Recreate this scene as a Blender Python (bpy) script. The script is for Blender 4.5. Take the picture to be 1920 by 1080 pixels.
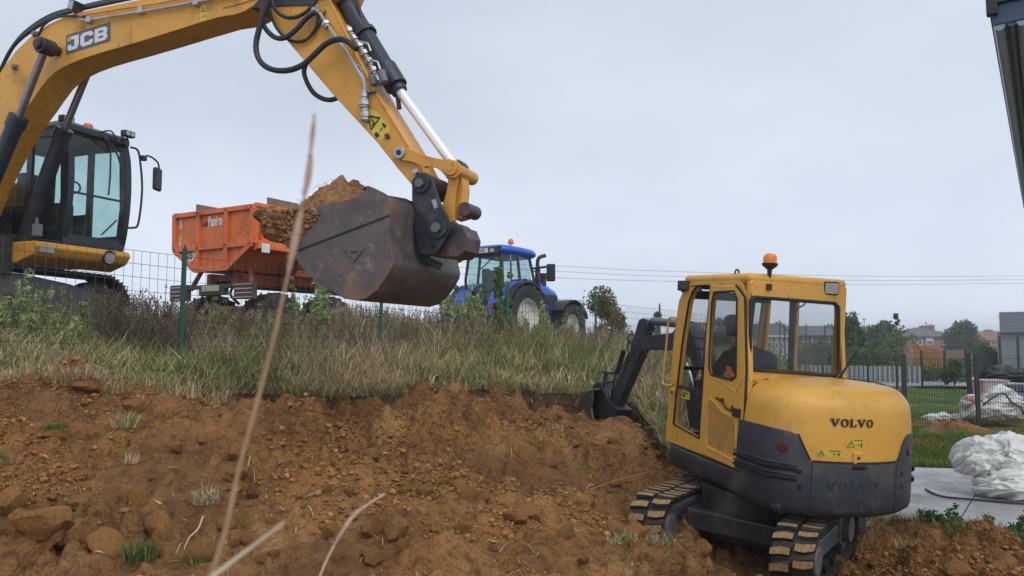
import bpy, bmesh, math, random
import numpy as np
from mathutils import Vector, Matrix
from mathutils.geometry import tessellate_polygon
random.seed(7); RNG = np.random.default_rng(11)
for o in list(bpy.data.objects): bpy.data.objects.remove(o)
SC = bpy.context.scene; COL = SC.collection
EYE = 1.98; F = 1387.0; PITCH = math.atan(100/1387.0)
# ---------------------------------------------------------------- camera, sky, sun, exposure
cd = bpy.data.cameras.new('camera'); cam = bpy.data.objects.new('camera', cd); COL.objects.link(cam)
cam.location = (0, 0, EYE); cam.rotation_euler = (math.pi/2 + PITCH, 0, 0)
cd.sensor_width = 36; cd.lens = F/1920*36; cd.clip_start = .05; cd.clip_end = 6000
cd.dof.use_dof = True; cd.dof.focus_distance = 8.5; cd.dof.aperture_fstop = 5.6
SC.camera = cam
SC.cycles.transparent_max_bounces = 48; SC.cycles.max_bounces = 8
w = bpy.data.worlds.new('World'); SC.world = w; w.use_nodes = True
nt = w.node_tree; nt.nodes.clear(); N = nt.nodes.new; L = nt.links.new
out = N('ShaderNodeOutputWorld'); bg = N('ShaderNodeBackground'); L(bg.outputs[0], out.inputs[0])
sky = N('ShaderNodeTexSky'); sky.sky_type = 'NISHITA'; sky.sun_disc = False
sky.sun_elevation = math.radians(48); sky.sun_rotation = math.radians(150)
sm = N('ShaderNodeMix'); sm.data_type = 'RGBA'; sm.blend_type = 'MULTIPLY'; sm.inputs[0].default_value = 1
L(sky.outputs[0], sm.inputs[6]); sm.inputs[7].default_value = (.9, .9, .9, 1)
tc = N('ShaderNodeTexCoord'); mp = N('ShaderNodeMapping'); mp.inputs[3].default_value = (1, 1, 2.2); mp.inputs[1].default_value = (3.1, .4, .2)
L(tc.outputs['Generated'], mp.inputs[0])
nz = N('ShaderNodeTexNoise'); nz.inputs['Scale'].default_value = 1.5; nz.inputs['Detail'].default_value = 5; nz.inputs['Roughness'].default_value = .48
L(mp.outputs[0], nz.inputs['Vector'])
cr = N('ShaderNodeValToRGB'); L(nz.outputs['Fac'], cr.inputs[0])
cr.color_ramp.elements[0].position = .3; cr.color_ramp.elements[0].color = (5.6, 6.3, 7.4, 1)
cr.color_ramp.elements[1].position = .7; cr.color_ramp.elements[1].color = (7.6, 8.2, 9.35, 1)
mx = N('ShaderNodeMix'); mx.data_type = 'RGBA'; mx.inputs[0].default_value = .95
L(sm.outputs[2], mx.inputs[6]); L(cr.outputs[0], mx.inputs[7]); sz = N('ShaderNodeSeparateXYZ'); L(tc.outputs['Generated'], sz.inputs[0]); az = N('ShaderNodeMath'); az.operation = 'ABSOLUTE'; L(sz.outputs[2], az.inputs[0])
hr = N('ShaderNodeMapRange'); L(az.outputs[0], hr.inputs[0]); hr.inputs[1].default_value = 0; hr.inputs[2].default_value = .28; hr.inputs[3].default_value = 1.25; hr.inputs[4].default_value = 1.0
hv_ = N('ShaderNodeVectorMath'); hv_.operation = 'SCALE'; L(mx.outputs[2], hv_.inputs[0]); L(hr.outputs[0], hv_.inputs['Scale']); L(hv_.outputs[0], bg.inputs[0]); bg.inputs[1].default_value = .1
sd = bpy.data.lights.new('sun', 'SUN'); so = bpy.data.objects.new('sun', sd); COL.objects.link(so)
sd.energy = 1.5; sd.angle = math.radians(45); sd.color = (1, .97, .92)
so.rotation_euler = (math.radians(42), 0, math.radians(30))
SC.view_settings.view_transform = 'Standard'; SC.view_settings.look = 'None'; SC.view_settings.gamma = 1
SC.view_settings.exposure = 0.09; SC.view_settings.use_curve_mapping = False

# ---------------------------------------------------------------- helpers
cp, sp = math.cos(PITCH), math.sin(PITCH)
def ray(px, py): return Vector(((px-960)/F, cp-(540-py)/F*sp, sp+(540-py)/F*cp))
def at(px, py, Y):
    r = ray(px, py); return Vector((0, 0, EYE)) + r*(Y/r.y)
def onp(M, px, py, axis, val):
    """local point of frame M on the plane local[axis]=val seen along a photo direction"""
    Mi = M.inverted(); o = Mi @ Vector((0, 0, EYE)); d = Mi.to_3x3() @ ray(px, py)
    return o + d*((val-o[axis])/d[axis])
def onpl(M, pts, axis, val):
    k = [i for i in (0, 1, 2) if i != axis]
    return [(lambda q: (q[k[0]], q[k[1]]))(onp(M, a, b, axis, val)) for a, b in pts]
def frame(o, X, Y, Z): return Matrix(((X[0], Y[0], Z[0], o[0]), (X[1], Y[1], Z[1], o[1]), (X[2], Y[2], Z[2], o[2]), (0, 0, 0, 1)))
def T(x, y, z): return Matrix.Translation((x, y, z))
def RZ(a): return Matrix.Rotation(a, 4, 'Z')
def RX(a): return Matrix.Rotation(a, 4, 'X')
def RY(a): return Matrix.Rotation(a, 4, 'Y')

MATS = {}
def mat(name, col, rough=.6, metal=0, var=.12, scale=6, dirt=None, damt=0, dscale=3, bump=.0, bscale=40, dirt2=None, spec=.5):
    if name in MATS: return MATS[name]
    m = bpy.data.materials.new(name); m.use_nodes = True; t = m.node_tree; t.nodes.clear(); n = t.nodes.new; l = t.links.new
    o = n('ShaderNodeOutputMaterial'); b = n('ShaderNodeBsdfPrincipled'); l(b.outputs[0], o.inputs[0])
    b.inputs['Roughness'].default_value = rough; b.inputs['Metallic'].default_value = metal; b.inputs['Specular IOR Level'].default_value = spec
    c = n('ShaderNodeTexCoord')
    a = n('ShaderNodeTexNoise'); a.inputs['Scale'].default_value = scale; a.inputs['Detail'].default_value = 6; a.inputs['Roughness'].default_value = .6
    l(c.outputs['Object'], a.inputs['Vector'])
    r = n('ShaderNodeValToRGB'); l(a.outputs['Fac'], r.inputs[0])
    r.color_ramp.elements[0].position = .3; r.color_ramp.elements[1].position = .72
    r.color_ramp.elements[0].color = tuple(x*(1-var) for x in col)+(1,); r.color_ramp.elements[1].color = tuple(min(1, x*(1+var)) for x in col)+(1,)
    last = r.outputs[0]
    for (dc, da, ds, sd_) in ((dirt, damt, dscale, 0.), (dirt2, damt*.5, dscale*5, 7.)):
        if not dc: continue
        a2 = n('ShaderNodeTexNoise'); a2.inputs['Scale'].default_value = ds; a2.inputs['Detail'].default_value = 8; a2.inputs['Roughness'].default_value = .68
        mp_ = n('ShaderNodeMapping'); mp_.inputs[1].default_value = (sd_, sd_*2, sd_); l(c.outputs['Object'], mp_.inputs[0]); l(mp_.outputs[0], a2.inputs['Vector'])
        r2 = n('ShaderNodeValToRGB'); l(a2.outputs['Fac'], r2.inputs[0])
        r2.color_ramp.elements[0].position = .62-.3*da; r2.color_ramp.elements[0].color = (0, 0, 0, 1)
        r2.color_ramp.elements[1].position = .82-.22*da; r2.color_ramp.elements[1].color = (1, 1, 1, 1)
        mm = n('ShaderNodeMix'); mm.data_type = 'RGBA'; l(r2.outputs[0], mm.inputs[0]); l(last, mm.inputs[6]); mm.inputs[7].default_value = dc+(1,)
        last = mm.outputs[2]
        if metal == 0 and sd_ == 0:
            mr = n('ShaderNodeMapRange'); l(r2.outputs[0], mr.inputs[0]); mr.inputs[3].default_value = rough; mr.inputs[4].default_value = .9; l(mr.outputs[0], b.inputs['Roughness'])
    l(last, b.inputs['Base Color'])
    if bump:
        bn = n('ShaderNodeTexNoise'); bn.inputs['Scale'].default_value = bscale; bn.inputs['Detail'].default_value = 5; l(c.outputs['Object'], bn.inputs['Vector'])
        bu = n('ShaderNodeBump'); bu.inputs['Strength'].default_value = bump; bu.inputs['Distance'].default_value = .02; l(bn.outputs['Fac'], bu.inputs['Height']); l(bu.outputs[0], b.inputs['Normal'])
    MATS[name] = m; return m
def glass(name, tint, gl=.12):
    m = bpy.data.materials.new(name); m.use_nodes = True; t = m.node_tree; t.nodes.clear(); n = t.nodes.new; l = t.links.new
    o = n('ShaderNodeOutputMaterial'); tr = n('ShaderNodeBsdfTransparent'); tr.inputs[0].default_value = tint+(1,)
    g = n('ShaderNodeBsdfGlossy'); g.inputs['Roughness'].default_value = .06
    df = n('ShaderNodeBsdfDiffuse'); df.inputs[0].default_value = (.45, .44, .4, 1)
    c = n('ShaderNodeTexCoord'); nz_ = n('ShaderNodeTexNoise'); nz_.inputs['Scale'].default_value = 4; nz_.inputs['Detail'].default_value = 6; l(c.outputs['Object'], nz_.inputs['Vector'])
    mr = n('ShaderNodeMapRange'); l(nz_.outputs['Fac'], mr.inputs[0]); mr.inputs[1].default_value = .4; mr.inputs[2].default_value = .8; mr.inputs[3].default_value = .01; mr.inputs[4].default_value = .07
    m1 = n('ShaderNodeMixShader'); l(mr.outputs[0], m1.inputs[0]); l(tr.outputs[0], m1.inputs[1]); l(df.outputs[0], m1.inputs[2])
    fr = n('ShaderNodeFresnel'); fr.inputs[0].default_value = 1.45; gm = n('ShaderNodeNewGeometry'); iv = n('ShaderNodeMath'); iv.operation = 'SUBTRACT'; iv.inputs[0].default_value = 1; l(gm.outputs['Backfacing'], iv.inputs[1]); ml = n('ShaderNodeMath'); ml.operation = 'MULTIPLY'; l(fr.outputs[0], ml.inputs[0]); l(iv.outputs[0], ml.inputs[1])
    m2 = n('ShaderNodeMixShader'); l(ml.outputs[0], m2.inputs[0]); l(m1.outputs[0], m2.inputs[1]); l(g.outputs[0], m2.inputs[2]); l(m2.outputs[0], o.inputs[0])
    MATS[name] = m; return m
def attr_mat(name, rough=.85, transl=.25, nscale=30, var=.25):
    m = bpy.data.materials.new(name); m.use_nodes = True; t = m.node_tree; t.nodes.clear(); n = t.nodes.new; l = t.links.new
    o = n('ShaderNodeOutputMaterial'); b = n('ShaderNodeBsdfDiffuse'); tl = n('ShaderNodeBsdfTranslucent'); ms = n('ShaderNodeMixShader'); ms.inputs[0].default_value = transl
    a = n('ShaderNodeAttribute'); a.attribute_name = 'Col'
    c = n('ShaderNodeTexCoord'); z = n('ShaderNodeTexNoise'); z.inputs['Scale'].default_value = nscale; l(c.outputs['Object'], z.inputs['Vector'])
    mr = n('ShaderNodeMapRange'); l(z.outputs['Fac'], mr.inputs[0]); mr.inputs[1].default_value = .3; mr.inputs[2].default_value = .7; mr.inputs[3].default_value = 1-var; mr.inputs[4].default_value = 1+var
    v = n('ShaderNodeVectorMath'); v.operation = 'SCALE'; l(a.outputs['Color'], v.inputs[0]); l(mr.outputs[0], v.inputs['Scale'])
    l(v.outputs[0], b.inputs[0]); l(v.outputs[0], tl.inputs[0]); l(b.outputs[0], ms.inputs[1]); l(tl.outputs[0], ms.inputs[2]); l(ms.outputs[0], o.inputs[0])
    MATS[name] = m; return m

MUD = (.20, .11, .055); DUST = (.27, .19, .12)
YEL = mat('jcb_yellow', (.62, .295, .035), .42, var=.10, scale=2.5, dirt=(.26, .13, .04), damt=.3, dscale=2.2, dirt2=(.10, .06, .03), bump=.05, bscale=12)
YUN = YEL
VYEL = mat('mini_yellow', (.72, .38, .06), .42, var=.07, scale=2, dirt=(.45, .27, .10), damt=.26, dscale=3.1, dirt2=(.2, .12, .05))
VGREY = mat('counterweight_grey', (.026, .032, .042), .5, var=.25, scale=5, dirt=(.13, .095, .065), damt=.36, dscale=3, dirt2=(.07, .065, .06), bump=.12, bscale=90)
BLK = mat('black_steel', (.016, .017, .02), .45, var=.3, dirt=(.07, .055, .045), damt=.4, bump=.05)
RUB = mat('black_rubber', (.012, .012, .013), .6, var=.3, dirt=(.09, .06, .035), damt=.35, bump=.1)
HOSE = mat('hose_rubber', (.014, .015, .019), .5, var=.2)
CHR = mat('chrome_rod', (.62, .62, .64), .22, 1, var=.05)
STEEL = mat('zinc_steel', (.42, .43, .43), .4, .8, var=.2, dirt=(.2, .15, .1), damt=.3)
BKT = mat('bucket_steel', (.105, .085, .078), .5, .15, var=.35, scale=3, dirt=(.25, .105, .042), damt=.45, dscale=1.5, dirt2=(.26, .22, .19), bump=.3, bscale=18)
HITCH = mat('hitch_steel', (.022, .026, .034), .45, .2, var=.3, dirt=(.10, .08, .065), damt=.3, dscale=6, bump=.08)
DARKG = mat('dark_grey_steel', (.115, .13, .155), .55, .1, var=.25, dirt=MUD, damt=.4, bump=.1)
BOOMB = mat('mini_boom_steel', (.028, .040, .058), .36, .1, var=.3, dirt=(.1, .08, .06), damt=.25, dscale=7)
SOILD = mat('loose_soil', (.27, .14, .068), .95, var=.4, scale=8, bump=.9, bscale=22, dirt=(.10, .05, .028), damt=.5, dscale=4, spec=.1)
MUDM = mat('dried_mud', (.36, .225, .11), .95, var=.35, scale=9, bump=.8, bscale=50, spec=.1, dirt=(.05, .04, .032), damt=.42, dscale=7)
ORG = mat('trailer_orange', (.72, .165, .035), .5, var=.14, scale=3, dirt=(.24, .09, .05), damt=.35, dscale=2.5, dirt2=(.16, .08, .05))
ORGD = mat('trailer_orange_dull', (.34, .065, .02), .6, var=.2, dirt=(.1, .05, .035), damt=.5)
BLUE = mat('tractor_blue', (.022, .12, .56), .3, var=.08)
GLS = glass('cab_glass', (.84, .88, .87)); GLSB = glass('tinted_green_glass', (.82, .91, .90)); GLSD = glass('dark_glass', (.84, .86, .86))
WHT = mat('white_paint', (.72, .72, .70), .5, var=.05)
BLKP = mat('black_print', (.015, .015, .017), .6, var=.05)
LABY = mat('label_yellow', (.62, .47, .06), .5, var=.05)
REDL = mat('red_lens', (.16, .012, .014), .25, var=.1)
ORL = mat('orange_lens', (.85, .26, .015), .2, var=.15)
LENS = mat('lamp_lens', (.40, .40, .38), .15, .2, var=.2, scale=40)
GREENP = mat('green_post', (.012, .085, .062), .45, var=.2)
FWIRE = mat('green_wire', (.05, .085, .075), .5, var=.2)
DWIRE = mat('dark_wire', (.025, .035, .035), .5, var=.2)
FOL = attr_mat('foliage_colour'); 

class MB:
    def __init__(s): s.v = []; s.f = []; s.m = []; s.M = Matrix.Identity(4); s.mi = 0
    def add(s, vs, fs):
        b = len(s.v); s.v += [tuple(s.M @ Vector(p)) for p in vs]; s.f += [tuple(b+i for i in f) for f in fs]; s.m += [s.mi]*len(fs); return s
    def box(s, a, b):
        x0, y0, z0 = a; x1, y1, z1 = b
        x0, x1 = min(x0, x1), max(x0, x1); y0, y1 = min(y0, y1), max(y0, y1); z0, z1 = min(z0, z1), max(z0, z1)
        return s.add([(x0,y0,z0),(x1,y0,z0),(x1,y1,z0),(x0,y1,z0),(x0,y0,z1),(x1,y0,z1),(x1,y1,z1),(x0,y1,z1)],
                     [(0,3,2,1),(4,5,6,7),(0,1,5,4),(1,2,6,5),(2,3,7,6),(3,0,4,7)])
    def prism(s, poly, t0, t1, axis=1, holes=()):
        """polygon in the two other axes, extruded along axis, with holes"""
        def P(q, t):
            l = [q[0], q[1]]; l.insert(axis, t); return tuple(l)
        loops = [list(poly)]+[list(h) for h in holes]
        flat = [q for lp in loops for q in lp]; n = len(flat)
        tris = tessellate_polygon([[Vector((q[0], q[1], 0)) for q in lp] for lp in loops])
        vs = [P(q, t0) for q in flat]+[P(q, t1) for q in flat]; fs = []
        if not holes and len(poly) <= 4 or (not holes and s._convex(poly)):
            fs += [tuple(range(n))[::-1], tuple(range(n, 2*n))]
        else:
            for t in tris: fs += [tuple(t)[::-1], tuple(i+n for i in t)]
        k = 0
        for lp in loops:
            m = len(lp)
            for i in range(m):
                a, b = k+i, k+(i+1) % m; fs.append((a, b, b+n, a+n))
            k += m
        return s.add(vs, fs)
    @staticmethod
    def _convex(p):
        sg = 0; n = len(p)
        for i in range(n):
            a, b, c = p[i], p[(i+1) % n], p[(i+2) % n]
            z = (b[0]-a[0])*(c[1]-b[1])-(b[1]-a[1])*(c[0]-b[0])
            if abs(z) < 1e-9: continue
            if sg == 0: sg = z
            elif sg*z < 0: return False
        return True
    def tube(s, pts, r, n=8, cap=True):
        pts = [Vector(p) for p in pts]; m = len(pts); rs = r if isinstance(r, (list, tuple)) else [r]*m
        vs = []; up = None
        for i in range(m):
            t = (pts[min(i+1, m-1)]-pts[max(i-1, 0)]); t = t.normalized() if t.length > 1e-9 else Vector((0, 0, 1))
            if up is None:
                up = t.orthogonal().normalized()
            up = (up-t*up.dot(t)); up = up.normalized() if up.length > 1e-6 else t.orthogonal().normalized()
            q = t.cross(up)
            for k in range(n):
                a = 2*math.pi*k/n; vs.append(pts[i]+(up*math.cos(a)+q*math.sin(a))*rs[i])
        fs = []
        for i in range(m-1):
            for k in range(n):
                a = i*n+k; b = i*n+(k+1) % n; fs.append((a, b, b+n, a+n))
        if cap: fs += [tuple(range(n))[::-1], tuple(range((m-1)*n, m*n))]
        return s.add(vs, fs)
    def cyl(s, a, b, r, n=20, r2=None): return s.tube([a, b], [r, r if r2 is None else r2], n)
    def lathe(s, prof, n=24):
        vs = []; fs = []; m = len(prof)
        for (r, z) in prof:
            for k in range(n): a = 2*math.pi*k/n; vs.append((r*math.cos(a), r*math.sin(a), z))
        for i in range(m-1):
            for k in range(n): a = i*n+k; b = i*n+(k+1) % n; fs.append((a, b, b+n, a+n))
        fs += [tuple(range(n))[::-1], tuple(range((m-1)*n, m*n))]
        return s.add(vs, fs)
    def build(s, name, mats, parent=None, bevel=0, smooth=True, seg=2, ang=35, label=None, kind=None):
        me = bpy.data.meshes.new(name); me.from_pydata(s.v, [], s.f)
        bm = bmesh.new(); bm.from_mesh(me)
        for i, fc in enumerate(bm.faces): fc.material_index = s.m[i] if i < len(s.m) else 0
        bmesh.ops.recalc_face_normals(bm, faces=bm.faces); bm.to_mesh(me); bm.free()
        for m_ in (mats if isinstance(mats, (list, tuple)) else [mats]): me.materials.append(m_)
        if smooth:
            me.polygons.foreach_set('use_smooth', [True]*len(me.polygons)); me.set_sharp_from_angle(angle=math.radians(ang))
        o = bpy.data.objects.new(name, me); COL.objects.link(o)
        if parent: o.parent = parent
        if bevel:
            b = o.modifiers.new('bevel', 'BEVEL'); b.width = bevel; b.segments = seg; b.limit_method = 'ANGLE'; b.angle_limit = math.radians(30); b.harden_normals = True
        if label: o['label'] = label
        if kind: o['kind'] = kind
        return o
def thing(name, label, cat, M=None, group=None):
    o = bpy.data.objects.new(name, None); COL.objects.link(o); o.empty_display_size = .1
    if M is not None: o.matrix_world = M
    o['label'] = label; o['category'] = cat
    if group: o['group'] = group
    return o
def tag(o, label=None, cat=None, group=None, kind=None):
    if label: o['label'] = label
    if cat: o['category'] = cat
    if group: o['group'] = group
    if kind: o['kind'] = kind
    return o
def npmesh(name, v, tris, mats, col=None, smooth=False, quads=False):
    me = bpy.data.meshes.new(name); v = np.asarray(v, np.float32); f = np.asarray(tris, np.int32); k = f.shape[1]
    me.vertices.add(len(v)); me.vertices.foreach_set('co', v.ravel())
    me.loops.add(f.size); me.loops.foreach_set('vertex_index', f.ravel())
    me.polygons.add(len(f)); me.polygons.foreach_set('loop_start', np.arange(0, f.size, k, dtype=np.int32))
    me.polygons.foreach_set('loop_total', np.full(len(f), k, np.int32))
    if smooth: me.polygons.foreach_set('use_smooth', np.ones(len(f), bool))
    me.update(calc_edges=True)
    if col is not None:
        a = me.color_attributes.new('Col', 'FLOAT_COLOR', 'POINT'); c = np.ones((len(v), 4), np.float32); c[:, :3] = col; a.data.foreach_set('color', c.ravel())
    for m_ in (mats if isinstance(mats, (list, tuple)) else [mats]): me.materials.append(m_)
    o = bpy.data.objects.new(name, me); COL.objects.link(o); return o
def smoothcurve(pts, n=8):
    P = [Vector(p) for p in pts]; P = [P[0]*2-P[1]]+P+[P[-1]*2-P[-2]]; out = []
    for i in range(1, len(P)-2):
        for k in range(n):
            t = k/n; a, b, c, d = P[i-1], P[i], P[i+1], P[i+2]
            out.append(.5*((2*b)+(c-a)*t+(2*a-5*b+4*c-d)*t*t+(3*b-a-3*c+d)*t**3))
    return out+[P[-2]]
def disc(mb, c, n, r, t=.01, seg=20):
    c = Vector(c); n = Vector(n).normalized(); mb.cyl(c, c+n*t, r, seg)

# letter shapes in a unit box (width varies): outer loop + holes
def ell(cx, cy, rx, ry, n=20): return [(cx+rx*math.cos(2*math.pi*k/n), cy+ry*math.sin(2*math.pi*k/n)) for k in range(n)]
SERIF = {'V': (1.5, [(0,1),(.62,1),(.62,.88),(.5,.88),(.84,.33),(1.12,.88),(.98,.88),(.98,1),(1.5,1),(1.5,.88),(1.38,.88),(.86,0),(.66,0),(.12,.88),(0,.88)], []),
         'O': (1.35, ell(.68,.5,.64,.52), [ell(.68,.5,.30,.38)]),
         'L': (1.2, [(0,0),(1.15,0),(1.15,.40),(1.03,.40),(.95,.13),(.52,.13),(.52,.88),(.66,.88),(.66,1),(0,1),(0,.88),(.14,.88),(.14,.12),(0,.12)], [])}
BLOCK = {'J': (1.0, [(.28,1),(.95,1),(.95,.25),(.78,0),(.12,0),(0,.14),(0,.42),(.3,.42),(.3,.25),(.58,.25),(.58,.76),(.28,.76)], []),
         'C': (1.15, [(.25,1),(.95,1),(1.12,.82),(1.12,.64),(.78,.64),(.78,.74),(.38,.74),(.38,.26),(.78,.26),(.78,.36),(1.12,.36),(1.12,.18),(.95,0),(.25,0),(.04,.2),(.04,.8)], []),
         'B': (1.12, [(.05,0),(.92,0),(1.1,.15),(1.1,.40),(1.0,.5),(1.1,.6),(1.1,.85),(.92,1),(.05,1)], [[(.38,.62),(.76,.62),(.76,.77),(.38,.77)],[(.38,.23),(.76,.23),(.76,.38),(.38,.38)]])}
def word(mb, txt, font, h, gap, mapf, t=.004, sx=1.0):
    """letters as solid shapes; mapf(u, v, depth) -> point"""
    x = 0
    for ch in txt:
        wd, lp, hs = font[ch]
        loops = [[((x+p[0]*sx)*h, p[1]*h) for p in l] for l in [lp]+hs]
        flat = [q for l in loops for q in l]; n = len(flat)
        tr = tessellate_polygon([[Vector((q[0], q[1], 0)) for q in l] for l in loops])
        vs = [mapf(q[0], q[1], 0) for q in flat]+[mapf(q[0], q[1], t) for q in flat]; fs = []
        for q in tr: fs += [tuple(q)[::-1], tuple(i+n for i in q)]
        k = 0
        for l in loops:
            m = len(l)
            for i in range(m): a, b = k+i, k+(i+1) % m; fs.append((a, b, b+n, a+n))
            k += m
        mb.add(vs, fs); x += wd*sx+gap
    return x*h
def text(name, s, size, M, material, parent=None, ext=.002, off=0, sx=1, shear=0):
    c = bpy.data.curves.new(name, 'FONT'); c.body = s; c.size = size; c.extrude = ext; c.offset = off; c.shear = shear
    o = bpy.data.objects.new(name, c); COL.objects.link(o); bpy.context.view_layer.update()
    me = bpy.data.meshes.new_from_object(o); bpy.data.objects.remove(o); me.name = name
    me.transform(M @ Matrix.Diagonal((sx, 1, 1, 1))); me.materials.clear(); me.materials.append(material)
    o = bpy.data.objects.new(name, me); COL.objects.link(o)
    if parent: o.parent = parent
    return o

# ---------------------------------------------------------------- terrain
def hash2(ix, iy, seed):
    h = (ix.astype(np.int64)*374761393+iy.astype(np.int64)*668265263+seed*2147483647) & 0xffffffff
    h = ((h ^ (h >> 13))*1274126177) & 0xffffffff; h = h ^ (h >> 16)
    return (h & 0xffff)/65535.0
def vnoise(x, y, seed=0):
    ix = np.floor(x); iy = np.floor(y); fx = x-ix; fy = y-iy; fx = fx*fx*(3-2*fx); fy = fy*fy*(3-2*fy)
    a = hash2(ix, iy, seed); b = hash2(ix+1, iy, seed); c = hash2(ix, iy+1, seed); d = hash2(ix+1, iy+1, seed)
    return (a*(1-fx)+b*fx)*(1-fy)+(c*(1-fx)+d*fx)*fy
def fbm(x, y, oc=4, seed=0, g=.5):
    r = 0; a = 1; t = 0
    for i in range(oc): r = r+a*vnoise(x*2**i+17*i, y*2**i-9*i, seed+i); t += a; a *= g
    return r/t-.5
def clods(x, y, s, seed, dens=.6):
    """domes of lumpy soil: height of scattered rounded lumps of size about s"""
    X = x/s; Y = y/s; ix = np.floor(X); iy = np.floor(Y); best = np.zeros_like(X)
    for dx in (-1, 0, 1):
        for dy in (-1, 0, 1):
            cx = ix+dx; cy = iy+dy
            px = cx+hash2(cx, cy, seed); py = cy+hash2(cx, cy, seed+1); r = .25+.4*hash2(cx, cy, seed+2)
            on = (hash2(cx, cy, seed+3) < dens)
            e = .6+.8*hash2(cx, cy, seed+4); a = hash2(cx, cy, seed+5)*3.14; ca = np.cos(a); sa = np.sin(a)
            ux = (X-px)*ca+(Y-py)*sa; uy = (-(X-px)*sa+(Y-py)*ca)
            d2 = (ux*e)**2+(uy/e)**2+.0
            best = np.maximum(best, np.where(on, np.sqrt(np.maximum(0, r*r-d2)), 0))
    return best*s
def edgeY(u):
    return np.interp(u, [-1.4,-.9,-.69,-.6,-.51,-.447,-.37,-.19,-.04,.087,.135,.165,.2,.25,.4,.53,.62,.70,1.4],
                        [5.0,6.0,6.6,7.3,7.6,7.9,8.7,9.9,10.9,11.7,11.9,11.2,9.9,9.2,8.7,7.85,7.25,6.75,6.3])
CT = [(-1.4,.5,.45),(0,.5,.45),(1.4,.5,.45),(-1,2,.47),(0,2,.46),(1,2,.35),(-1.3,8,1.9),(1.3,5,.0),(1.3,12,.0)]
def ct(px, py, Y): p = at(px, py, Y); CT.append((p.x/p.y, p.y, p.z))
for a in [(0,1085,4.6),(480,1085,4.6),(960,1085,4.8),(1300,1062,5.6),(1920,1085,5.9),
          (0,900,5.5),(480,900,6.2),(900,905,6.4),(1120,905,7.1),(0,757,6.5),(250,750,7.2),(340,742,7.6),(500,742,8.1),(640,766,8.9),(700,778,9.0),(850,768,9.3),(1000,780,9.9),(1100,800,10.3),(1200,830,9.4),
          (450,742,9.0),(700,735,10.2),(900,728,11.2),(1080,728,12.0),(1160,745,12.0),(1250,760,11.5),
          (340,728,9.0),(713,706,11.6),(951,690,14.1),(1108,680,16.7),(1228,668,19.2),(1320,668,21.8),
          (60,668,8.6),(1400,690,24),(1700,992,7.5),(1920,1032,6.8),(1800,1040,6.6)]: ct(*a)
CT += [(-.65,9.5,1.86),(-.52,11.5,1.80),(-.8,9,1.88),(-.35,14,1.62),(-.42,18,1.66),(-.2,18,1.6),(.018,22,1.66),(.08,25,1.66),(-.5,30,2.3),(0,35,1.9),
       (.21,6.77,.17),(.38,6.0,.02),(.30,8.1,.14),(.46,7.3,.02),(.40,6.0,.02),(.2,9,.45),(.3,11,.3),(.42,9.5,.04),
       (.53,8.6,-.03),(.8,8,-.03),(.53,12,-.02),(.8,12,-.02),(.5,17,.0),(.8,17,.0),(.5,33,0),(.8,33,0),(1.2,33,0),(.42,20,.15),(.3,30,.7),
       (-.6,70,4.2),(-.3,70,4.1),(.0,70,2.7),(.12,70,1.6),(.3,70,.1),(.6,70,-.3),(-1,60,4.4),(1,60,-.2),
       (-.6,200,3.8),(0,200,.6),(.3,200,-1.7),(.6,200,-1.8),(-.6,3000,-8),(0,3000,-9),(.6,3000,-9)]
CTA = np.array(CT); CU = CTA[:, 0]*1.6; CV = np.log(CTA[:, 1]+.6)
def tps(r2): return np.where(r2 > 1e-12, .5*r2*np.log(r2+1e-12), 0)
def solve_tps():
    n = len(CU); K = tps((CU[:, None]-CU)**2+(CV[:, None]-CV)**2)+np.eye(n)*1e-3
    P = np.stack([np.ones(n), CU, CV], 1); A = np.block([[K, P], [P.T, np.zeros((3, 3))]])
    return np.linalg.solve(A, np.concatenate([CTA[:, 2], np.zeros(3)]))
TW = solve_tps()
def base_h(x, y):
    x = np.asarray(x, float); y = np.maximum(np.asarray(y, float), .05); sh = x.shape
    u = np.clip(x.ravel()/np.maximum(y.ravel(), .6), -1.5, 1.5)*1.6; v = np.log(y.ravel()+.6); r = np.full(u.shape, TW[-3])+TW[-2]*u+TW[-1]*v
    for i in range(len(CU)): r += TW[i]*tps((u-CU[i])**2+(v-CV[i])**2)
    return r.reshape(sh)
SLAB = [(3.9, 8.75), (4.2, 8.05), (8.6, 6.9), (9.6, 11.2), (4.2, 12.1), (3.9, 12.1)]
def sstep(a, b, x): t = np.clip((x-a)/(b-a), 0, 1); return t*t*(3-2*t)
def masks(x, y):
    u = x/np.maximum(y, .3); e = edgeY(u)+fbm(x*2.2, y*2.2, 3, 5)*.5
    d = e-y                                        # >0 in front of the edge: dug soil
    return u, e, d
def inpatch(x, y):
    m = np.zeros_like(x)
    return m
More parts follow.
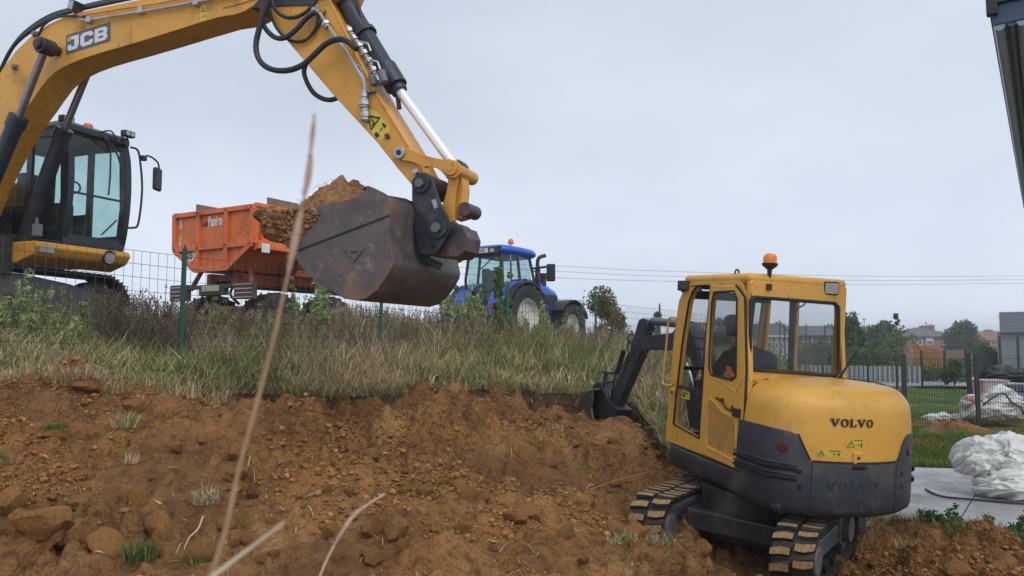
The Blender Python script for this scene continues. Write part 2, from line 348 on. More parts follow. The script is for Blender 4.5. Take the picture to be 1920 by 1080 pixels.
def height(x, y, detail=True):
    x = np.asarray(x, float); y = np.asarray(y, float)
    h = base_h(x, y); u, e, d = masks(x, y)
    A = np.interp(u, [-.5,-.40,-.3,-.1,.1,.17,.22,.3], [0,.10,.26,.30,.34,.36,.10,0])
    h = h-A*sstep(-.02, .07, d)*(1-sstep(.35, 1.1, d))+.03*sstep(.25, 0, np.abs(d))*(d < 0)
    dirt = sstep(0, .12, d)
    # slab cut flat
    sl = sstep(.50, .53, u)*(y > e+.15)*(y < 13)
    # track bed: flattened and pressed
    h = h-.10*np.exp(-(((x-2.1)/.9)**2+((y-6.3)/.7)**2))
    if detail:
        near = (y < 30)
        rough = 1-.8*np.exp(-(((x-1.75)/.7)**2+((y-6.0)/.55)**2))
        sm_ = .45+.9*sstep(-.15, .2, fbm(x*.7, y*.7, 2, 77))
        dd = fbm(x*.9, y*.9, 3, 1)*.44+fbm(x*3.2, y*3.2, 4, 9, .6)*.13+sm_*(clods(x, y, .40, 20, .45)*.9+clods(x, y, .17, 40, .72)*.95+clods(x, y, .085, 60, .8)*.95)+fbm(x*22, y*22, 2, 3)*.022
        gg = fbm(x*1.5, y*1.5, 3, 30)*.06+fbm(x*.08, y*.08, 3, 31)*np.clip(y-35, 0, 400)*.004
        face = dirt*sstep(.5, .0, d)*A*3
        h = h+(dirt*rough*(dd-.02)+(1-dirt)*gg*(1-sl)+face*1.2*(clods(x, y, .12, 80, .9)*.8+fbm(x*9, y*9, 3, 81)*.10))*np.where(near, 1, 1)
        # spoil mound in the grass behind the slab
    h = h+.42*np.exp(-(((x-9.1)/.75)**2+((y-15.2)/.8)**2))*(1+fbm(x*5, y*5, 4, 50)*.7)+.18*np.exp(-(((x-7.9)/.5)**2+((y-14.2)/.5)**2))
    h = np.where(sl > 0, np.minimum(h, -.012), h)
    return h
def H(x, y): return float(height(np.array([x]), np.array([y]))[0])
def Hs(x, y): return float(height(np.array([x]), np.array([y]), False)[0])
def make_ground():
    ys = np.concatenate([np.linspace(-3, 2, 24), np.exp(np.arange(math.log(2.05), math.log(20), .0042)), np.exp(np.arange(math.log(20), math.log(3600), .035))])
    us = np.linspace(-1.15, 1.15, 580); us = np.sign(us)*np.abs(us)**1.0
    us = np.concatenate([[-6, -2.5, -1.6], us, [1.6, 2.5, 6]])
    U, Y = np.meshgrid(us, ys); X = U*(np.maximum(Y, 0)+.8)
    Z = np.where(Y > .6, height(X, np.maximum(Y, .6)), .45)
    v = np.stack([X, Y, Z], -1).reshape(-1, 3); n, m = Y.shape
    i = np.arange((n-1)*(m-1)); r = i//(m-1); c = i % (m-1); a = r*m+c
    f = np.stack([a, a+1, a+m+1, a+m], 1)
    u, e, d = masks(X, Y)
    dirt = sstep(-.10, -.02, d+fbm(X*7, Y*7, 3, 8)*.10)
    mound = np.exp(-(((X-9.1)/.8)**2+((Y-15.3)/.8)**2)); mound = np.maximum(mound, .8*np.exp(-(((X-7.9)/.7)**2+((Y-14.2)/.7)**2)))
    mound = sstep(.35, .7, mound+fbm(X*3, Y*3, 4, 12)*.7)
    bare = sstep(.25, .5, fbm(X*.9, Y*2.2, 4, 15)+.28)*((u > .45) & (Y > 16) & (Y < 21))*.8
    dirt = np.maximum(np.maximum(dirt, mound), bare)
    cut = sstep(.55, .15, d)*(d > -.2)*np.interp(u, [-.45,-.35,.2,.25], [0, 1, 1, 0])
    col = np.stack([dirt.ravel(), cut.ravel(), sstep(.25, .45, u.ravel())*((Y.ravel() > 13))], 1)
    m_ = bpy.data.materials.new('ground_soil_grass'); m_.use_nodes = True; t = m_.node_tree; t.nodes.clear(); N = t.nodes.new; L = t.links.new
    o = N('ShaderNodeOutputMaterial'); b = N('ShaderNodeBsdfPrincipled'); b.inputs['Roughness'].default_value = .95; b.inputs['Specular IOR Level'].default_value = .15; L(b.outputs[0], o.inputs[0])
    at_ = N('ShaderNodeAttribute'); at_.attribute_name = 'Col'; sx = N('ShaderNodeSeparateColor'); L(at_.outputs['Color'], sx.inputs[0])
    geo = N('ShaderNodeNewGeometry')
    def noise(s, d=6, rgh=.6):
        z = N('ShaderNodeTexNoise'); z.inputs['Scale'].default_value = s; z.inputs['Detail'].default_value = d; z.inputs['Roughness'].default_value = rgh; L(geo.outputs['Position'], z.inputs['Vector']); return z.outputs['Fac']
    def ramp(fac, els):
        r = N('ShaderNodeValToRGB'); L(fac, r.inputs[0]); e = r.color_ramp.elements
        while len(e) < len(els): e.new(.5)
        for k, (p, c) in enumerate(els): e[k].position = p; e[k].color = c+(1,)
        return r.outputs[0]
    def mixc(f, a, b_, mode='MIX'):
        x = N('ShaderNodeMix'); x.data_type = 'RGBA'; x.blend_type = mode
        if isinstance(f, float): x.inputs[0].default_value = f
        else: L(f, x.inputs[0])
        L(a, x.inputs[6])
        if isinstance(b_, tuple): x.inputs[7].default_value = b_+(1,)
        else: L(b_, x.inputs[7])
        return x.outputs[2]
    d1 = ramp(noise(1.1, 7, .62), [(.32, (.21, .100, .036)), (.5, (.325, .162, .058)), (.68, (.44, .235, .092))])
    d2 = ramp(noise(9, 8, .7), [(.35, (.45, .42, .40)), (.5, (.95, .95, .95)), (.7, (1.2, 1.16, 1.1))])
    dc = mixc(1.0, d1, d2, 'MULTIPLY')
    top = ramp(noise(.7, 5, .65), [(.47, (0, 0, 0)), (.58, (1, 1, 1))])
    dc = mixc(top, dc, mixc(.5, dc, (.15, .08, .04)))
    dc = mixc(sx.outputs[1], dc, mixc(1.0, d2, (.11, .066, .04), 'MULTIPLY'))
    g1 = ramp(noise(2.3, 7, .7), [(.35, (.05, .085, .018)), (.5, (.085, .13, .03)), (.66, (.15, .15, .055))])
    g2 = ramp(noise(.25, 5, .6), [(.4, (.06, .12, .022)), (.6, (.10, .15, .035))])
    gc = mixc(.45, g1, g2)
    gl = ramp(noise(.8, 5, .6), [(.42, (.055, .115, .02)), (.56, (.11, .15, .035)), (.66, (.22, .17, .07))])
    gc = mixc(sx.outputs[2], gc, gl)
    cc = mixc(sx.outputs[0], gc, dc); L(cc, b.inputs['Base Color'])
    def vor(sc, nz_):
        v_ = N('ShaderNodeTexVoronoi'); v_.inputs['Scale'].default_value = sc; v_.feature = 'F1'; ad = N('ShaderNodeVectorMath'); ad.operation = 'MULTIPLY_ADD'; L(nz_, ad.inputs[0]); ad.inputs[1].default_value = (.04, .04, .04); L(geo.outputs['Position'], ad.inputs[2]); L(ad.outputs[0], v_.inputs['Vector']); return v_.outputs['Distance']
    nn_ = N('ShaderNodeTexNoise'); nn_.inputs['Scale'].default_value = 14; nn_.inputs['Detail'].default_value = 4; L(geo.outputs['Position'], nn_.inputs['Vector'])
    h1 = N('ShaderNodeMath'); h1.operation = 'MULTIPLY_ADD'; L(vor(34, nn_.outputs['Color']), h1.inputs[0]); h1.inputs[1].default_value = -.9; L(noise(45, 7, .72), h1.inputs[2])
    h2 = N('ShaderNodeMath'); h2.operation = 'MULTIPLY_ADD'; L(vor(15, nn_.outputs['Color']), h2.inputs[0]); h2.inputs[1].default_value = -1.3; L(h1.outputs[0], h2.inputs[2])
    bu = N('ShaderNodeBump'); bu.inputs['Strength'].default_value = .9; bu.inputs['Distance'].default_value = .034; L(h2.outputs[0], bu.inputs['Height']); L(bu.outputs[0], b.inputs['Normal'])
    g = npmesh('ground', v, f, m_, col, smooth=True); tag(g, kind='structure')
make_ground()

# ---------------------------------------------------------------- concrete slab
mb = MB(); mb.prism(SLAB, -.12, .012, axis=2)
SLABM = mat('wet_concrete', (.36, .365, .37), .32, var=.16, scale=1.2, dirt=(.20, .18, .16), damt=.6, dscale=.8, dirt2=(.20, .14, .09), bump=.05, bscale=30)
slab = mb.build('concrete_path', SLABM); tag(slab, kind='structure')
mb = MB(); a = at(1790, 976, 8.0); b = at(1829, 922, 9.7); a.z = b.z = .0145
mb.prism([(a.x-.008, a.y), (a.x+.008, a.y), (b.x+.008, b.y), (b.x-.008, b.y)], .0125, .0150, axis=2)
j = mb.build('control_joint', BLKP, slab)
mb = MB(); mb.M = T(0, 0, 0)
mb.prism([(16.5, 32.6), (60, 33.5), (60, 41), (16.5, 39.5)], .0, .06, axis=2)
r = mb.build('road', mat('pale_road', (.33, .34, .35), .7, var=.15, scale=.6, bump=.1)); tag(r, kind='structure')

# ================================================================ yellow mini excavator (near, right)
def tilt(o, b, r, pt):
    b, r, pt = map(math.radians, (b, r, pt))
    Fv = Vector((-math.sin(b)*math.cos(pt), math.cos(b)*math.cos(pt), math.sin(pt))); R0 = Vector((math.cos(b), math.sin(b), 0)); U0 = R0.cross(Fv)
    R = R0*math.cos(r)-U0*math.sin(r); return frame(o, R, Fv, R.cross(Fv))
MV = tilt((1.988, 6.534, -1.1255+EYE), 17.65, 2.16, 3.63)
JKT0 = mat('rolled_cloth', (.03, .032, .04), .9)
def build_mini():
    t = thing('mini_excavator', 'yellow and charcoal mini excavator digging with its dark arm at the right', 'mini excavator', MV)
    cx, cy = .69, .40
    def rad(th, g=0):
        c, s = math.cos(th), math.sin(th)
        cand = [1.125+g]
        if abs(c) > 1e-4: cand.append(((1.45-cx) if c > 0 else (cx+.035))/abs(c)+g)
        if s > 1e-4: cand.append((1.30-cy)/s+g)
        k = 14; return sum(q**-k for q in cand)**(-1/k)
    def ring(g=0, n=120): return [(cx+rad(2*math.pi*i/n, g)*math.cos(2*math.pi*i/n), cy+rad(2*math.pi*i/n, g)*math.sin(2*math.pi*i/n)) for i in range(n)]
    # hood: yellow shell behind the cab
    rg = ring(0, 160); back = [p for p in rg if p[1] < .0]; back.sort(key=lambda p: math.atan2(p[1]-.05, p[0]-cx))
    back = [(back[0][0], .012)]+back+[(back[-1][0], .012)]
    m = len(back); fr = [(back[-1][0]+(back[0][0]-back[-1][0])*k/24, .012) for k in range(1, 24)]; per = back+fr; n = len(per)
    lv = [(0, .17), (0, .40), (.004, .50), (.012, .58)]; R_ = .235
    for k in range(1, 11): a_ = k/10*math.pi/2; lv.append((.012+R_*(1-math.cos(a_))*.95, .59+.225*math.sin(a_)))
    lv += [(.38, .832), (.6, .842)]
    vs = []; cc = (cx, .02)
    for ins, z in lv:
        for p in per:
            dx, dy = p[0]-cc[0], p[1]-cc[1]; d = math.hypot(dx, dy); s = max(.02, 1-ins/d) if d > .01 else 1
            x = cc[0]+dx*s; y = cc[1]+dy*s
            y = min(y, .012) if p[1] < .011 else .012
            vs.append((x, y, z+.02*(1-abs(x-cx))-(.02 if z > .6 else 0)))
    fs = []
    for i in range(len(lv)-1):
        for k in range(n): a = i*n+k; b = i*n+(k+1) % n; fs.append((a, b, b+n, a+n))
    fs.append(tuple(range((len(lv)-1)*n, len(lv)*n)))
    mb = MB(); mb.add(vs, fs); hood = mb.build('engine_hood', VYEL, t, ang=60)
    mb = MB(); mb.box((1.05, .02, .1), (1.43, 1.22, .77)); mb.build('side_cover', VYEL, t, bevel=.07, seg=4)
    # hood lid line on top, crease
    mb = MB(); mb.tube([(-.012, -.02, .2), (-.030, -.06, .45), (-.02, -.06, .62), (.06, -.05, .76), (.2, -.05, .812)], .006, 6); mb.build('hood_seam', BLKP, hood)
    mb = MB(); mb.tube([(.9, -.06, .836), (1.30, -.10, .815), (1.33, -.2, .80)], .005, 6); mb.build('hood_lid_edge', BLKP, hood)
    # grey lower body: perimeter shell with stepped top
    per = ring(.012, 200); n = len(per)
    def ztop(p):
        x, y = p
        if y > .02: return .0 if x < .8 else .12
        if x < .5: return float(np.interp(x, [-.05, .065, .115, .205], [.455, .44, .42, .212]))
        return float(np.interp(x, [1.02, 1.13, 1.18, 1.5], [.212, .40, .43, .43]))
    vs = []; fs = []; rows = 9
    for p in per:
        dx, dy = p[0]-cx, p[1]-cy; d = math.hypot(dx, dy); zt = ztop(p); zb = -.215+(.02 if p[1] > 0 else 0)
        prof = [(-.16, zb-.03), (-.05, zb-.012), (-.012, zb+.02), (0, zb+.06), (.002, -.05), (.0, zt-.012), (-.004, zt-.003), (-.014, zt), (-.10, zt)]
        for g, z in prof: s = 1+g/d; vs.append((cx+dx*s, cy+dy*s, z))
    for i in range(n):
        j = (i+1) % n
        for k in range(rows-1): fs.append((i*rows+k, j*rows+k, j*rows+k+1, i*rows+k+1))
    fs.append(tuple(i*rows for i in range(n))); 
    mb = MB(); mb.add(vs, fs); cw = mb.build('counterweight', VGREY, t, ang=50)
    def rear(x, z, g=.0):
        """point on the outer rear surface for local x"""
        th = math.atan2(-1, 0)
        lo, hi = math.radians(180), math.radians(360)
        for _ in range(40):
            md = (lo+hi)/2
            if cx+rad(md, .012)*math.cos(md) < x: lo = md
            else: hi = md
        r = rad(lo, .012)+g; return Vector((cx+r*math.cos(lo), cy+r*math.sin(lo), z))
    def hoodp(x, z, g=0): return rear(x, z, g-.011)
    for x, z0, z1 in ((.215, -.215, .205), (1.0, -.215, .205)):
        mb = MB(); mb.tube([rear(x, z0+(z1-z0)*k/8, .0) for k in range(9)], .0045, 6); mb.build('panel_seam', BLKP, cw)
    mb = MB(); mb.tube([rear(.215+.785*k/20, .222, -.002) for k in range(21)], .007, 6); mb.build('panel_seam', BLKP, cw)
    for pts in ([(.115, .43), (.15, .345), (.205, .225)], [(1.015, .222), (1.07, .315), (1.13, .405)]):
        mb = MB(); mb.tube([rear(a, b, -.001) for a, b in pts], .006, 6); mb.build('panel_seam', BLKP, cw)
    # ledge and cooling slots left rear
    SLOT = mat('slot_black', (.006, .006, .007), .8, var=.1)
    for z in (.145, .065):
        pts = [Vector((-.042, .04-.06*k, z)) for k in range(9)]+[rear(x, z-.0, .001) for x in (-.0, .04, .08, .115)]
        pts = [p for p in pts if not (p.x < -.04 and p.y < -.40)]
        mb = MB(); mb.tube(smoothcurve(pts, 3), .017, 8); mb.build('cooling_slot', SLOT, cw)
        pts2 = [p+Vector((0, 0, .035)) for p in pts]; mb = MB(); mb.tube(smoothcurve(pts2, 3), .010, 8); mb.build('body_ledge', VGREY, cw)
    for z in (.12, .03):
        mb = MB(); mb.tube(smoothcurve([rear(1.33, z, .001), rear(1.39, z, .004), rear(1.43, z, .004), Vector((1.463, -.1, z))], 4), .024, 8); mb.build('cooling_slot', SLOT, cw)
    for x, z in ((.13, .125), (.135, .0), (1.09, .11), (1.095, -.0)):
        p = rear(x, z); q = rear(x+.01, z)-rear(x-.01, z); nn = Vector((q.y, -q.x, 0)).normalized(); mb = MB(); disc(mb, p-nn*.006, nn, .021, .010, 16); mb.build('bolt_hole', SLOT, cw)
    for x, z, r in ((.03, .315, .034), (1.20, .30, .034)):
        p = rear(x, z); q = rear(x+.01, z)-rear(x-.01, z); nn = Vector((q.y, -q.x, 0)).normalized()
        mb = MB(); disc(mb, p-nn*.01, nn, r*1.45, .018, 24); h = mb.build('lamp_recess', VGREY, cw, bevel=.006)
        mb = MB(); disc(mb, p+nn*.006, nn, r, .008, 20); mb.build('red_reflector', REDL, h, bevel=.003)
    # exhaust arch at the lower left corner, rear socket
    p = rear(.07, -.225); mb = MB(); mb.tube([p+Vector((-.02, .14, .05)), p+Vector((.012, .055, .045))], .062, 20); mb.build('exhaust_shroud', VGREY, cw, bevel=.008)
    mb = MB(); mb.tube([p+Vector((-.01, .08, .045)), p+Vector((.014, .048, .043))], .044, 16); mb.build('exhaust_outlet', SLOT, cw)
    p = hoodp(.575, .262, .004); mb = MB(); mb.box((-.045, -.02, -.05), (.045, .02, .045)); ob = mb.build('latch_plate', VYEL, hood, bevel=.012, seg=3); ob.location = p+Vector((0, .012, 0)); ob.rotation_euler.z = .09
    mb = MB(); disc(mb, p+Vector((.0, -.004, 0)), (.1, -1, 0), .013, .01, 12); mb.build('latch_keyhole', SLOT, hood)
    mb = MB(); mb.tube([rear(.53+.03*k, .185-.0*k, -.004) for k in range(5)], .018, 8); mb.build('latch_pocket', SLOT, cw)
    # lettering
    def mapper(x0, z0, fn):
        def f(u, v, d): return fn(x0+u, z0+v, .001+d)
        return f
    mb = MB(); wd = word(mb, 'VOLVO', SERIF, .064, .10, mapper(.335, .505, hoodp), .002, .80); mb.build('maker_lettering', mat('brown_black_print', (.035, .018, .012), .5, var=.05), hood, smooth=False)
    mb = MB(); word(mb, 'VOLVO', SERIF, .072, .14, mapper(.315, -.0, rear), .004, .85); mb.build('embossed_lettering', mat('emboss_grey', (.034, .042, .056), .35, var=.1), cw, smooth=False)
    # warning labels
    def sticker(x, z, w_, h_, parent):
        mb = MB(); pts = []
        for a in range(5):
            pts += [hoodp(x+w_*a/4, z, .0015), hoodp(x+w_*a/4, z+h_, .0015)]
        mb.add(pts, [(2*a, 2*a+2, 2*a+3, 2*a+1) for a in range(4)]); s = mb.build('warning_label', LABY, parent, smooth=False)
        mb = MB()
        def tri(cx_, cz, r, th_=.004):
            P = [(cx_-r, cz-r*.6), (cx_+r, cz-r*.6), (cx_, cz+r)]
            for a in range(3):
                q, q2 = P[a], P[(a+1) % 3]; mb.tube([hoodp(q[0], q[1], .003), hoodp(q2[0], q2[1], .003)], .0022, 5)
            mb.tube([hoodp(cx_, cz-r*.3, .003), hoodp(cx_, cz+r*.4, .003)], .002, 5)
        tri(x+h_*.48, z+h_*.45, h_*.42)
        for k in range(2 if h_ < .05 else 1):
            mb.tube([hoodp(x+w_*.45, z+h_*(.9-.75*k), .003), hoodp(x+w_*.95, z+h_*(.9-.75*k), .003)], .003, 5)
        mb.tube([hoodp(x+w_*.62, z+h_*.5, .003), hoodp(x+w_*.72, z+h_*.42, .003)], .0035, 5)
        mb.tube([hoodp(x+w_*.86, z+h_*.2, .003), hoodp(x+w_*.86, z+h_*.65, .003)], .0045, 5)
        mb.build('label_print', BLKP, s, smooth=False)
    sticker(.475, .33, .15, .078, hood); sticker(.255, .262, .185, .052, hood)
    # ---- floor skirt, cab
    mb = MB(); mb.box((.02, .02, -.06), (1.03, 1.31, .0)); fl = mb.build('cab_floor', mat('floor_grey', (.22, .22, .22), .7, var=.2, dirt=DUST, damt=.6), t, bevel=.01)
    o = lambda pts, ax, val: onpl(MV, pts, ax, val)
    X0 = -.005
    outer = o([(1248,826),(1253,740),(1262,640),(1272,565),(1284,537),(1303,523),(1380,519),(1391,530),(1400,560),(1403,700),(1394,886),(1312,852)], 0, X0)
    H = max(p[1] for p in outer)
    fo = o([(1263,795),(1268,740),(1280,640),(1292,565),(1300,545),(1308,536),(1333,535),(1323,640),(1316,740),(1311,822)], 0, X0)
    # left frame: outer outline minus front opening minus door aperture
    dr = o([(1337,537),(1376,538),(1389,560),(1392,694),(1385,868),(1318,838),(1321,741),(1328,640)], 0, X0)
    mb = MB(); mb.prism(outer, X0, X0+.055, axis=0, holes=[fo, dr]); side = mb.build('cab_side_frame', VYEL, t, bevel=.010)
    mb = MB(); mb.prism(outer, 1.0, 1.04, axis=0, holes=[[(.10,.30),(.62,.30),(.62,H-.12),(.10,H-.12)], [(.72,.30),(1.14,.30),(1.06,H-.12),(.72,H-.12)]]); mb.build('cab_side_frame', VYEL, t, bevel=.010)
    # seals
    def rim(pts, x, r, name, m_, par, closed=True):
        q = [(x, a, b) for a, b in pts]; q = q+[q[0], q[1]] if closed else q
        mb = MB(); mb.tube(q, r, 6, cap=not closed); return mb.build(name, m_, par)
    rim(fo, X0+.0, .011, 'rubber_seal', RUB, side)
    # front opening lower bar, inner glass
    a = onp(MV, 1262, 721, 0, X0+.03); b = onp(MV, 1318, 724, 0, X0+.03)
    mb = MB(); mb.box((X0, b.y, a.z-.012), (X0+.05, a.y+.0, a.z+.012)); mb.build('door_opening_bar', BLK, side)
    mb = MB(); mb.box((.05, 1.205, .05), (.985, 1.235, .12)); mb.build('front_step_panel', BLK, t)
    # door: frame with window, recess and lever
    do = o([(1332,533),(1378,535),(1395,558),(1398,694),(1389,884),(1310,848),(1319,741),(1323,640)], 0, X0-.03)
    win = o([(1340,548),(1377,546),(1383,560),(1381,706),(1374,713),(1334,703),(1330,688),(1336,566)], 0, X0-.03)
    mb = MB(); mb.prism(do, X0-.035, X0-.003, axis=0, holes=[win]); door = mb.build('cab_door', VYEL, t, bevel=.012, seg=3)
    cxw = sum(p[0] for p in win)/8; czw = sum(p[1] for p in win)/8
    rim(win, X0-.036, .010, 'window_seal', RUB, door)
    mb = MB(); mb.prism(win, X0-.022, X0-.018, axis=0); mb.build('door_glass', GLSD, door, smooth=False)
    rim([do[i] for i in (1, 2, 3, 4)], X0-.02, .013, 'door_seal', RUB, door, False)
    lp = o([(1327,760),(1330,748),(1339,752),(1354,772),(1377,784),(1379,800),(1381,860),(1377,865),(1326,838),(1324,826)], 0, X0-.036)
    q = [(X0-.036, a, b) for a, b in lp]; mb = MB(); mb.tube(q+[q[0], q[1]], .008, 8, cap=False); mb.build('pressed_panel_rim', VYEL, door)
    lp2 = o([(1329,758),(1340,757),(1354,776),(1378,790),(1380,857),(1328,832)], 0, X0-.036)
    mb = MB(); mb.prism(lp2, X0-.0375, X0-.034, axis=0); mb.build('pressed_panel', mat('mini_yellow_worn', (.50, .25, .04), .6, var=.25, scale=4, dirt=(.3, .19, .08), damt=.5), door, smooth=False)
    ln = o([(1372,745),(1374,790),(1358,855)], 0, X0-.038); mb = MB(); mb.tube([(X0-.037, a, b) for a, b in ln[1:]], .004, 6); mb.build('panel_fold', VYEL, door)
    ln = o([(1331,705),(1352,716),(1380,735),(1390,715),(1391,690)], 0, X0-.038); mb = MB(); mb.tube([(X0-.037, a, b) for a, b in ln], .006, 6); mb.build('panel_fold', VYEL, door)
    p0 = onp(MV, 1351, 750, 0, X0-.06); p1 = onp(MV, 1360, 765, 0, X0-.07); p2 = onp(MV, 1372, 771, 0, X0-.06); p3 = onp(MV, 1380, 772, 0, X0-.05)
    mb = MB(); mb.tube([p0, p1, p2, p3], .010, 8); mb.box((X0-.07, p3.y-.05, p3.z-.045), (X0-.036, p3.y+.03, p3.z+.03)); mb.cyl(p0+Vector((-.01, 0, 0)), p0+Vector((.03, 0, 0)), .018, 12); mb.cyl(p2+Vector((0, 0, .0)), p2+Vector((0, 0, .05)), .010, 8)
    hd = mb.build('door_handle', BLK, door, bevel=.004)
    mb = MB(); p = onp(MV, 1345, 747, 0, X0-.045); disc(mb, p, (-1, 0, 0), .012, .012, 12); mb.build('door_knob', BLK, door)
    for py_ in (700,):
        p = onp(MV, 1263, 735, 0, X0-.01); mb = MB(); mb.box((X0-.03, p.y-.03, p.z-.03), (X0+.0, p.y+.05, p.z+.03)); hg = mb.build('hinge_bracket', VYEL, side, bevel=.006)
        mb = MB(); disc(mb, (X0-.03, p.y-.01, p.z), (-1, 0, 0), .016, .012, 12); mb.build('hinge_bolt', BLK, hg)
    p = onp(MV, 1283, 740, 0, .03); mb = MB(); mb.box((.03, p.y-.10, p.z-.04), (.033, p.y+.06, p.z+.04)); lb = mb.build('warning_label', LABY, side, smooth=False)
    mb = MB(); mb.box((.027, p.y-.07, p.z+.01), (.029, p.y+.03, p.z+.02)); mb.box((.027, p.y-.02, p.z-.02), (.029, p.y+.03, p.z+.0)); mb.build('label_print', BLKP, lb, smooth=False)
    # grab rail
    rail = [onp(MV, a, b, 0, X0-.05) for a, b in ((1263,597),(1257,596),(1253,605),(1250,640),(1245,690),(1243,715),(1246,721),(1252,722))]
    rail[0].x = rail[-1].x = X0; mb = MB(); mb.tube(smoothcurve(rail, 4), .011, 8); mb.build('grab_rail', VYEL, t)
    # rear wall with window
    ro = [(0, .78), (1.035, .78), (1.04, H-.05), (1.0, H-.005), (.04, H-.005), (.0, H-.05)]
    rw = onpl(MV, [(1406,562),(1411,557),(1564,569),(1570,576),(1570,697),(1565,704),(1408,693),(1404,687)], 1, -.0)
    mb = MB(); mb.prism(ro, -.012, .045, axis=1, holes=[rw]); rwall = mb.build('rear_wall', VYEL, t, bevel=.015, seg=3)
    q = [(a, -.016, b) for a, b in rw]; mb = MB(); mb.tube(q+[q[0], q[1]], .016, 8, cap=False); mb.build('window_seal', RUB, rwall)
    mb = MB(); mb.prism(rw, .008, .012, axis=1); mb.build('rear_glass', GLSD, rwall, smooth=False)
    # roof
    mb = MB(); mb.box((-.008, -.015, H-.06), (1.045, 1.10, H+.035)); rf = mb.build('cab_roof', VYEL, t, bevel=.05, seg=4)
    # inside: black roof liner, front uprights and split windscreen
    mb = MB(); mb.box((.05, .05, H-.085), (.99, 1.06, H-.062)); mb.build('roof_liner', BLK, t)
    fz = 1.27
    for x in (.03, .985):
        mb = MB(); mb.tube([(x, 1.25, .03), (x, 1.2, .8), (x, 1.10, H-.09), (x, 1.0, H-.01)], .032, 8); mb.build('front_pillar', VYEL, t)
    mb = MB(); mb.box((.04, 1.2, .76), (.98, 1.235, .80)); mb.build('windscreen_rail', BLK, t); mb = MB(); mb.tube([(.05, 1.10, H-.06), (.98, 1.10, H-.06)], .035, 8); mb.build('windscreen_header', BLK, t)
    mb = MB(); mb.prism([(1.235, .06), (1.195, .76), (1.19, .76), (1.228, .06)], .06, .96, axis=0); mb.build('lower_windscreen', GLSD, t, smooth=False)
    mb = MB(); mb.prism([(1.19, .8), (1.10, H-.09), (1.095, H-.09), (1.185, .8)], .06, .96, axis=0); mb.build('upper_windscreen', GLSD, t, smooth=False)
    # open roof hatch struts seen through the front opening
    mb = MB(); a = onp(MV, 1288, 590, 0, .3); b = onp(MV, 1310, 540, 0, .3); c = onp(MV, 1326, 560, 0, .3); mb.tube([a, b], .009, 6); mb.tube([b, c], .014, 6); mb.box((.12, .9, H-.20), (.9, 1.08, H-.12)); mb.build('windscreen_strut', BLK, t)
    # thick curtain / pillar behind driver on the far side
    mb = MB(); mb.tube([(.99, .66, .8), (.99, .68, H-.1)], .025, 8); mb.build('middle_pillar', BLK, t)
    mb = MB(); mb.tube(smoothcurve([(.62, .86, H-.09), (.60, .88, 1.25), (.55, .86, 1.05), (.53, .88, .8)], 4), [.07]*5+[.06]*5+[.035]*3, 8); mb.build('rolled_blind', JKT0, t)
    mb = MB(); mb.tube(smoothcurve([(.95, .45, H-.09), (.93, .42, H-.2), (.90, .5, H-.26), (.93, .52, H-.4)], 5), .008, 6); mb.build('loose_cable', DUSTM, t)
    # rear shelf, seat, levers
    mb = MB(); mb.box((.03, .05, .74), (1.0, .22, .80)); mb.tube(smoothcurve([(.06, .12, .80), (.2, .12, .84), (.55, .12, .85), (.95, .12, .80)], 5), .035, 8); sh = mb.build('rear_shelf', BLK, t, bevel=.01)
    mb = MB(); mb.tube(smoothcurve([(.60, .09, .865), (.66, .10, .872), (.72, .09, .866), (.78, .10, .87)], 4), .010, 6); mb.build('red_strap', mat('red_strap', (.45, .03, .03), .6), sh)
    st = MB(); st.box((.22, .28, .26), (.74, .80, .40)); st.box((.24, .20, .40), (.72, .28, .80)); st.build('seat', mat('seat_black', (.015, .015, .018), .8), t, bevel=.05, seg=3)
    mb = MB(); mb.box((.30, .30, .0), (.66, .75, .26)); mb.build('seat_base', BLK, t)
    for xa_, xb_ in ((.06, .18), (.78, .92)): mb = MB(); mb.box((xa_, .30, .40), (xb_, .95, .56)); mb.build('control_console', BLK, t, bevel=.02)
    for x in (.13, .85):
        mb = MB(); mb.tube([(x, .98, .5), (x, 1.02, .66), (x, 1.0, .76)], [.012, .012, .018], 8); mb.build('control_lever', BLK, t)
    mb = MB(); a = onp(MV, 1369, 697, 0, .06); mb.tube([a+Vector((0, -.035, -.06)), a+Vector((0, .04, .04))], [.032, .02], 10); mb.build('orange_armrest', ORGV, t)
    # roof lamps, hook, beacon, wiper
    def wlamp(px, py, y, s, rz, name='work_lamp'):
        p = onp(MV, px, py, 1, y); mb = MB(); mb.M = T(*p) @ RZ(rz) @ RX(.12); mb.box((-s, -.035, -s*.85), (s, .05, s*.85)); mb.cyl((0, .02, -s*1.25), (0, .02, -s*.8), .02, 8)
        l_ = mb.build(name, BLK, t, bevel=.012); mb = MB(); mb.M = T(*p) @ RZ(rz) @ RX(.12); mb.box((-s*.84, -.040, -s*.68), (s*.84, -.034, s*.68)); mb.build('lamp_lens', LENS, l_)
    wlamp(1556, 540, .0, .070, -.28); wlamp(1281, 536, 1.05, .055, 2.6)
    p = onp(MV, 1382, 513, 1, .25); mb = MB(); mb.tube(smoothcurve([p+Vector((-.02, 0, -.05)), p+Vector((-.018, 0, .02)), p+Vector((0, 0, .035)), p+Vector((.018, 0, .02)), p+Vector((.02, 0, -.05))], 4), .009, 6); mb.build('lifting_hook', mat('rust_iron', (.12, .05, .03), .8), rf)
    q = onp(MV, 1437, 532, 1, .02); mb = MB(); mb.box((q.x-.025, -.03, q.z-.06), (q.x+.025, .03, q.z)); mb.tube([(q.x, 0, q.z-.02), (q.x+.02, 0, q.z+.05), (q.x+.0, 0, q.z+.09)], .012, 8)
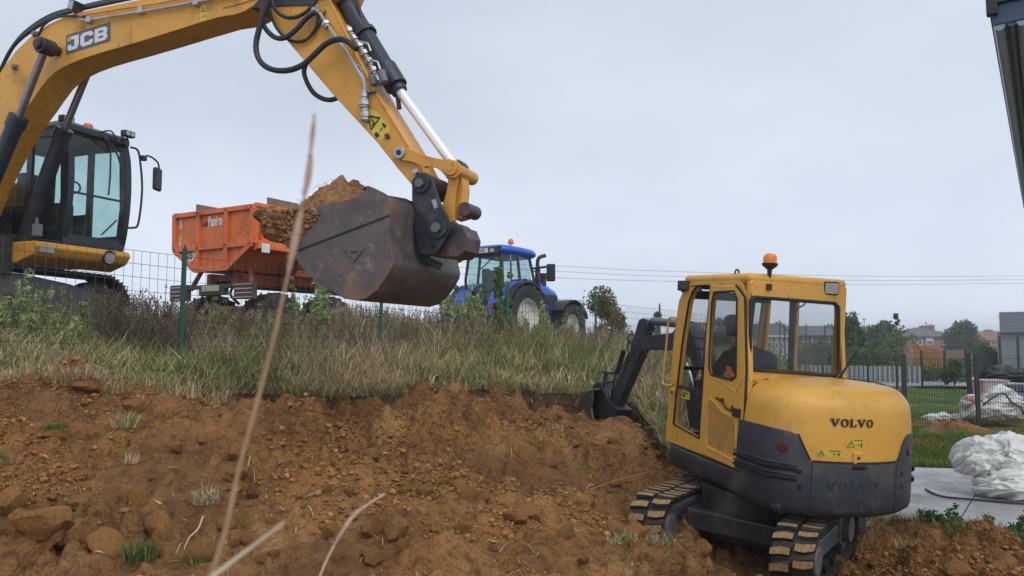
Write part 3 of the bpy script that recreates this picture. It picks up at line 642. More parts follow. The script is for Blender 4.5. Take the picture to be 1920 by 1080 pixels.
    mb.tube([(q.x+.02, 0, q.z+.02), (q.x+.045, 0, q.z+.045)], .014, 8); mb.tube([(q.x-.07, .01, q.z-.045), (q.x-.03, 0, q.z-.05)], .006, 6); bs = mb.build('beacon_bracket', BLK, rf, bevel=.003)
    mb = MB(); mb.M = T(q.x+.012, 0, q.z+.075); mb.lathe([(.016, -.02), (.022, .05), (.03, .055), (.066, .085), (.07, .105), (.062, .108)], 24); be = mb.build('beacon_base', BLK, rf)
    mb = MB(); mb.M = T(q.x+.012, 0, q.z+.075); mb.lathe([(.058, .105), (.06, .15), (.054, .172), (.038, .19), (.0, .197)], 24); mb.build('beacon_dome', ORL, be)
    a = onp(MV, 1567, 719, 1, -.05); b = onp(MV, 1607, 658, 1, -.16); mb = MB(); mb.tube([a, a+(b-a)*.5, b], [.017, .011, .006], 6); mb.cyl(a+Vector((0, .05, 0)), a-Vector((0, .02, 0)), .028, 12); mb.build('rear_wiper', BLK, t)
    # ---- boom, arm, bucket in the plane x = bx
    bx = .70
    PP = lambda pts, x=bx: [onp(MV, a, b, 0, x) for a, b in pts]
    def plate(pts, x0, x1, name, m_, bev=.012): mb = MB(); mb.prism(onpl(MV, pts, 0, bx), x0, x1, axis=0); return mb.build(name, m_, t, bevel=bev, seg=2)
    boom = plate([(1306,760),(1300,700),(1285,655),(1262,648),(1262,657),(1190,655),(1184,645),(1190,634),(1225,628),(1262,624),(1278,602),(1287,603),(1305,628),(1322,680),(1330,760)], bx-.02, bx+.16, 'boom', BOOMB)
    for k in range(5):
        pts = PP([(1290+4.2*k, 606+1*k), (1304+4.5*k, 640), (1314+4.5*k, 690)], bx-.03); mb = MB(); mb.tube(pts, .008, 6); mb.build('boom_pipe', mat('pipe_dark', (.10, .115, .14), .4, var=.2), boom)
    for py_ in (632, 652):
        a = onp(MV, 1298, py_, 0, bx-.045); b = onp(MV, 1325, py_+3, 0, bx-.045); mb = MB(); mb.tube([a, b], .009, 6); mb.build('pipe_clamp', BLK, boom)
    mb = MB(); pts = onpl(MV, [(1288,668),(1293,672),(1299,690),(1294,688)], 0, bx-.03); mb.prism(pts, bx-.03, bx-.026, axis=0); mb.build('yellow_label', LABY, boom, smooth=False)
    a, b = PP([(1288, 682), (1306, 735)], bx-.05); mb = MB(); mb.tube([a, b], .026, 12); mb.build('lift_cylinder_rod', CHR, t)
    plate([(1293,745),(1310,690),(1330,700),(1340,820),(1300,800)], bx-.06, bx+.2, 'swing_post', BOOMB)
    stick = plate([(1127,776),(1133,756),(1168,690),(1180,660),(1187,634),(1197,600),(1204,596),(1213,600),(1214,610),(1207,634),(1206,650),(1198,668),(1164,745),(1150,778),(1138,786)], bx+.0, bx+.12, 'stick', BOOMB)
    a, b, c = PP([(1206,601), (1226,602), (1296,610)], bx+.06); mb = MB(); mb.tube([a, b], .028, 10); rod = mb.build('stick_cylinder_rod', CHR, t)
    mb = MB(); mb.tube([b+(b-a)*-.1, c], .052, 14); mb.build('stick_cylinder', mat('cyl_grey', (.10, .125, .16), .35, .3, var=.15), t)
    a, b = PP([(1170,655), (1157,700)], bx-.0); c = PP([(1154,722)], bx-.0)[0]; mb = MB(); mb.tube([a, b], .038, 12); mb.build('bucket_cylinder', BOOMB, t); mb = MB(); mb.tube([b, c], .018, 8); mb.build('bucket_cylinder_rod', CHR, t)
    for i, pts in enumerate(([(1200,648),(1178,640),(1180,628),(1188,626)], [(1213,628),(1221,622),(1223,630)], [(1203,674),(1212,668),(1209,656)], [(1182,636),(1176,650),(1178,664),(1166,690),(1158,700)])):
        mb = MB(); mb.tube(smoothcurve(PP(pts, bx-.03), 5), .010, 6); mb.build('hydraulic_hose', HOSE, t)
    L1 = PP([(1140,694), (1134,738)]); L2 = PP([(1140,694), (1148,745)]); L3 = PP([(1134,697), (1154,700)]); L4 = PP([(1137, 715), (1153, 716)])
    for q in (L1, L2):
        for dx in (-.03, .13):
            mb = MB(); mb.tube([q[0]+Vector((dx, 0, 0)), q[1]+Vector((dx, 0, 0))], .024, 8); mb.build('tipping_link', BOOMB, t)
    for q in (L3, L4):
        mb = MB(); mb.tube([q[0]+Vector((-.04, 0, 0)), q[1]+Vector((-.04, 0, 0))], .02, 8); mb.build('link_pin', BOOMB, t)
    # bucket: width along local x
    prof = onpl(MV, [(1112,730),(1101,735),(1092,743),(1087,756),(1087,772),(1092,786),(1104,796),(1114,790),(1110,765),(1113,745)], 0, bx-.15)
    mb = MB(); mb.prism(prof, bx-.17, bx-.14, axis=0); mb.prism(prof, bx+.26, bx+.29, axis=0)
    pr = onpl(MV, [(1114,728),(1102,733),(1091,742),(1086,755),(1086,772),(1092,786),(1104,796)], 0, bx-.15)
    inn = [(a[0]-.02, a[1]-.02) for a in pr][::-1]; mb.prism(pr+inn, bx-.14, bx+.26, axis=0); bk = mb.build('bucket', mat('worn_bucket', (.14, .125, .12), .4, .5, var=.4, scale=8, dirt=MUD, damt=.5), t, bevel=.004)
    plate([(1118,722),(1132,716),(1150,755),(1165,768),(1160,782),(1135,786),(1118,776)], bx-.06, bx+.18, 'quick_hitch', BLK)
    # ---- undercarriage
    up = MV.to_3x3() @ Vector((0, 0, 1)); d = Vector((.585, .811, 0)); d = (d-up*d.dot(up)).normalized(); r_ = d.cross(up)
    return t, up, d, r_
DUSTM = mat('dusty_cord', (.30, .22, .16), .8); ORGV = mat('vest_orange', (.85, .10, .02), .6)
mini, vup, vd, vr = build_mini()
def stadium(L, r0, r1=None, n=60):
    """closed track path in (s along, z up), arc-length parametrised, returned as list of (pos, tangent angle)"""
    r1 = r1 or r0; per = [2*L, math.pi*r0+math.pi*r1]; tot = sum(per); out = []
    for i in range(n):
        q = i/n*tot
        if q < L: out.append(((-L/2+q), -r0+(r0-r0)*0, 0))
        elif q < L+math.pi*r1: a = (q-L)/r1; out.append((L/2+r1*math.sin(a), -r1*math.cos(a), a))
        elif q < 2*L+math.pi*r1: k = q-L-math.pi*r1; out.append((L/2-k, r1, math.pi))
        else: a = (q-2*L-math.pi*r1)/r0; out.append((-L/2-r0*math.sin(a), r0*math.cos(a), math.pi+a))
    return out
def build_undercarriage(t, centre, up, d, r, gauge, L, rad, width):
    Mi = MV.inverted(); Fm = frame(centre, r, d, up); Lm = Mi @ Fm      # machine-local frame of the undercarriage: x right, y travel, z up
    mb = MB(); mb.M = Lm; mb.box((-.42, -.45, -.02), (.42, .45, .16)); mb.box((-gauge/2+.1, -.28, -.12), (gauge/2-.1, .28, .04)); mb.build('undercarriage_frame', BLK, t, bevel=.02)
    mb = MB(); mb.M = Lm; mb.cyl((0, 0, .1), (0, 0, .36), .42, 28); mb.build('slew_ring', BLK, t)
    mb = MB(); mb.M = Lm; mb.tube([(.1, 1.2, -.08), (.1, .4, .0)], .05, 8); mb.tube([(-.3, 1.2, -.08), (-.2, .4, .0)], .05, 8); mb.box((-gauge/2-width/2, 1.25, -.26), (gauge/2+width/2, 1.31, .06)); mb.build('dozer_blade', DARKG, t, bevel=.01)
    lug = None
    for sgn in (-1, 1):
        x = sgn*gauge/2; st = stadium(L, rad-.035, None, 120)
        mb = MB(); mb.M = Lm; vs = []; fs = []; hw = width/2
        for (s, z, a) in st:
            nx, nz_ = math.sin(a), -math.cos(a)
            for (dx, off) in ((-hw, 0), (hw, 0), (hw, -.03), (-hw, -.03)): vs.append((x+dx, s+nx*off, z+nz_*off))
        n = len(st)
        for i in range(n):
            j = (i+1) % n
            for k in range(4): fs.append((i*4+k, j*4+k, j*4+(k+1) % 4, i*4+(k+1) % 4))
        mb.add(vs, fs); belt = mb.build('rubber_track', RUB, t)
        if lug is None:
            lb = MB(); lb.mi = 0
            P = [(.004, -.042, 0), (hw*.5, -.040, 0), (hw, -.008, 0), (hw, .048, 0), (hw*.45, .026, 0), (.004, .020, 0)]
            bot = [(p[0], p[1]*1.2, 0) for p in P]; top = [(p[0]*.95+.006, p[1]*.92, .034) for p in P]
            k = len(P); lb.add(bot+top, [(i, (i+1) % k, (i+1) % k+k, i+k) for i in range(k)]); lb.mi = 1; lb.add(top, [tuple(range(k))])
            lug = lb.build('track_lug', [RUB, MUDM], belt, smooth=False); me = lug.data; first = True
        m = 34; s2 = stadium(L, rad-.035, None, m)
        for i, (s, z, a) in enumerate(s2):
            for side in (0, 1):
                if first: ob = lug; first = False
                else: ob = lug.copy(); COL.objects.link(ob)
                ob.parent = belt
                s_, z_, a_ = (s, z, a)
                if side: 
                    q = stadium(L, rad-.035, None, m*2)[(2*i+1) % (2*m)]; s_, z_, a_ = q
                nx, nz_ = math.sin(a_), -math.cos(a_); tx, tz = math.cos(a_), math.sin(a_)
                X = Vector((1 if side else -1, 0, 0)); Z = Vector((0, nx, nz_)); Y = Z.cross(X)
                ob.matrix_local = Lm @ frame((x+(.006 if side else -.006), s_, z_), X, Y, Z) @ Matrix.Diagonal((random.uniform(.95, 1.03), random.uniform(.85, 1.08), random.uniform(.75, 1.1), 1))
        mb = MB(); mb.M = Lm; mb.box((x-.07, -L/2-.02, -.10), (x+.07, L/2+.02, .07)); mb.build('track_frame', DARKG, t, bevel=.02)
        for s, rr in ((-L/2, rad-.075), (L/2, rad-.075)):
            for q in (-1, 1):
                mb = MB(); mb.M = Lm; mb.cyl((x+q*.05, s, 0), (x+q*.085, s, 0), rr, 24); wh = mb.build('drive_sprocket' if s < 0 else 'idler_wheel', DARKG, t, bevel=.01)
            mb = MB(); mb.M = Lm; mb.cyl((x+.05, s, 0), (x+.15, s, 0), rr*.6, 18); mb.cyl((x-.05, s, 0), (x-.15, s, 0), rr*.6, 18); mb.build('hub_cover', DARKG, t, bevel=.012)
        for k in range(4):
            s = -L/2+L*(k+.8)/4.6; mb = MB(); mb.M = Lm; mb.cyl((x-.11, s, -rad+.115), (x+.11, s, -rad+.115), .06, 14); mb.build('track_roller', BLK, t)
VC = Vector((2.17, 6.96, .29))
build_undercarriage(mini, VC, vup, vd, vr, 1.25, 1.22, .275, .32)

# ---- the driver in the cab
def skin(name, chain, edges, radii, m_, parent, M, sub=2, root=0):
    me = bpy.data.meshes.new(name); me.from_pydata([tuple(M @ Vector(p)) for p in chain], edges, [])
    me.materials.append(m_); o = bpy.data.objects.new(name, me); COL.objects.link(o); o.parent = parent
    s = o.modifiers.new('skin', 'SKIN'); s.use_smooth_shade = True
    sv = me.skin_vertices[0].data if me.skin_vertices else None
    if sv is None:
        me.skin_vertices.new() if hasattr(me.skin_vertices, 'new') else None
        bm = bmesh.new(); bm.from_mesh(me); bm.verts.layers.skin.verify(); bm.to_mesh(me); bm.free(); sv = me.skin_vertices[0].data
    for i, r in enumerate(radii): sv[i].radius = (r, r) if not isinstance(r, tuple) else r
    sv[root].use_root = True
    b = o.modifiers.new('sub', 'SUBSURF'); b.levels = sub; b.render_levels = sub
    dg = bpy.context.evaluated_depsgraph_get(); ev = o.evaluated_get(dg); me2 = bpy.data.meshes.new_from_object(ev); me2.name = name
    o.modifiers.clear(); o.data = me2
    me2.materials.clear(); me2.materials.append(m_)
    me2.polygons.foreach_set('use_smooth', [True]*len(me2.polygons)); return o
SKIN = mat('skin', (.50, .27, .19), .55, var=.08); JKT = mat('dark_jacket', (.018, .02, .027), .85, var=.35, scale=9, bump=.5, bscale=12); TRO = mat('work_trousers', (.03, .034, .045), .9); HAIR = mat('short_dark_hair', (.02, .015, .012), .9, bump=.4, bscale=80)
def build_driver():
    # machine-local coordinates: x right, y forward, z up
    t = thing('person', 'driver in a dark jacket sitting at the levers inside the yellow mini excavator', 'person', MV @ T(.46, .52, .42))
    I = T(-.46, -.52, -.42)
    V_ = [(.46,.50,.50),(.45,.46,.66),(.43,.47,.82),(.39,.50,.94),(.31,.56,1.05),   # pelvis..neck base 0-4
          (.19,.54,.95),(.12,.70,.74),(.13,.88,.71),                                  # left shoulder, elbow, wrist 5-7
          (.60,.46,.94),(.74,.62,.76),(.80,.90,.74),                                  # right arm 8-10
          (.36,.60,.46),(.33,.98,.50),(.33,1.10,.16),(.33,1.17,.06),                 # left leg 11-14
          (.56,.60,.46),(.59,.98,.50),(.59,1.10,.16),(.59,1.17,.06)]                 # right leg 15-18
    E_ = [(0,1),(1,2),(2,3),(3,4),(3,5),(5,6),(6,7),(3,8),(8,9),(9,10),(0,11),(11,12),(12,13),(13,14),(0,15),(15,16),(16,17),(17,18)]
    R_ = [(.165,.13),(.165,.13),(.185,.14),(.17,.125),.066,.085,.055,.036,.078,.055,.036,.085,.064,.045,.04,.085,.064,.045,.04]
    body = skin('body', V_, E_, R_, JKT, t, I)
    DX = -.17; hv = [(.31,.565,1.04),(.29,.585,1.11),(.27,.615,1.19),(.27,.62,1.26),(.27,.625,1.31)]; IH = I @ T(DX, 0, 0)
    skin('head', hv, [(0,1),(1,2),(2,3),(3,4)], [.05,.052,(.072,.085),(.078,.098),(.06,.075)], SKIN, t, I)
    # face, ears, cap
    mb = MB(); mb.M = IH; mb.tube([(.44,.70,1.23),(.44,.735,1.195),(.44,.71,1.19)], [.009,.014,.006], 6); mb.build('nose', SKIN, t)
    for x in (.408,.472):
        mb = MB(); mb.M = IH @ T(x,.694,1.232) ; mb.lathe([(0,-.010),(.010,-.006),(.013,0),(.010,.006),(0,.010)], 10); mb.build('eye', WHT, t)
    mb = MB(); mb.M = IH; mb.tube([(.415,.700,1.165),(.44,.712,1.162),(.465,.700,1.165)], .006, 6); mb.build('mouth', mat('lip', (.35,.13,.10), .6), t)
    for x in (.362,.518):
        mb = MB(); mb.M = IH @ T(x,.61,1.215); mb.lathe([(.002,-.03),(.012,-.015),(.015,.01),(.012,.026),(.002,.034)], 8); mb.build('ear', SKIN, t)
    mb = MB(); mb.M = IH @ T(.44,.612,1.235); mb.lathe([(.082,.0),(.092,.02),(.091,.06),(.08,.095),(.05,.118),(0,.125)], 20); mb.box((-.06,.06,.012),(.06,.165,.022)); mb.build('cap', HAIR, t)
    mb = MB(); mb.M = IH @ T(.44,.585,1.21); mb.lathe([(.06,-.06),(.083,-.02),(.088,.03)], 18); mb.build('hair', HAIR, t)
    # hands closed on the levers, five fingers each
    for (wx, wy, wz, s) in ((.15,.955,.715,1),(.84,.955,.735,-1)):
        ch = [(wx+.05*s*0,wy-.05,wz),(wx,wy,wz+.0),(wx-.002*s,wy+.035,wz+.01)]; ed = [(0,1),(1,2)]; rr = [.03,(.028,.04),(.022,.04)]
        pal = skin('hand', ch, ed, rr, SKIN, t, I, 1)
        for k in range(4):
            zz = wz+.038-.022*k; l = (.052,.060,.056,.044)[k]
            q = [(wx-.008*s,wy+.03,zz),(wx-.018*s,wy+.03+l*.55,zz),(wx+.012*s,wy+.03+l*.75,zz-.003),(wx+.028*s,wy+.03+l*.3,zz-.004)]
            skin('finger', q, [(0,1),(1,2),(2,3)], [.010,.0095,.009,.008], SKIN, pal, I, 1)
        q = [(wx,wy-.005,wz+.035),(wx+.02*s,wy+.025,wz+.06),(wx+.03*s,wy+.055,wz+.065)]
        skin('thumb', q, [(0,1),(1,2)], [.012,.011,.009], SKIN, pal, I, 1)
    mb = MB(); mb.M = I; mb.tube([(.335,.97,.50),(.34,.80,.47)], .078, 10); mb.tube([(.59,.97,.50),(.58,.80,.47)], .078, 10); mb.build('trousers', TRO, t)
build_driver()

# ================================================================ large crawler excavator (left)
A22 = math.radians(22); HJ = Vector((math.cos(A22), -math.sin(A22), 0)); AJ = Vector((math.sin(A22), math.cos(A22), 0))
OJ = Vector((-1.84, 7.5, 1.95)); MJ = frame(OJ, HJ, AJ, Vector((0, 0, 1)))      # x forward along the arm, y to its left, z up
LUMP = {}
def build_jcb():
    t = thing('crawler_excavator', 'large orange-yellow crawler excavator lifting a bucket of soil, left behind the fence', 'excavator', MJ)
    pl = lambda pts, y=0: onpl(MJ, pts, 1, y)
    J = lambda px, py, y=0: onp(MJ, px, py, 1, y)
    W = .36
    def plate(pts, y0, y1, name, m_, bev=.008, par=None, yref=None):
        mb = MB(); mb.prism(pl(pts, y0 if yref is None else yref), y0, y1, axis=1); return mb.build(name, m_, par or t, bevel=bev, seg=2)
    # boom: sides, underside and top as one box section with a slight recess of the side plates
    up_ = [(-170,520),(-130,400),(-90,310),(-45,225),(-18,170),(5,128),(30,95),(58,68),(92,45),(130,27),(190,14),(300,-8),(420,-34),(520,-60),(600,-85),(640,-80)]
    lo_ = [(655,-45),(640,-10),(600,5),(540,8),(500,4),(480,9),(462,20),(440,28),(409,33),(350,51),(296,68),(237,86),(205,95),(166,107),(135,119),(108,133),(88,152),(71,175),(56,197),(44,213),(25,243),(0,285),(-30,345),(-60,420),(-90,520)]
    boom = plate(up_+lo_, 0, W, 'boom', YEL, .006)
    # edge flanges of the box section, weld seams
    fl = [J(a, b) for a, b in lo_[2:]]; mb = MB(); mb.tube([p+Vector((0, -.004, .006)) for p in smoothcurve(fl, 2)], .009, 5); mb.build('weld_seam', YEL, boom)
    mb = MB(); mb.tube([J(418,14,-.003), J(438,10,-.003), J(480,-3,-.003)], .012, 5); mb.build('weld_seam', YEL, boom)
    mb = MB(); mb.tube([J(243,28,-.002), J(246,80,-.002)], .005, 4); mb.build('weld_seam', YEL, boom)
    plate([(470,15),(500,-20),(560,-40),(600,-10),(580,10),(520,12)], -.012, W+.012, 'boom_nose', BLK)
    # pipe runs along the side and top
    for k, (dy, r, n_) in enumerate(((0, .017, 'steel_pipe'), (-11, .012, 'steel_pipe'))):
        pts = [J(150,36+dy*.5,-.035), J(162,38+dy,-.04), J(230,27+dy,-.04), J(300,16+dy,-.04), J(370,3+dy,-.04), J(450,-12+dy,-.04)]
        mb = MB(); mb.tube(pts, r, 8); mb.build('steel_pipe', STEEL if k == 0 else YEL, boom)
    for px_, py_ in ((165, 38), (262, 20), (366, 5)):
        a = J(px_, py_, -.05); mb = MB(); mb.box((a.x-.035, -.06, a.z-.03), (a.x+.035, 0, a.z+.05)); mb.cyl((a.x, -.07, a.z-.02), (a.x, -.0, a.z-.02), .014, 8); mb.build('pipe_clamp', STEEL, boom, bevel=.006)
    for k in range(3):
        pts = [J(-60+k*3, 235, .06+.05*k), J(-8, 148, .06+.05*k), J(24+k*2, 88-3*k, .06+.05*k), J(62, 55-3*k, .06+.05*k), J(100, 33-3*k, .06+.05*k), J(140, 20-2*k, .06+.05*k), J(220, 2-2*k, .08+.05*k), J(320, -18, .1+.05*k)]
        mb = MB(); mb.tube(smoothcurve(pts, 4), .024, 8); mb.build('hydraulic_hose', HOSE, boom)
    mb = MB(); mb.tube(smoothcurve([J(72, 68, .0), J(80, 50, -.02), J(98, 36, -.03), J(125, 30, -.03), J(160, 32, -.03)], 5), .014, 7); mb.build('hydraulic_hose', HOSE, boom)
    for a_, b_ in ((30, 126), (68, 64)):
        p = J(a_, b_, -.01); mb = MB(); mb.cyl(p+Vector((0, -.05, 0)), p+Vector((0, .2, 0)), .03, 8); mb.box((p.x-.05, -.03, p.z-.03), (p.x+.03, .02, p.z+.03)); mb.build('hose_clamp', mat('dull_zinc', (.2, .17, .15), .6, .4), boom)
    # work light on the boom
    p = J(144, 14, .0); mb = MB(); mb.M = T(*p) @ RY(.3); mb.box((-.06, -.08, -.065), (.05, .06, .065)); mb.tube([(0, 0, -.06), (-.02, .02, -.16)], .014, 6); l_ = mb.build('boom_lamp', BLK, boom, bevel=.015)
    mb = MB(); mb.M = T(*p) @ RY(.3); mb.box((-.045, -.086, -.05), (.04, -.08, .05)); mb.build('lamp_lens', LENS, l_)
    # decal: grey panel with white letters
    c0, c1, c2, c3 = J(123, 103, -.003), J(207, 77, -.003), J(207, 41, -.003), J(124, 66, -.003)
    mb = MB(); mb.add([c0, c1, c2, c3], [(0, 1, 2, 3)]); dec = mb.build('decal_panel', mat('decal_grey', (.085, .085, .10), .5, var=.05), boom, smooth=False)
    ux = (c1-c0); uz = (c3-c0); ux2 = (c2-c3)
    def mp_(u, v, d): 
        b = c0+ux*u; tt = c3+ux2*u; q = b+(tt-b)*v; return Vector((q.x, -.005-d, q.z))
    mb = MB(); word(mb, 'JCB', BLOCK, 1.0, .05, lambda u, v, d: mp_(.05+u*.265, .14+v*.70, d), .003); mb.build('decal_letters', mat('decal_white', (.62, .62, .64), .5, var=.05), dec, smooth=False)
    mb = MB(); mb.add([mp_(.04, .62, .001), mp_(.115, .62, .001), mp_(.115, .86, .001), mp_(.04, .86, .001)], [(0, 1, 2, 3)]); mb.build('decal_emblem', mat('emblem_gold', (.55, .28, .04), .5), dec, smooth=False)
    c = [J(376, 39, -.003), J(385, 37, -.003), J(386, 9, -.003), J(376, 11, -.003)]; mb = MB(); mb.add(c, [(0, 1, 2, 3)]); lb = mb.build('warning_label', LABY, boom, smooth=False)
    mb = MB(); q = [J(378, 22, -.006), J(384, 21, -.006), J(381, 13, -.006)]; mb.tube(q+[q[0]], .004, 5); mb.tube([J(379, 33, -.006), J(382, 30, -.006), J(382, 27, -.006)], .004, 5); mb.build('label_print', BLKP, lb, smooth=False)
    # boom lift cylinders
    for (y, a, b, c, d_) in ((-.17, (86, 88), (34, 222), (22, 250), (-70, 470)), (W+.17, (172, 118), (120, 245), (112, 262), (40, 470))):
        A_, B_, C_, D_ = J(*a, y), J(*b, y), J(*c, y), J(*d_, y)
        mb = MB(); mb.tube([A_, B_], .046, 16); mb.build('lift_cylinder_rod', mat('dull_chrome', (.22, .20, .20), .35, .8, var=.15), t)
        mb = MB(); u_ = (C_-B_).normalized(); mb.tube([B_-u_*.03, B_+u_*.13], .115, 16); mb.tube([B_+u_*.12, D_], .098, 16); mb.build('lift_cylinder', mat('cylinder_navy', (.018, .022, .036), .4, var=.3, dirt=(.08, .07, .07), damt=.2), t)
        mb = MB(); mb.cyl(A_-Vector((0, .09, 0)), A_+Vector((0, .09, 0)), .10, 18); mb.build('cylinder_eye', BLK, t, bevel=.012)
        if y < 0:
            mb = MB(); mb.cyl((A_.x, -.30, A_.z), (A_.x, 0, A_.z), .062, 14); q = J(100, 98, -.1); mb.tube([A_, q], [.09, .05], 12); mb.build('pivot_pin', BLK, boom, bevel=.01)
    # stick
    s_up = [(590,-90),(618,0),(665,98),(707,178),(740,232),(769,279),(790,318)]
    s_lo = [(800,352),(775,350),(748,319),(707,267),(630,184),(567,110),(511,45),(488,-30),(480,-90)]
    stick = plate(s_up+s_lo, .0, W, 'stick', YEL, .010)
    mb = MB(); mb.tube([J(a, b, -.004) for a, b in s_up[1:]], .010, 5); mb.build('weld_seam', YEL, stick)
    mb = MB(); a, b = J(770, 286, -.02), J(803, 296, -.02)
    # hydraulic pipes and fittings on the stick side
    pts = [J(595,18,-.05), J(608,38,-.05), J(640,84,-.05), J(676,140,-.05), J(681,150,-.05), J(684,162,-.05), J(684,172,-.05)]
    mb = MB(); mb.tube(smoothcurve(pts, 3), .019, 8); mb.build('steel_pipe', STEEL, stick)
    def fit(px, py, r=.03, l=.07, n_='pipe_fitting', dx=0, dz=1):
        p = J(px, py, -.05); v = Vector((dx, 0, dz)).normalized(); mb = MB(); mb.cyl(p-v*l, p+v*l, r, 8); mb.cyl(p-v*l*.5, p+v*l*.3, r*1.35, 6); mb.build(n_, STEEL, stick, bevel=.003)
    fit(592, 20, .034, .06, dx=1, dz=-.6); fit(612, 46, .036, .04, dx=.5, dz=-1); fit(683, 178, .028, .05); fit(683, 194, .045, .045); fit(685, 214, .034, .06); fit(684, 224, .038, .02)
    mb = MB(); a = J(690, 173, -.03); mb.box((a.x-.03, -.05, a.z-.01), (a.x+.09, 0, a.z+.01)); mb.build('pipe_bracket', DARKG, stick)
    for (px, py) in ((655,58),(665,72),(675,86),(683,100),(692,115),(700,132),(710,150)):
        p = J(px, py, .10); v = Vector((.6, 0, -1)).normalized(); mb = MB(); mb.cyl(p-v*.06, p+v*.06, .032, 8); mb.cyl(p-v*.02, p+v*.03, .048, 6); mb.build('pipe_fitting', STEEL, stick, bevel=.003)
    for (px, py) in ((676,78),(694,112)):
        mb = MB(); mb.tube([J(px, py, .02), J(px+14, py+4, .02), J(px+19, py+18, .02)], .011, 6); mb.build('pipe_fitting', STEEL, stick)
    p = J(697, 142, -.01); mb = MB(); mb.cyl(p, p+Vector((.03, 0, -.1)), .038, 8); mb.cyl(p+Vector((.11, 0, .03)), p+Vector((.15, 0, -.09)), .045, 10); mb.build('pipe_fitting', DARKG, stick)
    p = J(645, 60, -.1)
    # big hoses hanging between boom and stick
    HZ = [([(508,-8),(496,20),(485,58),(480,85),(484,108),(497,124),(518,132),(545,131),(570,120),(592,100),(612,82),(632,74),(650,77),(668,92)], -.16, .030),
          ([(497,-20),(492,20),(494,45),(503,60),(518,71),(536,70),(556,55),(574,35),(591,22)], -.10, .027),
          ([(508,-10),(514,14),(530,30),(550,33),(572,24),(590,5),(600,-10)], -.08, .020),
          ([(500,-20),(506,20),(516,48),(532,68),(552,78),(575,74),(592,52),(598,26)], -.04, .016),
          ([(574,118),(570,135),(576,155),(588,174),(605,185),(622,187),(640,180)], .12, .026),
          ([(610,20),(600,45),(585,64)], -.02, .010)]
    for pts, y, r in HZ:
        mb = MB(); mb.tube(smoothcurve([J(a, b, y) for a, b in pts], 5), r, 10); mb.build('hydraulic_hose', HOSE, t)
    # labels on the stick
    c = [J(668,120,-.003), J(675,123,-.003), J(682,139,-.003), J(676,141,-.003)]; mb = MB(); mb.add(c, [(0,1,2,3)]); l_ = mb.build('white_label', WHT, stick, smooth=False)
    mb = MB(); mb.tube([J(671,124,-.006), J(678,137,-.006)], .010, 5); mb.build('label_print', BLKP, l_, smooth=False)
    c = [J(689,205,-.003), J(706,208,-.003), J(731,240,-.003), J(728,254,-.003), J(712,265,-.003), J(684,233,-.003)]; mb = MB(); mb.add(c, [(0,1,2,3,4,5)]); l_ = mb.build('warning_label', LABY, stick, smooth=False)
    mb = MB(); q = [J(691,217,-.006), J(712,221,-.006), J(696,243,-.006)]; mb.tube(q+[q[0], q[1]], .010, 5)
    mb.tube([J(697,224,-.006), J(702,230,-.006), J(698,235,-.006)], .007, 5); mb.tube([J(718,232,-.006), J(723,238,-.006)], .014, 5); mb.tube([J(713,246,-.006), J(716,240,-.006)], .006, 5); mb.tube([J(705,250,-.006), J(709,256,-.006)], .020, 5); mb.build('label_print', BLKP, l_, smooth=False)
    mb = MB(); mb.tube([J(724,252,-.006), J(729,259,-.006)], .024, 5); mb.build('paint_chip', mat('chip_brown', (.09, .04, .03), .8), stick, smooth=False)
    # bucket cylinder above the stick
    a, b, c, d_ = J(628,-30,.18), J(700,90,.18), J(744,163,.18), J(850,308,.18); u_ = (c-a).normalized()
    mb = MB(); mb.tube([a, c-u_*.25], .098, 20); mb.tube([c-u_*.26, c], .118, 20); mb.tube([c, c+u_*.07], .085, 16); cy = mb.build('bucket_cylinder', mat('cylinder_navy', (.02, .02, .03)), t, bevel=.006)
    mb = MB(); mb.tube([c, d_], .052, 16); mb.build('cylinder_rod', mat('bright_chrome', (.86, .86, .88), .28, .6, var=.03), cy)
    o_ = Vector((.12, 0, .06)); mb = MB(); mb.tube([J(655,-30,.12)+o_*.3, J(680,40,.12), J(702,78,.12), J(722,112,.12), J(738,138,.12)], .018, 7); mb.build('cylinder_pipe', BLK, cy)
    mb = MB(); mb.cyl(b-u_*.22, b-u_*.17, .125, 16); mb.build('cylinder_band', BLK, cy)
    mb = MB(); mb.tube([c+u_*.02+Vector((.0, 0, -.08)), c+u_*.1+Vector((-.02, 0, -.15))], .025, 8); mb.build('cylinder_port', BLK, cy)
    # linkage
    def linkp(pts, y0, y1, name, m_, bev=.008): return plate(pts, y0, y1, name, m_, bev, t)
    Lk = [(737,283),(741,276),(750,272),(760,275),(790,289),(815,296),(833,299),(846,298),(858,303),(865,313),(864,324),(856,332),(845,334),(835,331),(828,322),(818,314),(800,311),(795,315),(788,310),(770,303),(752,300),(742,296)]
    for y in (-.05, W+.01): linkp(Lk, y, y+.04, 'tipping_lever', YEL)
    for (px, py, r, n_, m_) in ((750,287,.062,'pivot_pin',STEEL),(846,316,.070,'pivot_pin',YEL),(780,322,.030,'pivot_pin',STEEL)):
        p = J(px, py, -.05); mb = MB(); mb.cyl(p-Vector((0, .028, 0)), p+Vector((0, W+.12, 0)), r, 20); mb.build(n_, m_, t, bevel=.008)
        if r > .05: mb = MB(); mb.cyl(p-Vector((0, .034, 0)), p-Vector((0, .02, 0)), r*.45, 12); mb.build('pin_bolt', BLK if px == 750 else YEL, t)
    p = J(846, 316, W); mb = MB(); mb.cyl(p+Vector((0.0, .06, 0)), p+Vector((0, .2, 0)), .115, 20); mb.build('pin_collar', mat('rusty_navy', (.06, .05, .06), .5, .2, var=.3, dirt=(.2, .09, .04), damt=.4), t, bevel=.01)
    # second link down to the bucket hitch
    K1 = [(841,327),(858,330),(852,365),(851,413),(842,420),(832,398),(829,385),(836,362)]
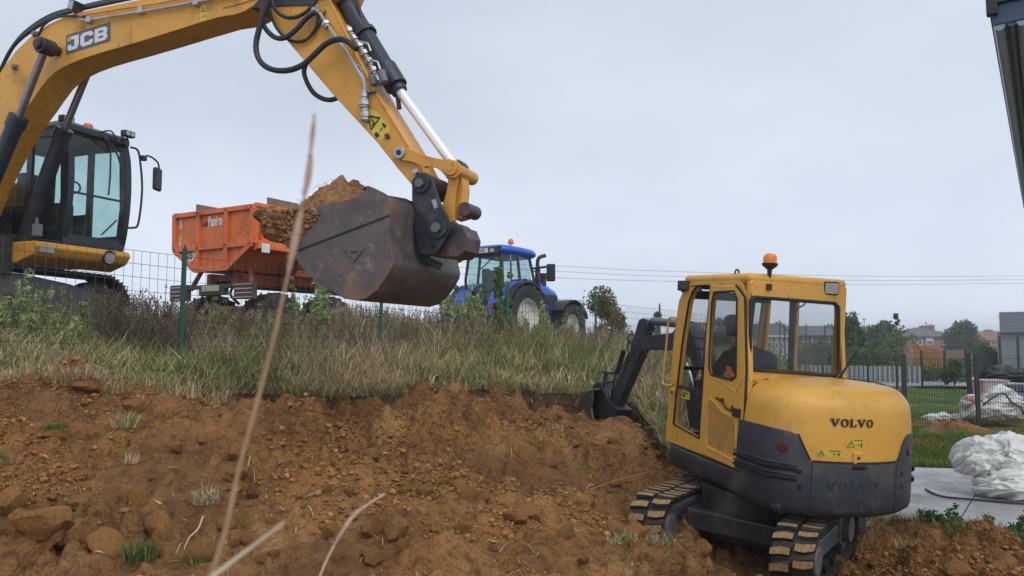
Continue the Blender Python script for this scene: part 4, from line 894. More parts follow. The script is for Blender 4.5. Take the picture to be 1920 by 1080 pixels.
    for y in (.02, W-.06): linkp(K1, y, y+.04, 'bucket_link', YEL)
    linkp([(846,332),(862,334),(866,330),(868,350),(866,378),(873,382),(879,392),(876,403),(866,408),(852,412),(848,395)], .10, .26, 'bucket_link', YEL)
    p = J(870, 392, .05); mb = MB(); mb.cyl(p, p+Vector((0, .26, 0)), .07, 16); mb.build('pivot_pin', mat('rusty_navy', (.06, .05, .06)), t, bevel=.006)
    # stick nose boss
    p = J(793, 345, 0); mb = MB(); mb.cyl(p-Vector((0, .02, 0)), p+Vector((0, W+.02, 0)), .11, 20); mb.build('stick_boss', mat('rusty_navy', (.06, .05, .06)), t)
    # quick hitch plates
    Hq = [(772,352),(774,340),(779,334),(791,329),(803,330),(812,339),(817,356),(824,378),(836,402),(844,424),(843,434),(832,452),(821,472),(813,478),(797,478),(785,475),(781,460),(776,424),(775,410),(779,400),(772,375)]
    for y in (-.09, W+.05): linkp(Hq, y, y+.04, 'hitch_plate', HITCH)
    for (px, py, r) in ((790, 345, .095), (821, 428, .105)):
        p = J(px, py, -.09); mb = MB(); mb.cyl(p-Vector((0, .025, 0)), p+Vector((0, W+.2, 0)), r, 22); mb.build('hitch_boss', HITCH, t, bevel=.008)
        mb = MB(); mb.cyl(p-Vector((0, .06, 0)), p, r*.5, 6); mb.build('hitch_bolt', mat('bolt_grey', (.13, .14, .16), .4, .5), t, bevel=.004)
    for (px, py) in ((781,427),(786,437),(813,462),(785,470)):
        p = J(px, py, -.09); mb = MB(); mb.cyl(p-Vector((0, .006, 0)), p, .022, 10); mb.build('hitch_hole', mat('slot_black', (.006,.006,.007)), t)
    c = [J(809,375,-.094), J(817,373,-.094), J(822,388,-.094), J(814,392,-.094)]; mb = MB(); mb.add(c, [(0,1,2,3)]); mb.build('white_label', mat('worn_label', (.30, .32, .34), .6, var=.6, scale=60), t, smooth=False)
    # curved back arms of the hitch that hook to the bucket
    linkp([(800,412),(840,420),(868,425),(876,445),(872,470),(858,482),(835,482),(800,478)], .02, W-.02, 'hitch_body', mat('rusty_navy', (.06, .05, .06)), .03)
    # ---- bucket: side plates, wrapped shell and the soil it carries
    y0, y1 = -.50, .88
    bp = [(493,398),(520,402),(560,394),(600,386),(630,379),(655,374),(671,366),(683,358),(687,357),(687,354),(683,352),(679,357),(677,354),(681,349),(690,348),(700,352),(716,360),(726,366),(733,377),(734,390),(731,410),(729,436),(731,458),(738,487),(736,500),(722,524),(706,545),(690,558),(671,564),(645,560),(610,540),(578,516),(558,490),(540,465),(522,445)]
    mb = MB(); mb.prism(pl(bp, y0), y0, y0+.035, axis=1); side = mb.build('bucket_side_plate', BKT, t, bevel=.006)
    mb = MB(); mb.prism(pl(bp, y0), y1-.035, y1, axis=1); mb.build('bucket_side_plate', BKT, t, bevel=.006)
    wr = [(495,404),(522,445),(540,465),(558,490),(578,516),(610,540),(645,560),(671,564),(690,558),(706,545),(722,524),(736,500),(738,487),(731,458),(729,436),(731,410),(734,390),(733,377),(726,366)]
    q = pl(wr, y0); cxz = (sum(a for a, b in q)/len(q), sum(b for a, b in q)/len(q))
    inn = [(a+(cxz[0]-a)*.05, b+(cxz[1]-b)*.05) for a, b in q][::-1]
    mb = MB(); mb.prism(q+inn, y0+.033, y1-.033, axis=1); mb.build('bucket_shell', BKT, t, bevel=.004, seg=1)
    for yy in (.02, .36):
        linkp([(726,366),(760,372),(790,400),(800,430),(806,470),(800,492),(770,500),(738,500),(731,458),(729,430),(733,380)], yy, yy+.05, 'bucket_ear', mat('dark_bucket', (.03, .033, .038), .5, .2, var=.3, dirt=(.1, .07, .05), damt=.4), .006)
    linkp([(734,374),(760,372),(776,385),(778,420),(760,445),(734,430)], .06, .34, 'bucket_top_box', mat('dark_bucket', (.03, .03, .03)), .02)
    mb = MB(); q0 = J(780, 490, .1); mb.tube(smoothcurve([J(775,492,.0), J(795,488,.1), J(815,494,.3), J(835,497,.5)], 4), [.05]*13, 8) if False else mb.tube(smoothcurve([J(775,492,.0), J(795,488,.1), J(812,494,.2), J(828,500,.25)], 4), .04, 8); mb.build('bucket_stiffener', BKT, t)
    mb = MB(); a, b = J(731, 403, y0-.006), J(556, 470, y0-.006); mb.tube([a, b], .010, 5); mb.build('wear_plate_edge', mat('dark_bucket', (.03, .03, .03)), side)
    mb = MB(); mb.prism(pl([(645,465),(681,468),(678,474),(664,492),(658,489),(661,482),(656,482)], y0), y0-.012, y0, axis=1); mb.build('bucket_emblem', mat('emblem_steel', (.12, .10, .095), .5, .4, var=.3), side, bevel=.003)
    mb = MB(); mb.prism(pl([(659,470),(672,471),(668,475),(662,475)], y0), y0-.018, y0-.011, axis=1); mb.build('bucket_emblem', mat('dark_bucket', (.03,.03,.03)), side)
    # cutting edge
    q = pl([(489,392),(495,388),(530,452),(524,456)], y0); mb = MB(); mb.prism(q, y0, y1, axis=1); mb.build('cutting_edge', BKT, t, bevel=.004)
    # soil heap (a thing of its own, resting in the bucket)
    hs = thing('bucket_soil', 'heap of reddish brown soil piled inside the raised steel bucket', 'soil heap', MJ @ T(-.3, .19, 1.8)); inv = T(.3, -.19, -1.8)
    xs = pl([(489,398),(505,402),(535,425),(660,374)], y0); xa = xs[0][0]+.0; xb = xs[3][0]+.02
    n1, n2 = 96, 84; gx = np.linspace(0, 1, n1); gy = np.linspace(0, 1, n2); GX, GY = np.meshgrid(gx, gy, indexing='ij')
    rimz = np.interp(gx, [0, .25, .5, .75, 1], [pl([(p_, q_)], y0)[0][1] for p_, q_ in ((492,400),(540,398),(590,388),(630,379),(675,366))])
    X = xa+(xb-xa)*GX; Yy = y0+.04+(y1-y0-.08)*GY
    prof = np.clip(np.sin(np.pi*np.clip(GX*.95+.07, 0, 1)), 0, 1)**.55*np.clip(np.sin(np.pi*np.clip(GY*.9+.06, 0, 1)), 0, 1)**.45
    lump = fbm(X*4, Yy*4, 4, 91)*.16+clods(X, Yy, .13, 92, .7)*.8+clods(X, Yy, .06, 95, .8)*.8
    hg = np.interp(GX, [0, .15, .35, .55, .75, .92, 1], [0, .10, .27, .37, .40, .34, .20]); sy = np.clip(np.sin(np.pi*np.clip(GY*.92+.04, 0, 1)), 0, 1)**.7
    hg = hg*(1-.97*sstep(.52, 1.0, GX*.62+GY*.62))+.05*(1-GX)
    Z = rimz[:, None]-.06+hg*sy+lump*np.minimum(1, prof*1.2)
    edge = (GY < .02) & (GX < .55); 
    v = np.stack([X+fbm(Yy*5, Z*5, 3, 97)*.06, Yy, Z], -1)
    top = v.reshape(-1, 3); bot = top.copy(); bz = np.repeat((rimz-.24)[:, None], n2, 1).reshape(-1); bot[:, 2] = np.where(True, bz, 0)
    i = np.arange((n1-1)*(n2-1)); r_ = i//(n2-1); c_ = i % (n2-1); a = r_*n2+c_
    f = np.stack([a, a+n2, a+n2+1, a+1], 1); V2 = np.concatenate([top, bot]); K = n1*n2
    bd = [k for k in range(n2)]+[k*n2+n2-1 for k in range(1, n1)]+[(n1-1)*n2+k for k in range(n2-2, -1, -1)]+[k*n2 for k in range(n1-2, 0, -1)]
    wl = [(bd[k], bd[(k+1) % len(bd)], bd[(k+1) % len(bd)]+K, bd[k]+K) for k in range(len(bd))]
    F2 = np.concatenate([f, f[:, ::-1]+K, np.array(wl)]); V2 = V2+np.array([.3, -.19, -1.8])
    so_ = npmesh('soil_heap', V2, F2, SOILD, smooth=True); so_.parent = hs
    ch = []; 
    LP = []
    for k in range(760):
        u_, v_ = random.random(), random.random(); px_ = 487+108*u_; lo = np.interp(px_, [487, 505, 520, 545, 570, 595], [400, 430, 446, 470, 440, 408]); up_ = np.interp(px_, [487, 595], [394, 392]); q_ = onp(MJ, px_, up_+(lo-up_)*v_**1.1, 1, y0)
        LP.append(MJ @ Vector((q_.x, y0+random.uniform(-.02, .03), q_.z)))
    for k in range(260):
        i_, j_ = random.randrange(n1), random.randrange(n2); LP.append(MJ @ Vector(v[i_, j_]))
    LUMP['pts'] = LP; LUMP['parent'] = hs
    mb = MB()
    for k in range(90):
        gx_, gy_ = random.uniform(.05, .95), random.uniform(0, .6); i_, j_ = int(gx_*(n1-1)), int(gy_*(n2-1)); p = Vector(v[i_, j_]); mb.M = inv
        a_ = random.random()*6.28; l = random.uniform(.05, .16); mb.tube([p, p+Vector((math.cos(a_)*l*.5, math.sin(a_)*l*.4, random.uniform(.0, .04))), p+Vector((math.cos(a_)*l, math.sin(a_)*l*.8, random.uniform(-.03, .05)))], .0022, 3)
    rt = mb.build('dry_roots', mat('dry_straw', (.36, .26, .14), .9), hs); rt['kind'] = 'stuff'
    # ---- cab
    Ym, Hc = .72, None
    fx = onp(MJ, 121, 330, 1, Ym).x                  # front plane of the cab
    z_top, z_bot, z_w = 3.02+EYE-OJ.z, 1.38+EYE-OJ.z, None
    y2 = Ym+.98; xb_ = fx-1.62
    CB = mat('cab_dark', (.014, .018, .026), .35, var=.2); GR = mat('roof_grey_green', (.10, .16, .17), .4, var=.1)
    zt = z_top
    def fbow(z): k = (z-z_bot)/(zt-z_bot); return fx+.10*math.sin(math.pi*min(1, max(0, k)))**.8-(.02 if k > .9 else 0)
    zs = [z_bot+(zt-z_bot)*k/10 for k in range(11)]
    for y in (Ym+.03, y2-.03):
        mb = MB()
        for k in range(10):
            mb.add([(fbow(zs[k])-.10, y-.045, zs[k]), (fbow(zs[k]), y-.045, zs[k]), (fbow(zs[k]), y+.045, zs[k]), (fbow(zs[k])-.10, y+.045, zs[k]),
                    (fbow(zs[k+1])-.10, y-.045, zs[k+1]), (fbow(zs[k+1]), y-.045, zs[k+1]), (fbow(zs[k+1]), y+.045, zs[k+1]), (fbow(zs[k+1])-.10, y+.045, zs[k+1])], [(0,1,5,4),(1,2,6,5),(2,3,7,6),(3,0,4,7)])
        mb.build('front_pillar', CB, t)
    for k0, k1, nm in ((0.6, 4, 'lower_windscreen'), (4.2, 9.2, 'upper_windscreen')):
        mb = MB(); m_ = 6; vs = []
        for k in range(m_+1):
            z = z_bot+(zt-z_bot)*(k0+(k1-k0)*k/m_)/10
            vs += [(fbow(z)-.012, Ym+.07, z), (fbow(z)-.012, y2-.07, z), (fbow(z)-.018, y2-.07, z), (fbow(z)-.018, Ym+.07, z)]
        fs = []
        for k in range(m_): 
            for e in range(4): fs.append((k*4+e, k*4+(e+1) % 4, k*4+4+(e+1) % 4, k*4+4+e))
        mb.add(vs, fs+[(0,1,2,3), (m_*4, m_*4+1, m_*4+2, m_*4+3)]); mb.build(nm, GLSB, t)
    z4 = z_bot+(zt-z_bot)*.41; mb = MB(); mb.box((fbow(z4)-.04, Ym+.05, z4-.012), (fbow(z4)+.002, y2-.05, z4+.012)); mb.build('windscreen_rail', CB, t); mb = MB(); mb.box((fx-.1, Ym, z_bot-.02), (fbow(z_bot)+.01, y2, z_bot+.10)); mb.build('windscreen_sill', CB, t)
    z6 = z_bot+(zt-z_bot)*.7
    mb = MB(); mb.tube([(fbow(z_bot+(zt-z_bot)*k/10)+.012, y2-.42+.01*k, z_bot+(zt-z_bot)*k/10) for k in (4.4, 6, 8, 9.3)], .012, 6); mb.build('glass_divider', BLK, t)
    mb = MB(); mb.tube(smoothcurve([(fbow(z4)+.05, y2-.12, z4+.08), (fbow(z6)+.05, y2-.2, z6), (fbow(z6)+.03, y2-.30, zt-.25), (fbow(z6)+.0, y2-.5, zt-.08)], 4), .014, 6); mb.tube([(fbow(z6)+.05, y2-.12, z6+.1), (fbow(z4)+.05, y2-.13, z4+.12)], .02, 6); mb.build('windscreen_wiper', BLK, t)
    mb = MB(); mb.tube([(fbow(z_bot+.1)+.04, Ym+.55, z_bot+.14), (fbow(z_bot+.3)+.04, Ym+.76, z_bot+.38)], .012, 6); mb.build('windscreen_wiper', BLK, t)
    # side walls: frame with glass
    for y in (Ym, y2-.04):
        o_ = [(xb_, z_bot), (fx-.02, z_bot), (fx+.0, z_bot+.5), (fx-.02, zt-.1), (fx-.1, zt-.02), (xb_+.05, zt-.02), (xb_, zt-.1)]
        hs_ = [[(xb_+.10, z_bot+.55), (fx-.78, z_bot+.55), (fx-.78, zt-.16), (xb_+.12, zt-.16)], [(fx-.66, z_bot+.18), (fx-.12, z_bot+.18), (fx-.07, z_bot+.6), (fx-.12, zt-.18), (fx-.66, zt-.16)]]
        mb = MB(); mb.prism(o_, y, y+.04, axis=1, holes=hs_); fr_ = mb.build('cab_side_frame', CB, t, bevel=.01)
        for h_ in hs_: mb = MB(); mb.prism(h_, y+.017, y+.023, axis=1); mb.build('side_glass', GLSB, fr_, smooth=False)
    mb = MB(); mb.prism([(Ym, z_bot), (y2, z_bot), (y2, zt-.02), (Ym, zt-.02)], xb_-.02, xb_+.02, axis=0, holes=[[(Ym+.1, z_bot+.6), (y2-.1, z_bot+.6), (y2-.1, zt-.14), (Ym+.1, zt-.14)]]); rw_ = mb.build('cab_rear_frame', CB, t)
    mb = MB(); mb.prism([(Ym+.1, z_bot+.6), (y2-.1, z_bot+.6), (y2-.1, zt-.14), (Ym+.1, zt-.14)], xb_-.003, xb_+.003, axis=0); mb.build('rear_glass', GLSB, rw_, smooth=False)
    mb = MB(); mb.box((xb_-.03, Ym-.02, zt-.06), (fx+.03, y2+.02, zt+.02)); mb.box((xb_+.05, Ym+.04, zt+.0), (fx-.12, y2-.06, zt+.07)); roof = mb.build('cab_roof', GR, t, bevel=.04, seg=3)
    mb = MB(); mb.box((fx-.16, Ym-.01, zt-.12), (fx+.05, y2+.01, zt-.01)); mb.build('roof_visor', CB, roof, bevel=.03)
    mb = MB(); mb.box((xb_, Ym, z_bot-.06), (fx, y2, z_bot+.01)); mb.build('cab_floor', BLK, t)
    for (y, x) in ((y2-.04, fx+.05), (Ym+.08, fx-.12)):
        mb = MB(); mb.M = T(x, y, zt+.07); mb.box((-.05, -.09, -.045), (.05, .09, .045)); mb.tube([(0, 0, -.04), (-.03, 0, -.1)], .015, 6); l_ = mb.build('work_lamp', BLK, roof, bevel=.012)
        for q_ in (-.04, .04): mb = MB(); mb.M = T(x, y, zt+.07); mb.box((.05, q_-.03, -.03), (.056, q_+.03, .03)); mb.build('lamp_lens', LENS, l_)
    p = onp(MJ, 165, 238, 1, Ym+.5); mb = MB(); mb.M = T(p.x, p.y, zt+.065); mb.lathe([(.075, 0), (.075, .02), (.06, .06), (.03, .078), (0, .08)], 18); mb.build('roof_beacon', mat('red_orange_lens', (.8, .12, .03), .3), roof)
    mb = MB(); mb.tube(smoothcurve([(fx+.05, y2-.5, zt-.02), (fx+.08, y2-.35, zt+.03), (fx+.09, y2-.25, zt-.08), (fx+.07, y2-.15, zt-.0), (fx+.09, y2-.07, zt-.16)], 5), .012, 6); mb.build('loose_cable', BLK, roof)
    # interior
    mb = MB(); mb.box((xb_+.25, Ym+.28, z_bot+.05), (xb_+.80, y2-.28, z_bot+.42)); mb.box((xb_+.18, Ym+.30, z_bot+.4), (xb_+.34, y2-.30, z_bot+1.12)); mb.build('seat', BLK, t, bevel=.05, seg=3)
    mb = MB(); mb.box((fx-.6, Ym+.1, z_bot), (fx-.25, Ym+.35, z_bot+.55)); mb.box((fx-.5, Ym+.42, z_bot), (fx-.12, y2-.15, z_bot+.10)); mb.tube([(fx-.25, Ym+.5, z_bot), (fx-.2, Ym+.5, z_bot+.4)], .03, 6); mb.build('control_console', BLK, t, bevel=.02)
    mb = MB(); pts = [Vector((fx-.2+.02*math.cos(a_), Ym+.30+.08*math.cos(a_), z_bot+.80+.08*math.sin(a_))) for a_ in [k*math.pi/8 for k in range(17)]]; mb.tube(pts, .014, 6); mb.build('grab_ring', BLK, t)
    # handrail and mirror
    yh = y2+.03; hr = [(fx+.06, yh-.03, zt-.12), (fx+.10, yh+.06, zt-.14), (fx+.12, yh+.10, zt-.30), (fx+.16, yh+.12, zt-.75), (fx+.13, yh+.10, zt-1.25), (fx+.10, yh+.03, zt-1.33), (fx+.02, yh-.06, zt-1.33)]
    mb = MB(); mb.tube(smoothcurve(hr, 5), .016, 7); mb.build('hand_rail', BLK, t)
    m0 = Vector((fx+.13, yh+.12, zt-.26)); mb = MB(); mb.tube(smoothcurve([m0, m0+Vector((.02, .10, .06)), m0+Vector((.03, .26, .0)), m0+Vector((.03, .30, -.1))], 4), .014, 7); mb.box((m0.x-.03, m0.y-.02, m0.z-.03), (m0.x+.04, m0.y+.06, m0.z+.04)); mb.build('mirror_arm', BLK, t)
    mb = MB(); mb.M = T(m0.x+.03, m0.y+.27, m0.z-.26) @ RZ(.35); mb.box((-.035, -.10, -.19), (.035, .10, .17)); mb.build('door_mirror', BLK, t, bevel=.035, seg=3)
    # ---- platform
    zd = z_bot-.05
    mb = MB(); mb.prism([(xb_-.3, zd-.02), (xb_-.3, zd-.20), (fx-.75, zd-.24), (fx-.30, zd-.30), (fx+.02, zd-.20), (fx+.10, zd-.08), (fx+.06, zd-.01)], Ym-.42, y2+.06, axis=1); deck = mb.build('cab_deck', YEL, t, bevel=.03, seg=3)
    p = Vector((fx+.055, y2-.30, zd-.12)); mb = MB(); mb.cyl(p, p+Vector((.035, 0, -.01)), .105, 22); hl = mb.build('head_lamp', BLK, deck, bevel=.01); mb = MB(); mb.cyl(p+Vector((.03, 0, -.01)), p+Vector((.045, 0, -.012)), .082, 22); mb.build('lamp_lens', LENS, hl)
    mb = MB(); q = Vector((fx+.075, Ym-.28, zd-.10)); mb.box((q.x-.02, q.y-.08, q.z-.06), (q.x+.012, q.y+.12, q.z+.06)); mb.build('deck_plate', mat('grey_plate', (.28, .28, .27), .5, var=.2), deck, bevel=.004)
    DK = mat('machine_black', (.016, .018, .022), .6, var=.4, dirt=(.09, .06, .04), damt=.4)
    mb = MB(); mb.box((fx-1.7, -.35, zd-.45), (fx-.35, Ym-.42, zd+.05)); mb.box((fx-1.9, -.9, zd-.30), (fx-1.0, Ym, zd+.5)); mb.build('turntable_frame', DK, t, bevel=.02)
    for k in range(9):
        a = Vector((fx-.55-.12*k, -.30+.10*(k % 4), zd+.02+.06*(k % 3))); mb = MB(); mb.tube(smoothcurve([a, a+Vector((.1, -.05, .35)), a+Vector((.22, .0, .15)), a+Vector((.30, .05, -.25))], 4), .022 if k % 3 else .03, 7); mb.build('hydraulic_hose', HOSE if k % 3 else mat('rusty_orange_part', (.36, .15, .04), .7, var=.4), t)
    for x_, h_ in ((fx-.32, .55), (fx-.52, .75), (fx-.18, .25)):
        mb = MB(); mb.box((x_-.05, -.25, zd-.2), (x_+.03, -.19, zd-.2+h_)); mb.build('pivot_bracket', YEL if h_ > .3 else DARKG, t, bevel=.01)
    p = J(67, 420, .2); mb = MB(); mb.box((p.x-.03, p.y-.03, p.z-.16), (p.x+.07, p.y+.05, p.z+.0)); mb.tube([p+Vector((.02, 0, 0)), p+Vector((.02, 0, .08))], .022, 8); mb.build('grease_canister', DARKG, t, bevel=.01)
    mb = MB(); mb.box((fx-4.2, -1.0, zd-.1), (fx-1.75, y2-.05, zd+1.1)); mb.build('engine_housing', YEL, t, bevel=.08)
    mb = MB(); mb.cyl((fx-1.9, .55, .95), (fx-1.9, .55, zd-.2), .62, 30); mb.box((fx-2.6, -.2, .62), (fx-1.2, 1.3, .98)); mb.build('slew_ring', DK, t)
    # ---- tracks: long axis along local y
    CH = mat('track_mud', (.075, .06, .05), .8, var=.4, scale=9, dirt=(.19, .14, .09), damt=.5, bump=.4, bscale=25)
    shoe = None
    for tx in (-5.62, -8.0):
        Lt = T(tx, .05, .60) @ RX(math.radians(-1.0)) @ RZ(math.pi/2)
        mb = MB(); mb.M = Lt; mb.prism([(-1.75, -.18), (-1.7, .30), (-.6, .34), (.5, .36), (1.2, .28), (1.72, .16), (1.8, -.12), (1.2, -.22), (-1.2, -.22)], -.20, .20, axis=1); fr_ = mb.build('track_frame', DARKG, t, bevel=.03, seg=3)
        for s in (-.9, -.62, .3):
            mb = MB(); mb.M = Lt; mb.cyl((s, -.235, -.02), (s, .235, -.02), .10, 16); mb.build('frame_port', BLK, fr_)
        mb = MB(); mb.M = Lt; mb.box((-.95, -.26, .30), (-.1, .26, .42)); mb.build('step_box', BLK, fr_, bevel=.03)
        for s in (-1.7, 1.7):
            mb = MB(); mb.M = Lt; mb.cyl((s, -.12, 0), (s, .12, 0), .36, 22); mb.build('idler_wheel', CH, t, bevel=.01)
        st = stadium(3.4, .41, None, 46)
        for i, (s, z, a) in enumerate(st):
            if shoe is None:
                sb = MB(); sb.box((-.105, -.30, 0), (.105, .30, .025)); 
                for k in (-.08, 0, .08): sb.box((k-.01, -.30, .02), (k+.01, .30, .055))
                shoe = sb.build('track_shoe', CH, t, smooth=False); ob = shoe
            else: ob = shoe.copy(); COL.objects.link(ob)
            ob.parent = t; nx, nz_ = math.sin(a), -math.cos(a); X = Vector((math.cos(a), 0, math.sin(a))); Z = Vector((nx, 0, nz_)); Y = Z.cross(X)
            ob.matrix_local = Lt @ frame((s, 0, z), X, Y, Z)
build_jcb()

# ================================================================ orange tipping trailer
PT = math.radians(60); DT = Vector((math.cos(PT), math.sin(PT), 0)); RT = Vector((math.sin(PT), -math.cos(PT), 0))
CR = at(475, 640, 14.5); CR.z = 0; OT = CR-RT*1.25; OT.z = 1.62
MT = frame(OT, RT, DT, Vector((0, 0, 1)))
def wheel(t, M, r, w_, rimr, rim_m, name='wheel', lugs=22, hubdir=1, par_label=None):
    mb = MB(); mb.M = M @ RY(math.pi/2)
    mb.lathe([(rimr, -w_*.42), (r*.86, -w_*.5), (r*.95, -w_*.46), (r*.97, -w_*.3), (r*.975, w_*.3), (r*.95, w_*.46), (r*.86, w_*.5), (rimr, w_*.42), (rimr, -w_*.42)], 40)
    ty = mb.build(name, RUB, t, ang=50)
    for k in range(lugs):
        for s in (-1, 1):
            a = 2*math.pi*(k+.25*s)/lugs; mb2 = None
    mb = MB()
    for k in range(lugs):
        for s in (-1, 1):
            a = 2*math.pi*(k+.25*s)/lugs; mb.M = M @ RX(a) @ T(s*w_*.26, 0, r*.965) @ RZ(s*.7); mb.box((-w_*.26, -r*.035, -.02), (w_*.26, r*.035, r*.035))
    mb.build('tyre_tread', RUB, ty, smooth=False)
    mb = MB(); mb.M = M @ RY(math.pi/2*hubdir)
    mb.lathe([(rimr*1.02, .0), (rimr*1.02, w_*.36), (rimr*.95, w_*.38), (rimr*.90, w_*.30), (rimr*.84, w_*.12), (rimr*.45, w_*.05), (rimr*.42, w_*.16), (rimr*.22, w_*.18), (rimr*.2, w_*.26), (0, w_*.27)], 36); rm = mb.build('rim', rim_m, ty, ang=30)
    mb = MB()
    for k in range(8):
        a = 2*math.pi*k/8; mb.M = M @ RY(math.pi/2*hubdir); q = Vector((rimr*.32*math.cos(a), rimr*.32*math.sin(a), w_*.16)); mb.cyl(q, q+Vector((0, 0, .03)), .018, 6)
    mb.build('wheel_nuts', BLK, rm)
    return ty
def build_trailer():
    t = thing('tipping_trailer', 'orange tipping trailer with ribbed tailgate and wooden boards, behind the raised bucket', 'trailer', MT)
    q = lambda pts: onpl(MT, pts, 1, 0)
    hexa = q([(330,402),(475,388),(471,462),(424,508),(366,509),(328,466)])
    zt = (hexa[0][1]+hexa[1][1])/2; zm = (hexa[2][1]+hexa[5][1])/2; zb = (hexa[3][1]+hexa[4][1])/2
    hexa = [(-1.25, zt), (1.25, zt), (1.22, zm), (.50, zb), (-.50, zb), (-1.22, zm)]
    Ln = 6.0
    # body: open box: floor/sides as thick shell
    def sec(s, dz=0): return [(x*s, zb+(z-zb)*1.0+dz) for x, z in hexa]
    outl = [(-1.25, zt), (-1.22, zm), (-.50, zb), (.50, zb), (1.22, zm), (1.25, zt)]; inn = [(1.20, zt), (1.17, zm+.02), (.47, zb+.05), (-.47, zb+.05), (-1.17, zm+.02), (-1.20, zt)]
    mb = MB(); mb.prism(outl+inn, .03, Ln, axis=1); mb.build('tipper_body', ORG, t, bevel=.01, seg=1)
    mb = MB(); mb.prism(hexa, Ln-.05, Ln, axis=1); mb.build('front_wall', ORG, t)
    mb = MB(); mb.prism([(x*.985, z) for x, z in hexa], -.02, .03, axis=1); tg = mb.build('tailgate', ORG, t)
    bars = [((-1.22, zt-.03), (1.22, zt-.03)), ((-1.2, zm), (1.2, zm)), ((-1.22, zt), (-1.19, zm)), ((1.21, zt), (1.18, zm)), ((-.43, zt), (-.43, zb+.03)), ((.44, zt), (.44, zb+.03)), ((-1.2, zm), (-.5, zb+.03)), ((1.2, zm), (.5, zb+.03)), ((-.5, zb+.03), (.5, zb+.03))]
    for a, b in bars:
        mb = MB(); d = Vector((b[0]-a[0], 0, b[1]-a[1])); l = d.length; d.normalize(); n = Vector((-d.z, 0, d.x))*.05
        A_, B_ = Vector((a[0], 0, a[1])), Vector((b[0], 0, b[1])); vs = []
        for P in (A_, B_):
            vs += [P-n+Vector((0, -.02, 0)), P-n+Vector((0, -.085, 0)), P+n+Vector((0, -.085, 0)), P+n+Vector((0, -.02, 0))]
        mb.add(vs, [(0,1,2,3),(4,7,6,5),(0,4,5,1),(1,5,6,2),(2,6,7,3),(3,7,4,0)]); mb.build('tailgate_rib', ORG, tg, bevel=.008)
    mb = MB(); mb.box((1.22, -.04, zm), (1.27, .02, zt)); mb.box((1.20, -.03, zt-.03), (1.30, Ln, zt+.05)); mb.box((-1.30, -.03, zt-.03), (-1.20, Ln, zt+.05)); mb.build('top_rail', ORG, t, bevel=.01)
    for k in range(8):
        mb = MB(); y = .75*k+.1; mb.box((1.24, y, zm+.02), (1.31, y+.09, zt-.02)); mb.build('side_rib', ORG, t, bevel=.006)
    mb = MB(); mb.prism([(1.22, zm-.02), (1.34, zm+.06), (1.34, zm-.10), (1.16, zm-.14)], .0, Ln, axis=1); mb.build('lower_rail', ORG, t, bevel=.008)
    mb = MB(); a = onp(MT, 496, 462, 0, 1.345); mb.box((1.342, a.y-.07, a.z-.12), (1.35, a.y+.13, a.z+.06)); mb.build('data_plate', WHT, t)
    # wooden boards on top
    WD = mat('weathered_board', (.20, .14, .105), .85, var=.3, scale=5, bump=.3, bscale=14)
    for (x0, x1, y) in ((-.75, .0, 2.3), (.2, 1.25, 1.0)):
        pass
    for a, b, yy, s in (((369,383),(422,401),0,-1.22), ((502,370),(545,384),0,1.22)):
        p = onp(MT, a[0], a[1], 0, s); e = onp(MT, b[0], b[1]-8, 0, s); mb = MB()
        y0 = p.y; y1 = max(e.y, y0+.8); mb.box((s-.02, y0, zt+.04), (s+.02, min(y1, y0+2.2), p.z)); mb.build('wooden_board', WD, t)
    # sign writing
    a = onp(MT, 396, 424, 1, -.03); text('maker_lettering', 'Panien', .30, T(a.x-.10, -.030, a.z) @ RX(math.pi/2), WHT, tg, sx=.56, off=.010)
    a = onp(MT, 384, 424, 1, -.03); mb = MB(); mb.box((a.x-.02, -.03, a.z-.01), (a.x+.08, -.024, a.z+.09)); mb.build('small_emblem', mat('navy_print', (.03, .03, .12), .5), tg)
    mb = MB(); mb.box((a.x-.10, -.03, a.z-.01), (a.x-.03, -.024, a.z+.07)); mb.build('small_emblem', mat('red_print', (.5, .05, .03), .5), tg)
    a = onp(MT, 357, 479, 1, -.03); mb = MB(); mb.cyl((a.x, -.024, a.z), (a.x, -.034, a.z), .15, 24); ds = mb.build('speed_disc', WHT, tg); text('disc_number', '25', .20, T(a.x-.115, -.036, a.z-.07) @ RX(math.pi/2), BLKP, ds, off=.004)
    for p in ((339, 420), (337, 452)):
        a = onp(MT, p[0], p[1], 1, -.03); mb = MB(); mb.box((a.x-.04, -.03, a.z-.12), (a.x+.05, -.022, a.z+.12)); mb.build('reflective_strip', mat('worn_reflector', (.55, .42, .36), .6, var=.5, scale=20), tg)
    # chassis
    mb = MB(); mb.box((-.45, .2, zb-.28), (-.30, Ln+1.2, zb-.03)); mb.box((.30, .2, zb-.28), (.45, Ln+1.2, zb-.03)); 
    for y in (.25, 1.6, 3.2, 5.0): mb.box((-.45, y, zb-.2), (.45, y+.15, zb-.06))
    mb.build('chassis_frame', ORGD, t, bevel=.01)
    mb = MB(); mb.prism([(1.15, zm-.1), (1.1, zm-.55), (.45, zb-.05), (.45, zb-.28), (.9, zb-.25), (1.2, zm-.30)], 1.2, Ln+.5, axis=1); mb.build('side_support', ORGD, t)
    mb = MB(); mb.box((-1.15, -.02, zb-.36), (1.15, .10, zb-.28)); mb.box((-.38, -.04, zb-.50), (.38, .1, zb-.28)); mb.build('rear_cross_beam', mat('dirty_chassis', (.05, .05, .052), .7, var=.3, dirt=MUD, damt=.5), t, bevel=.01)
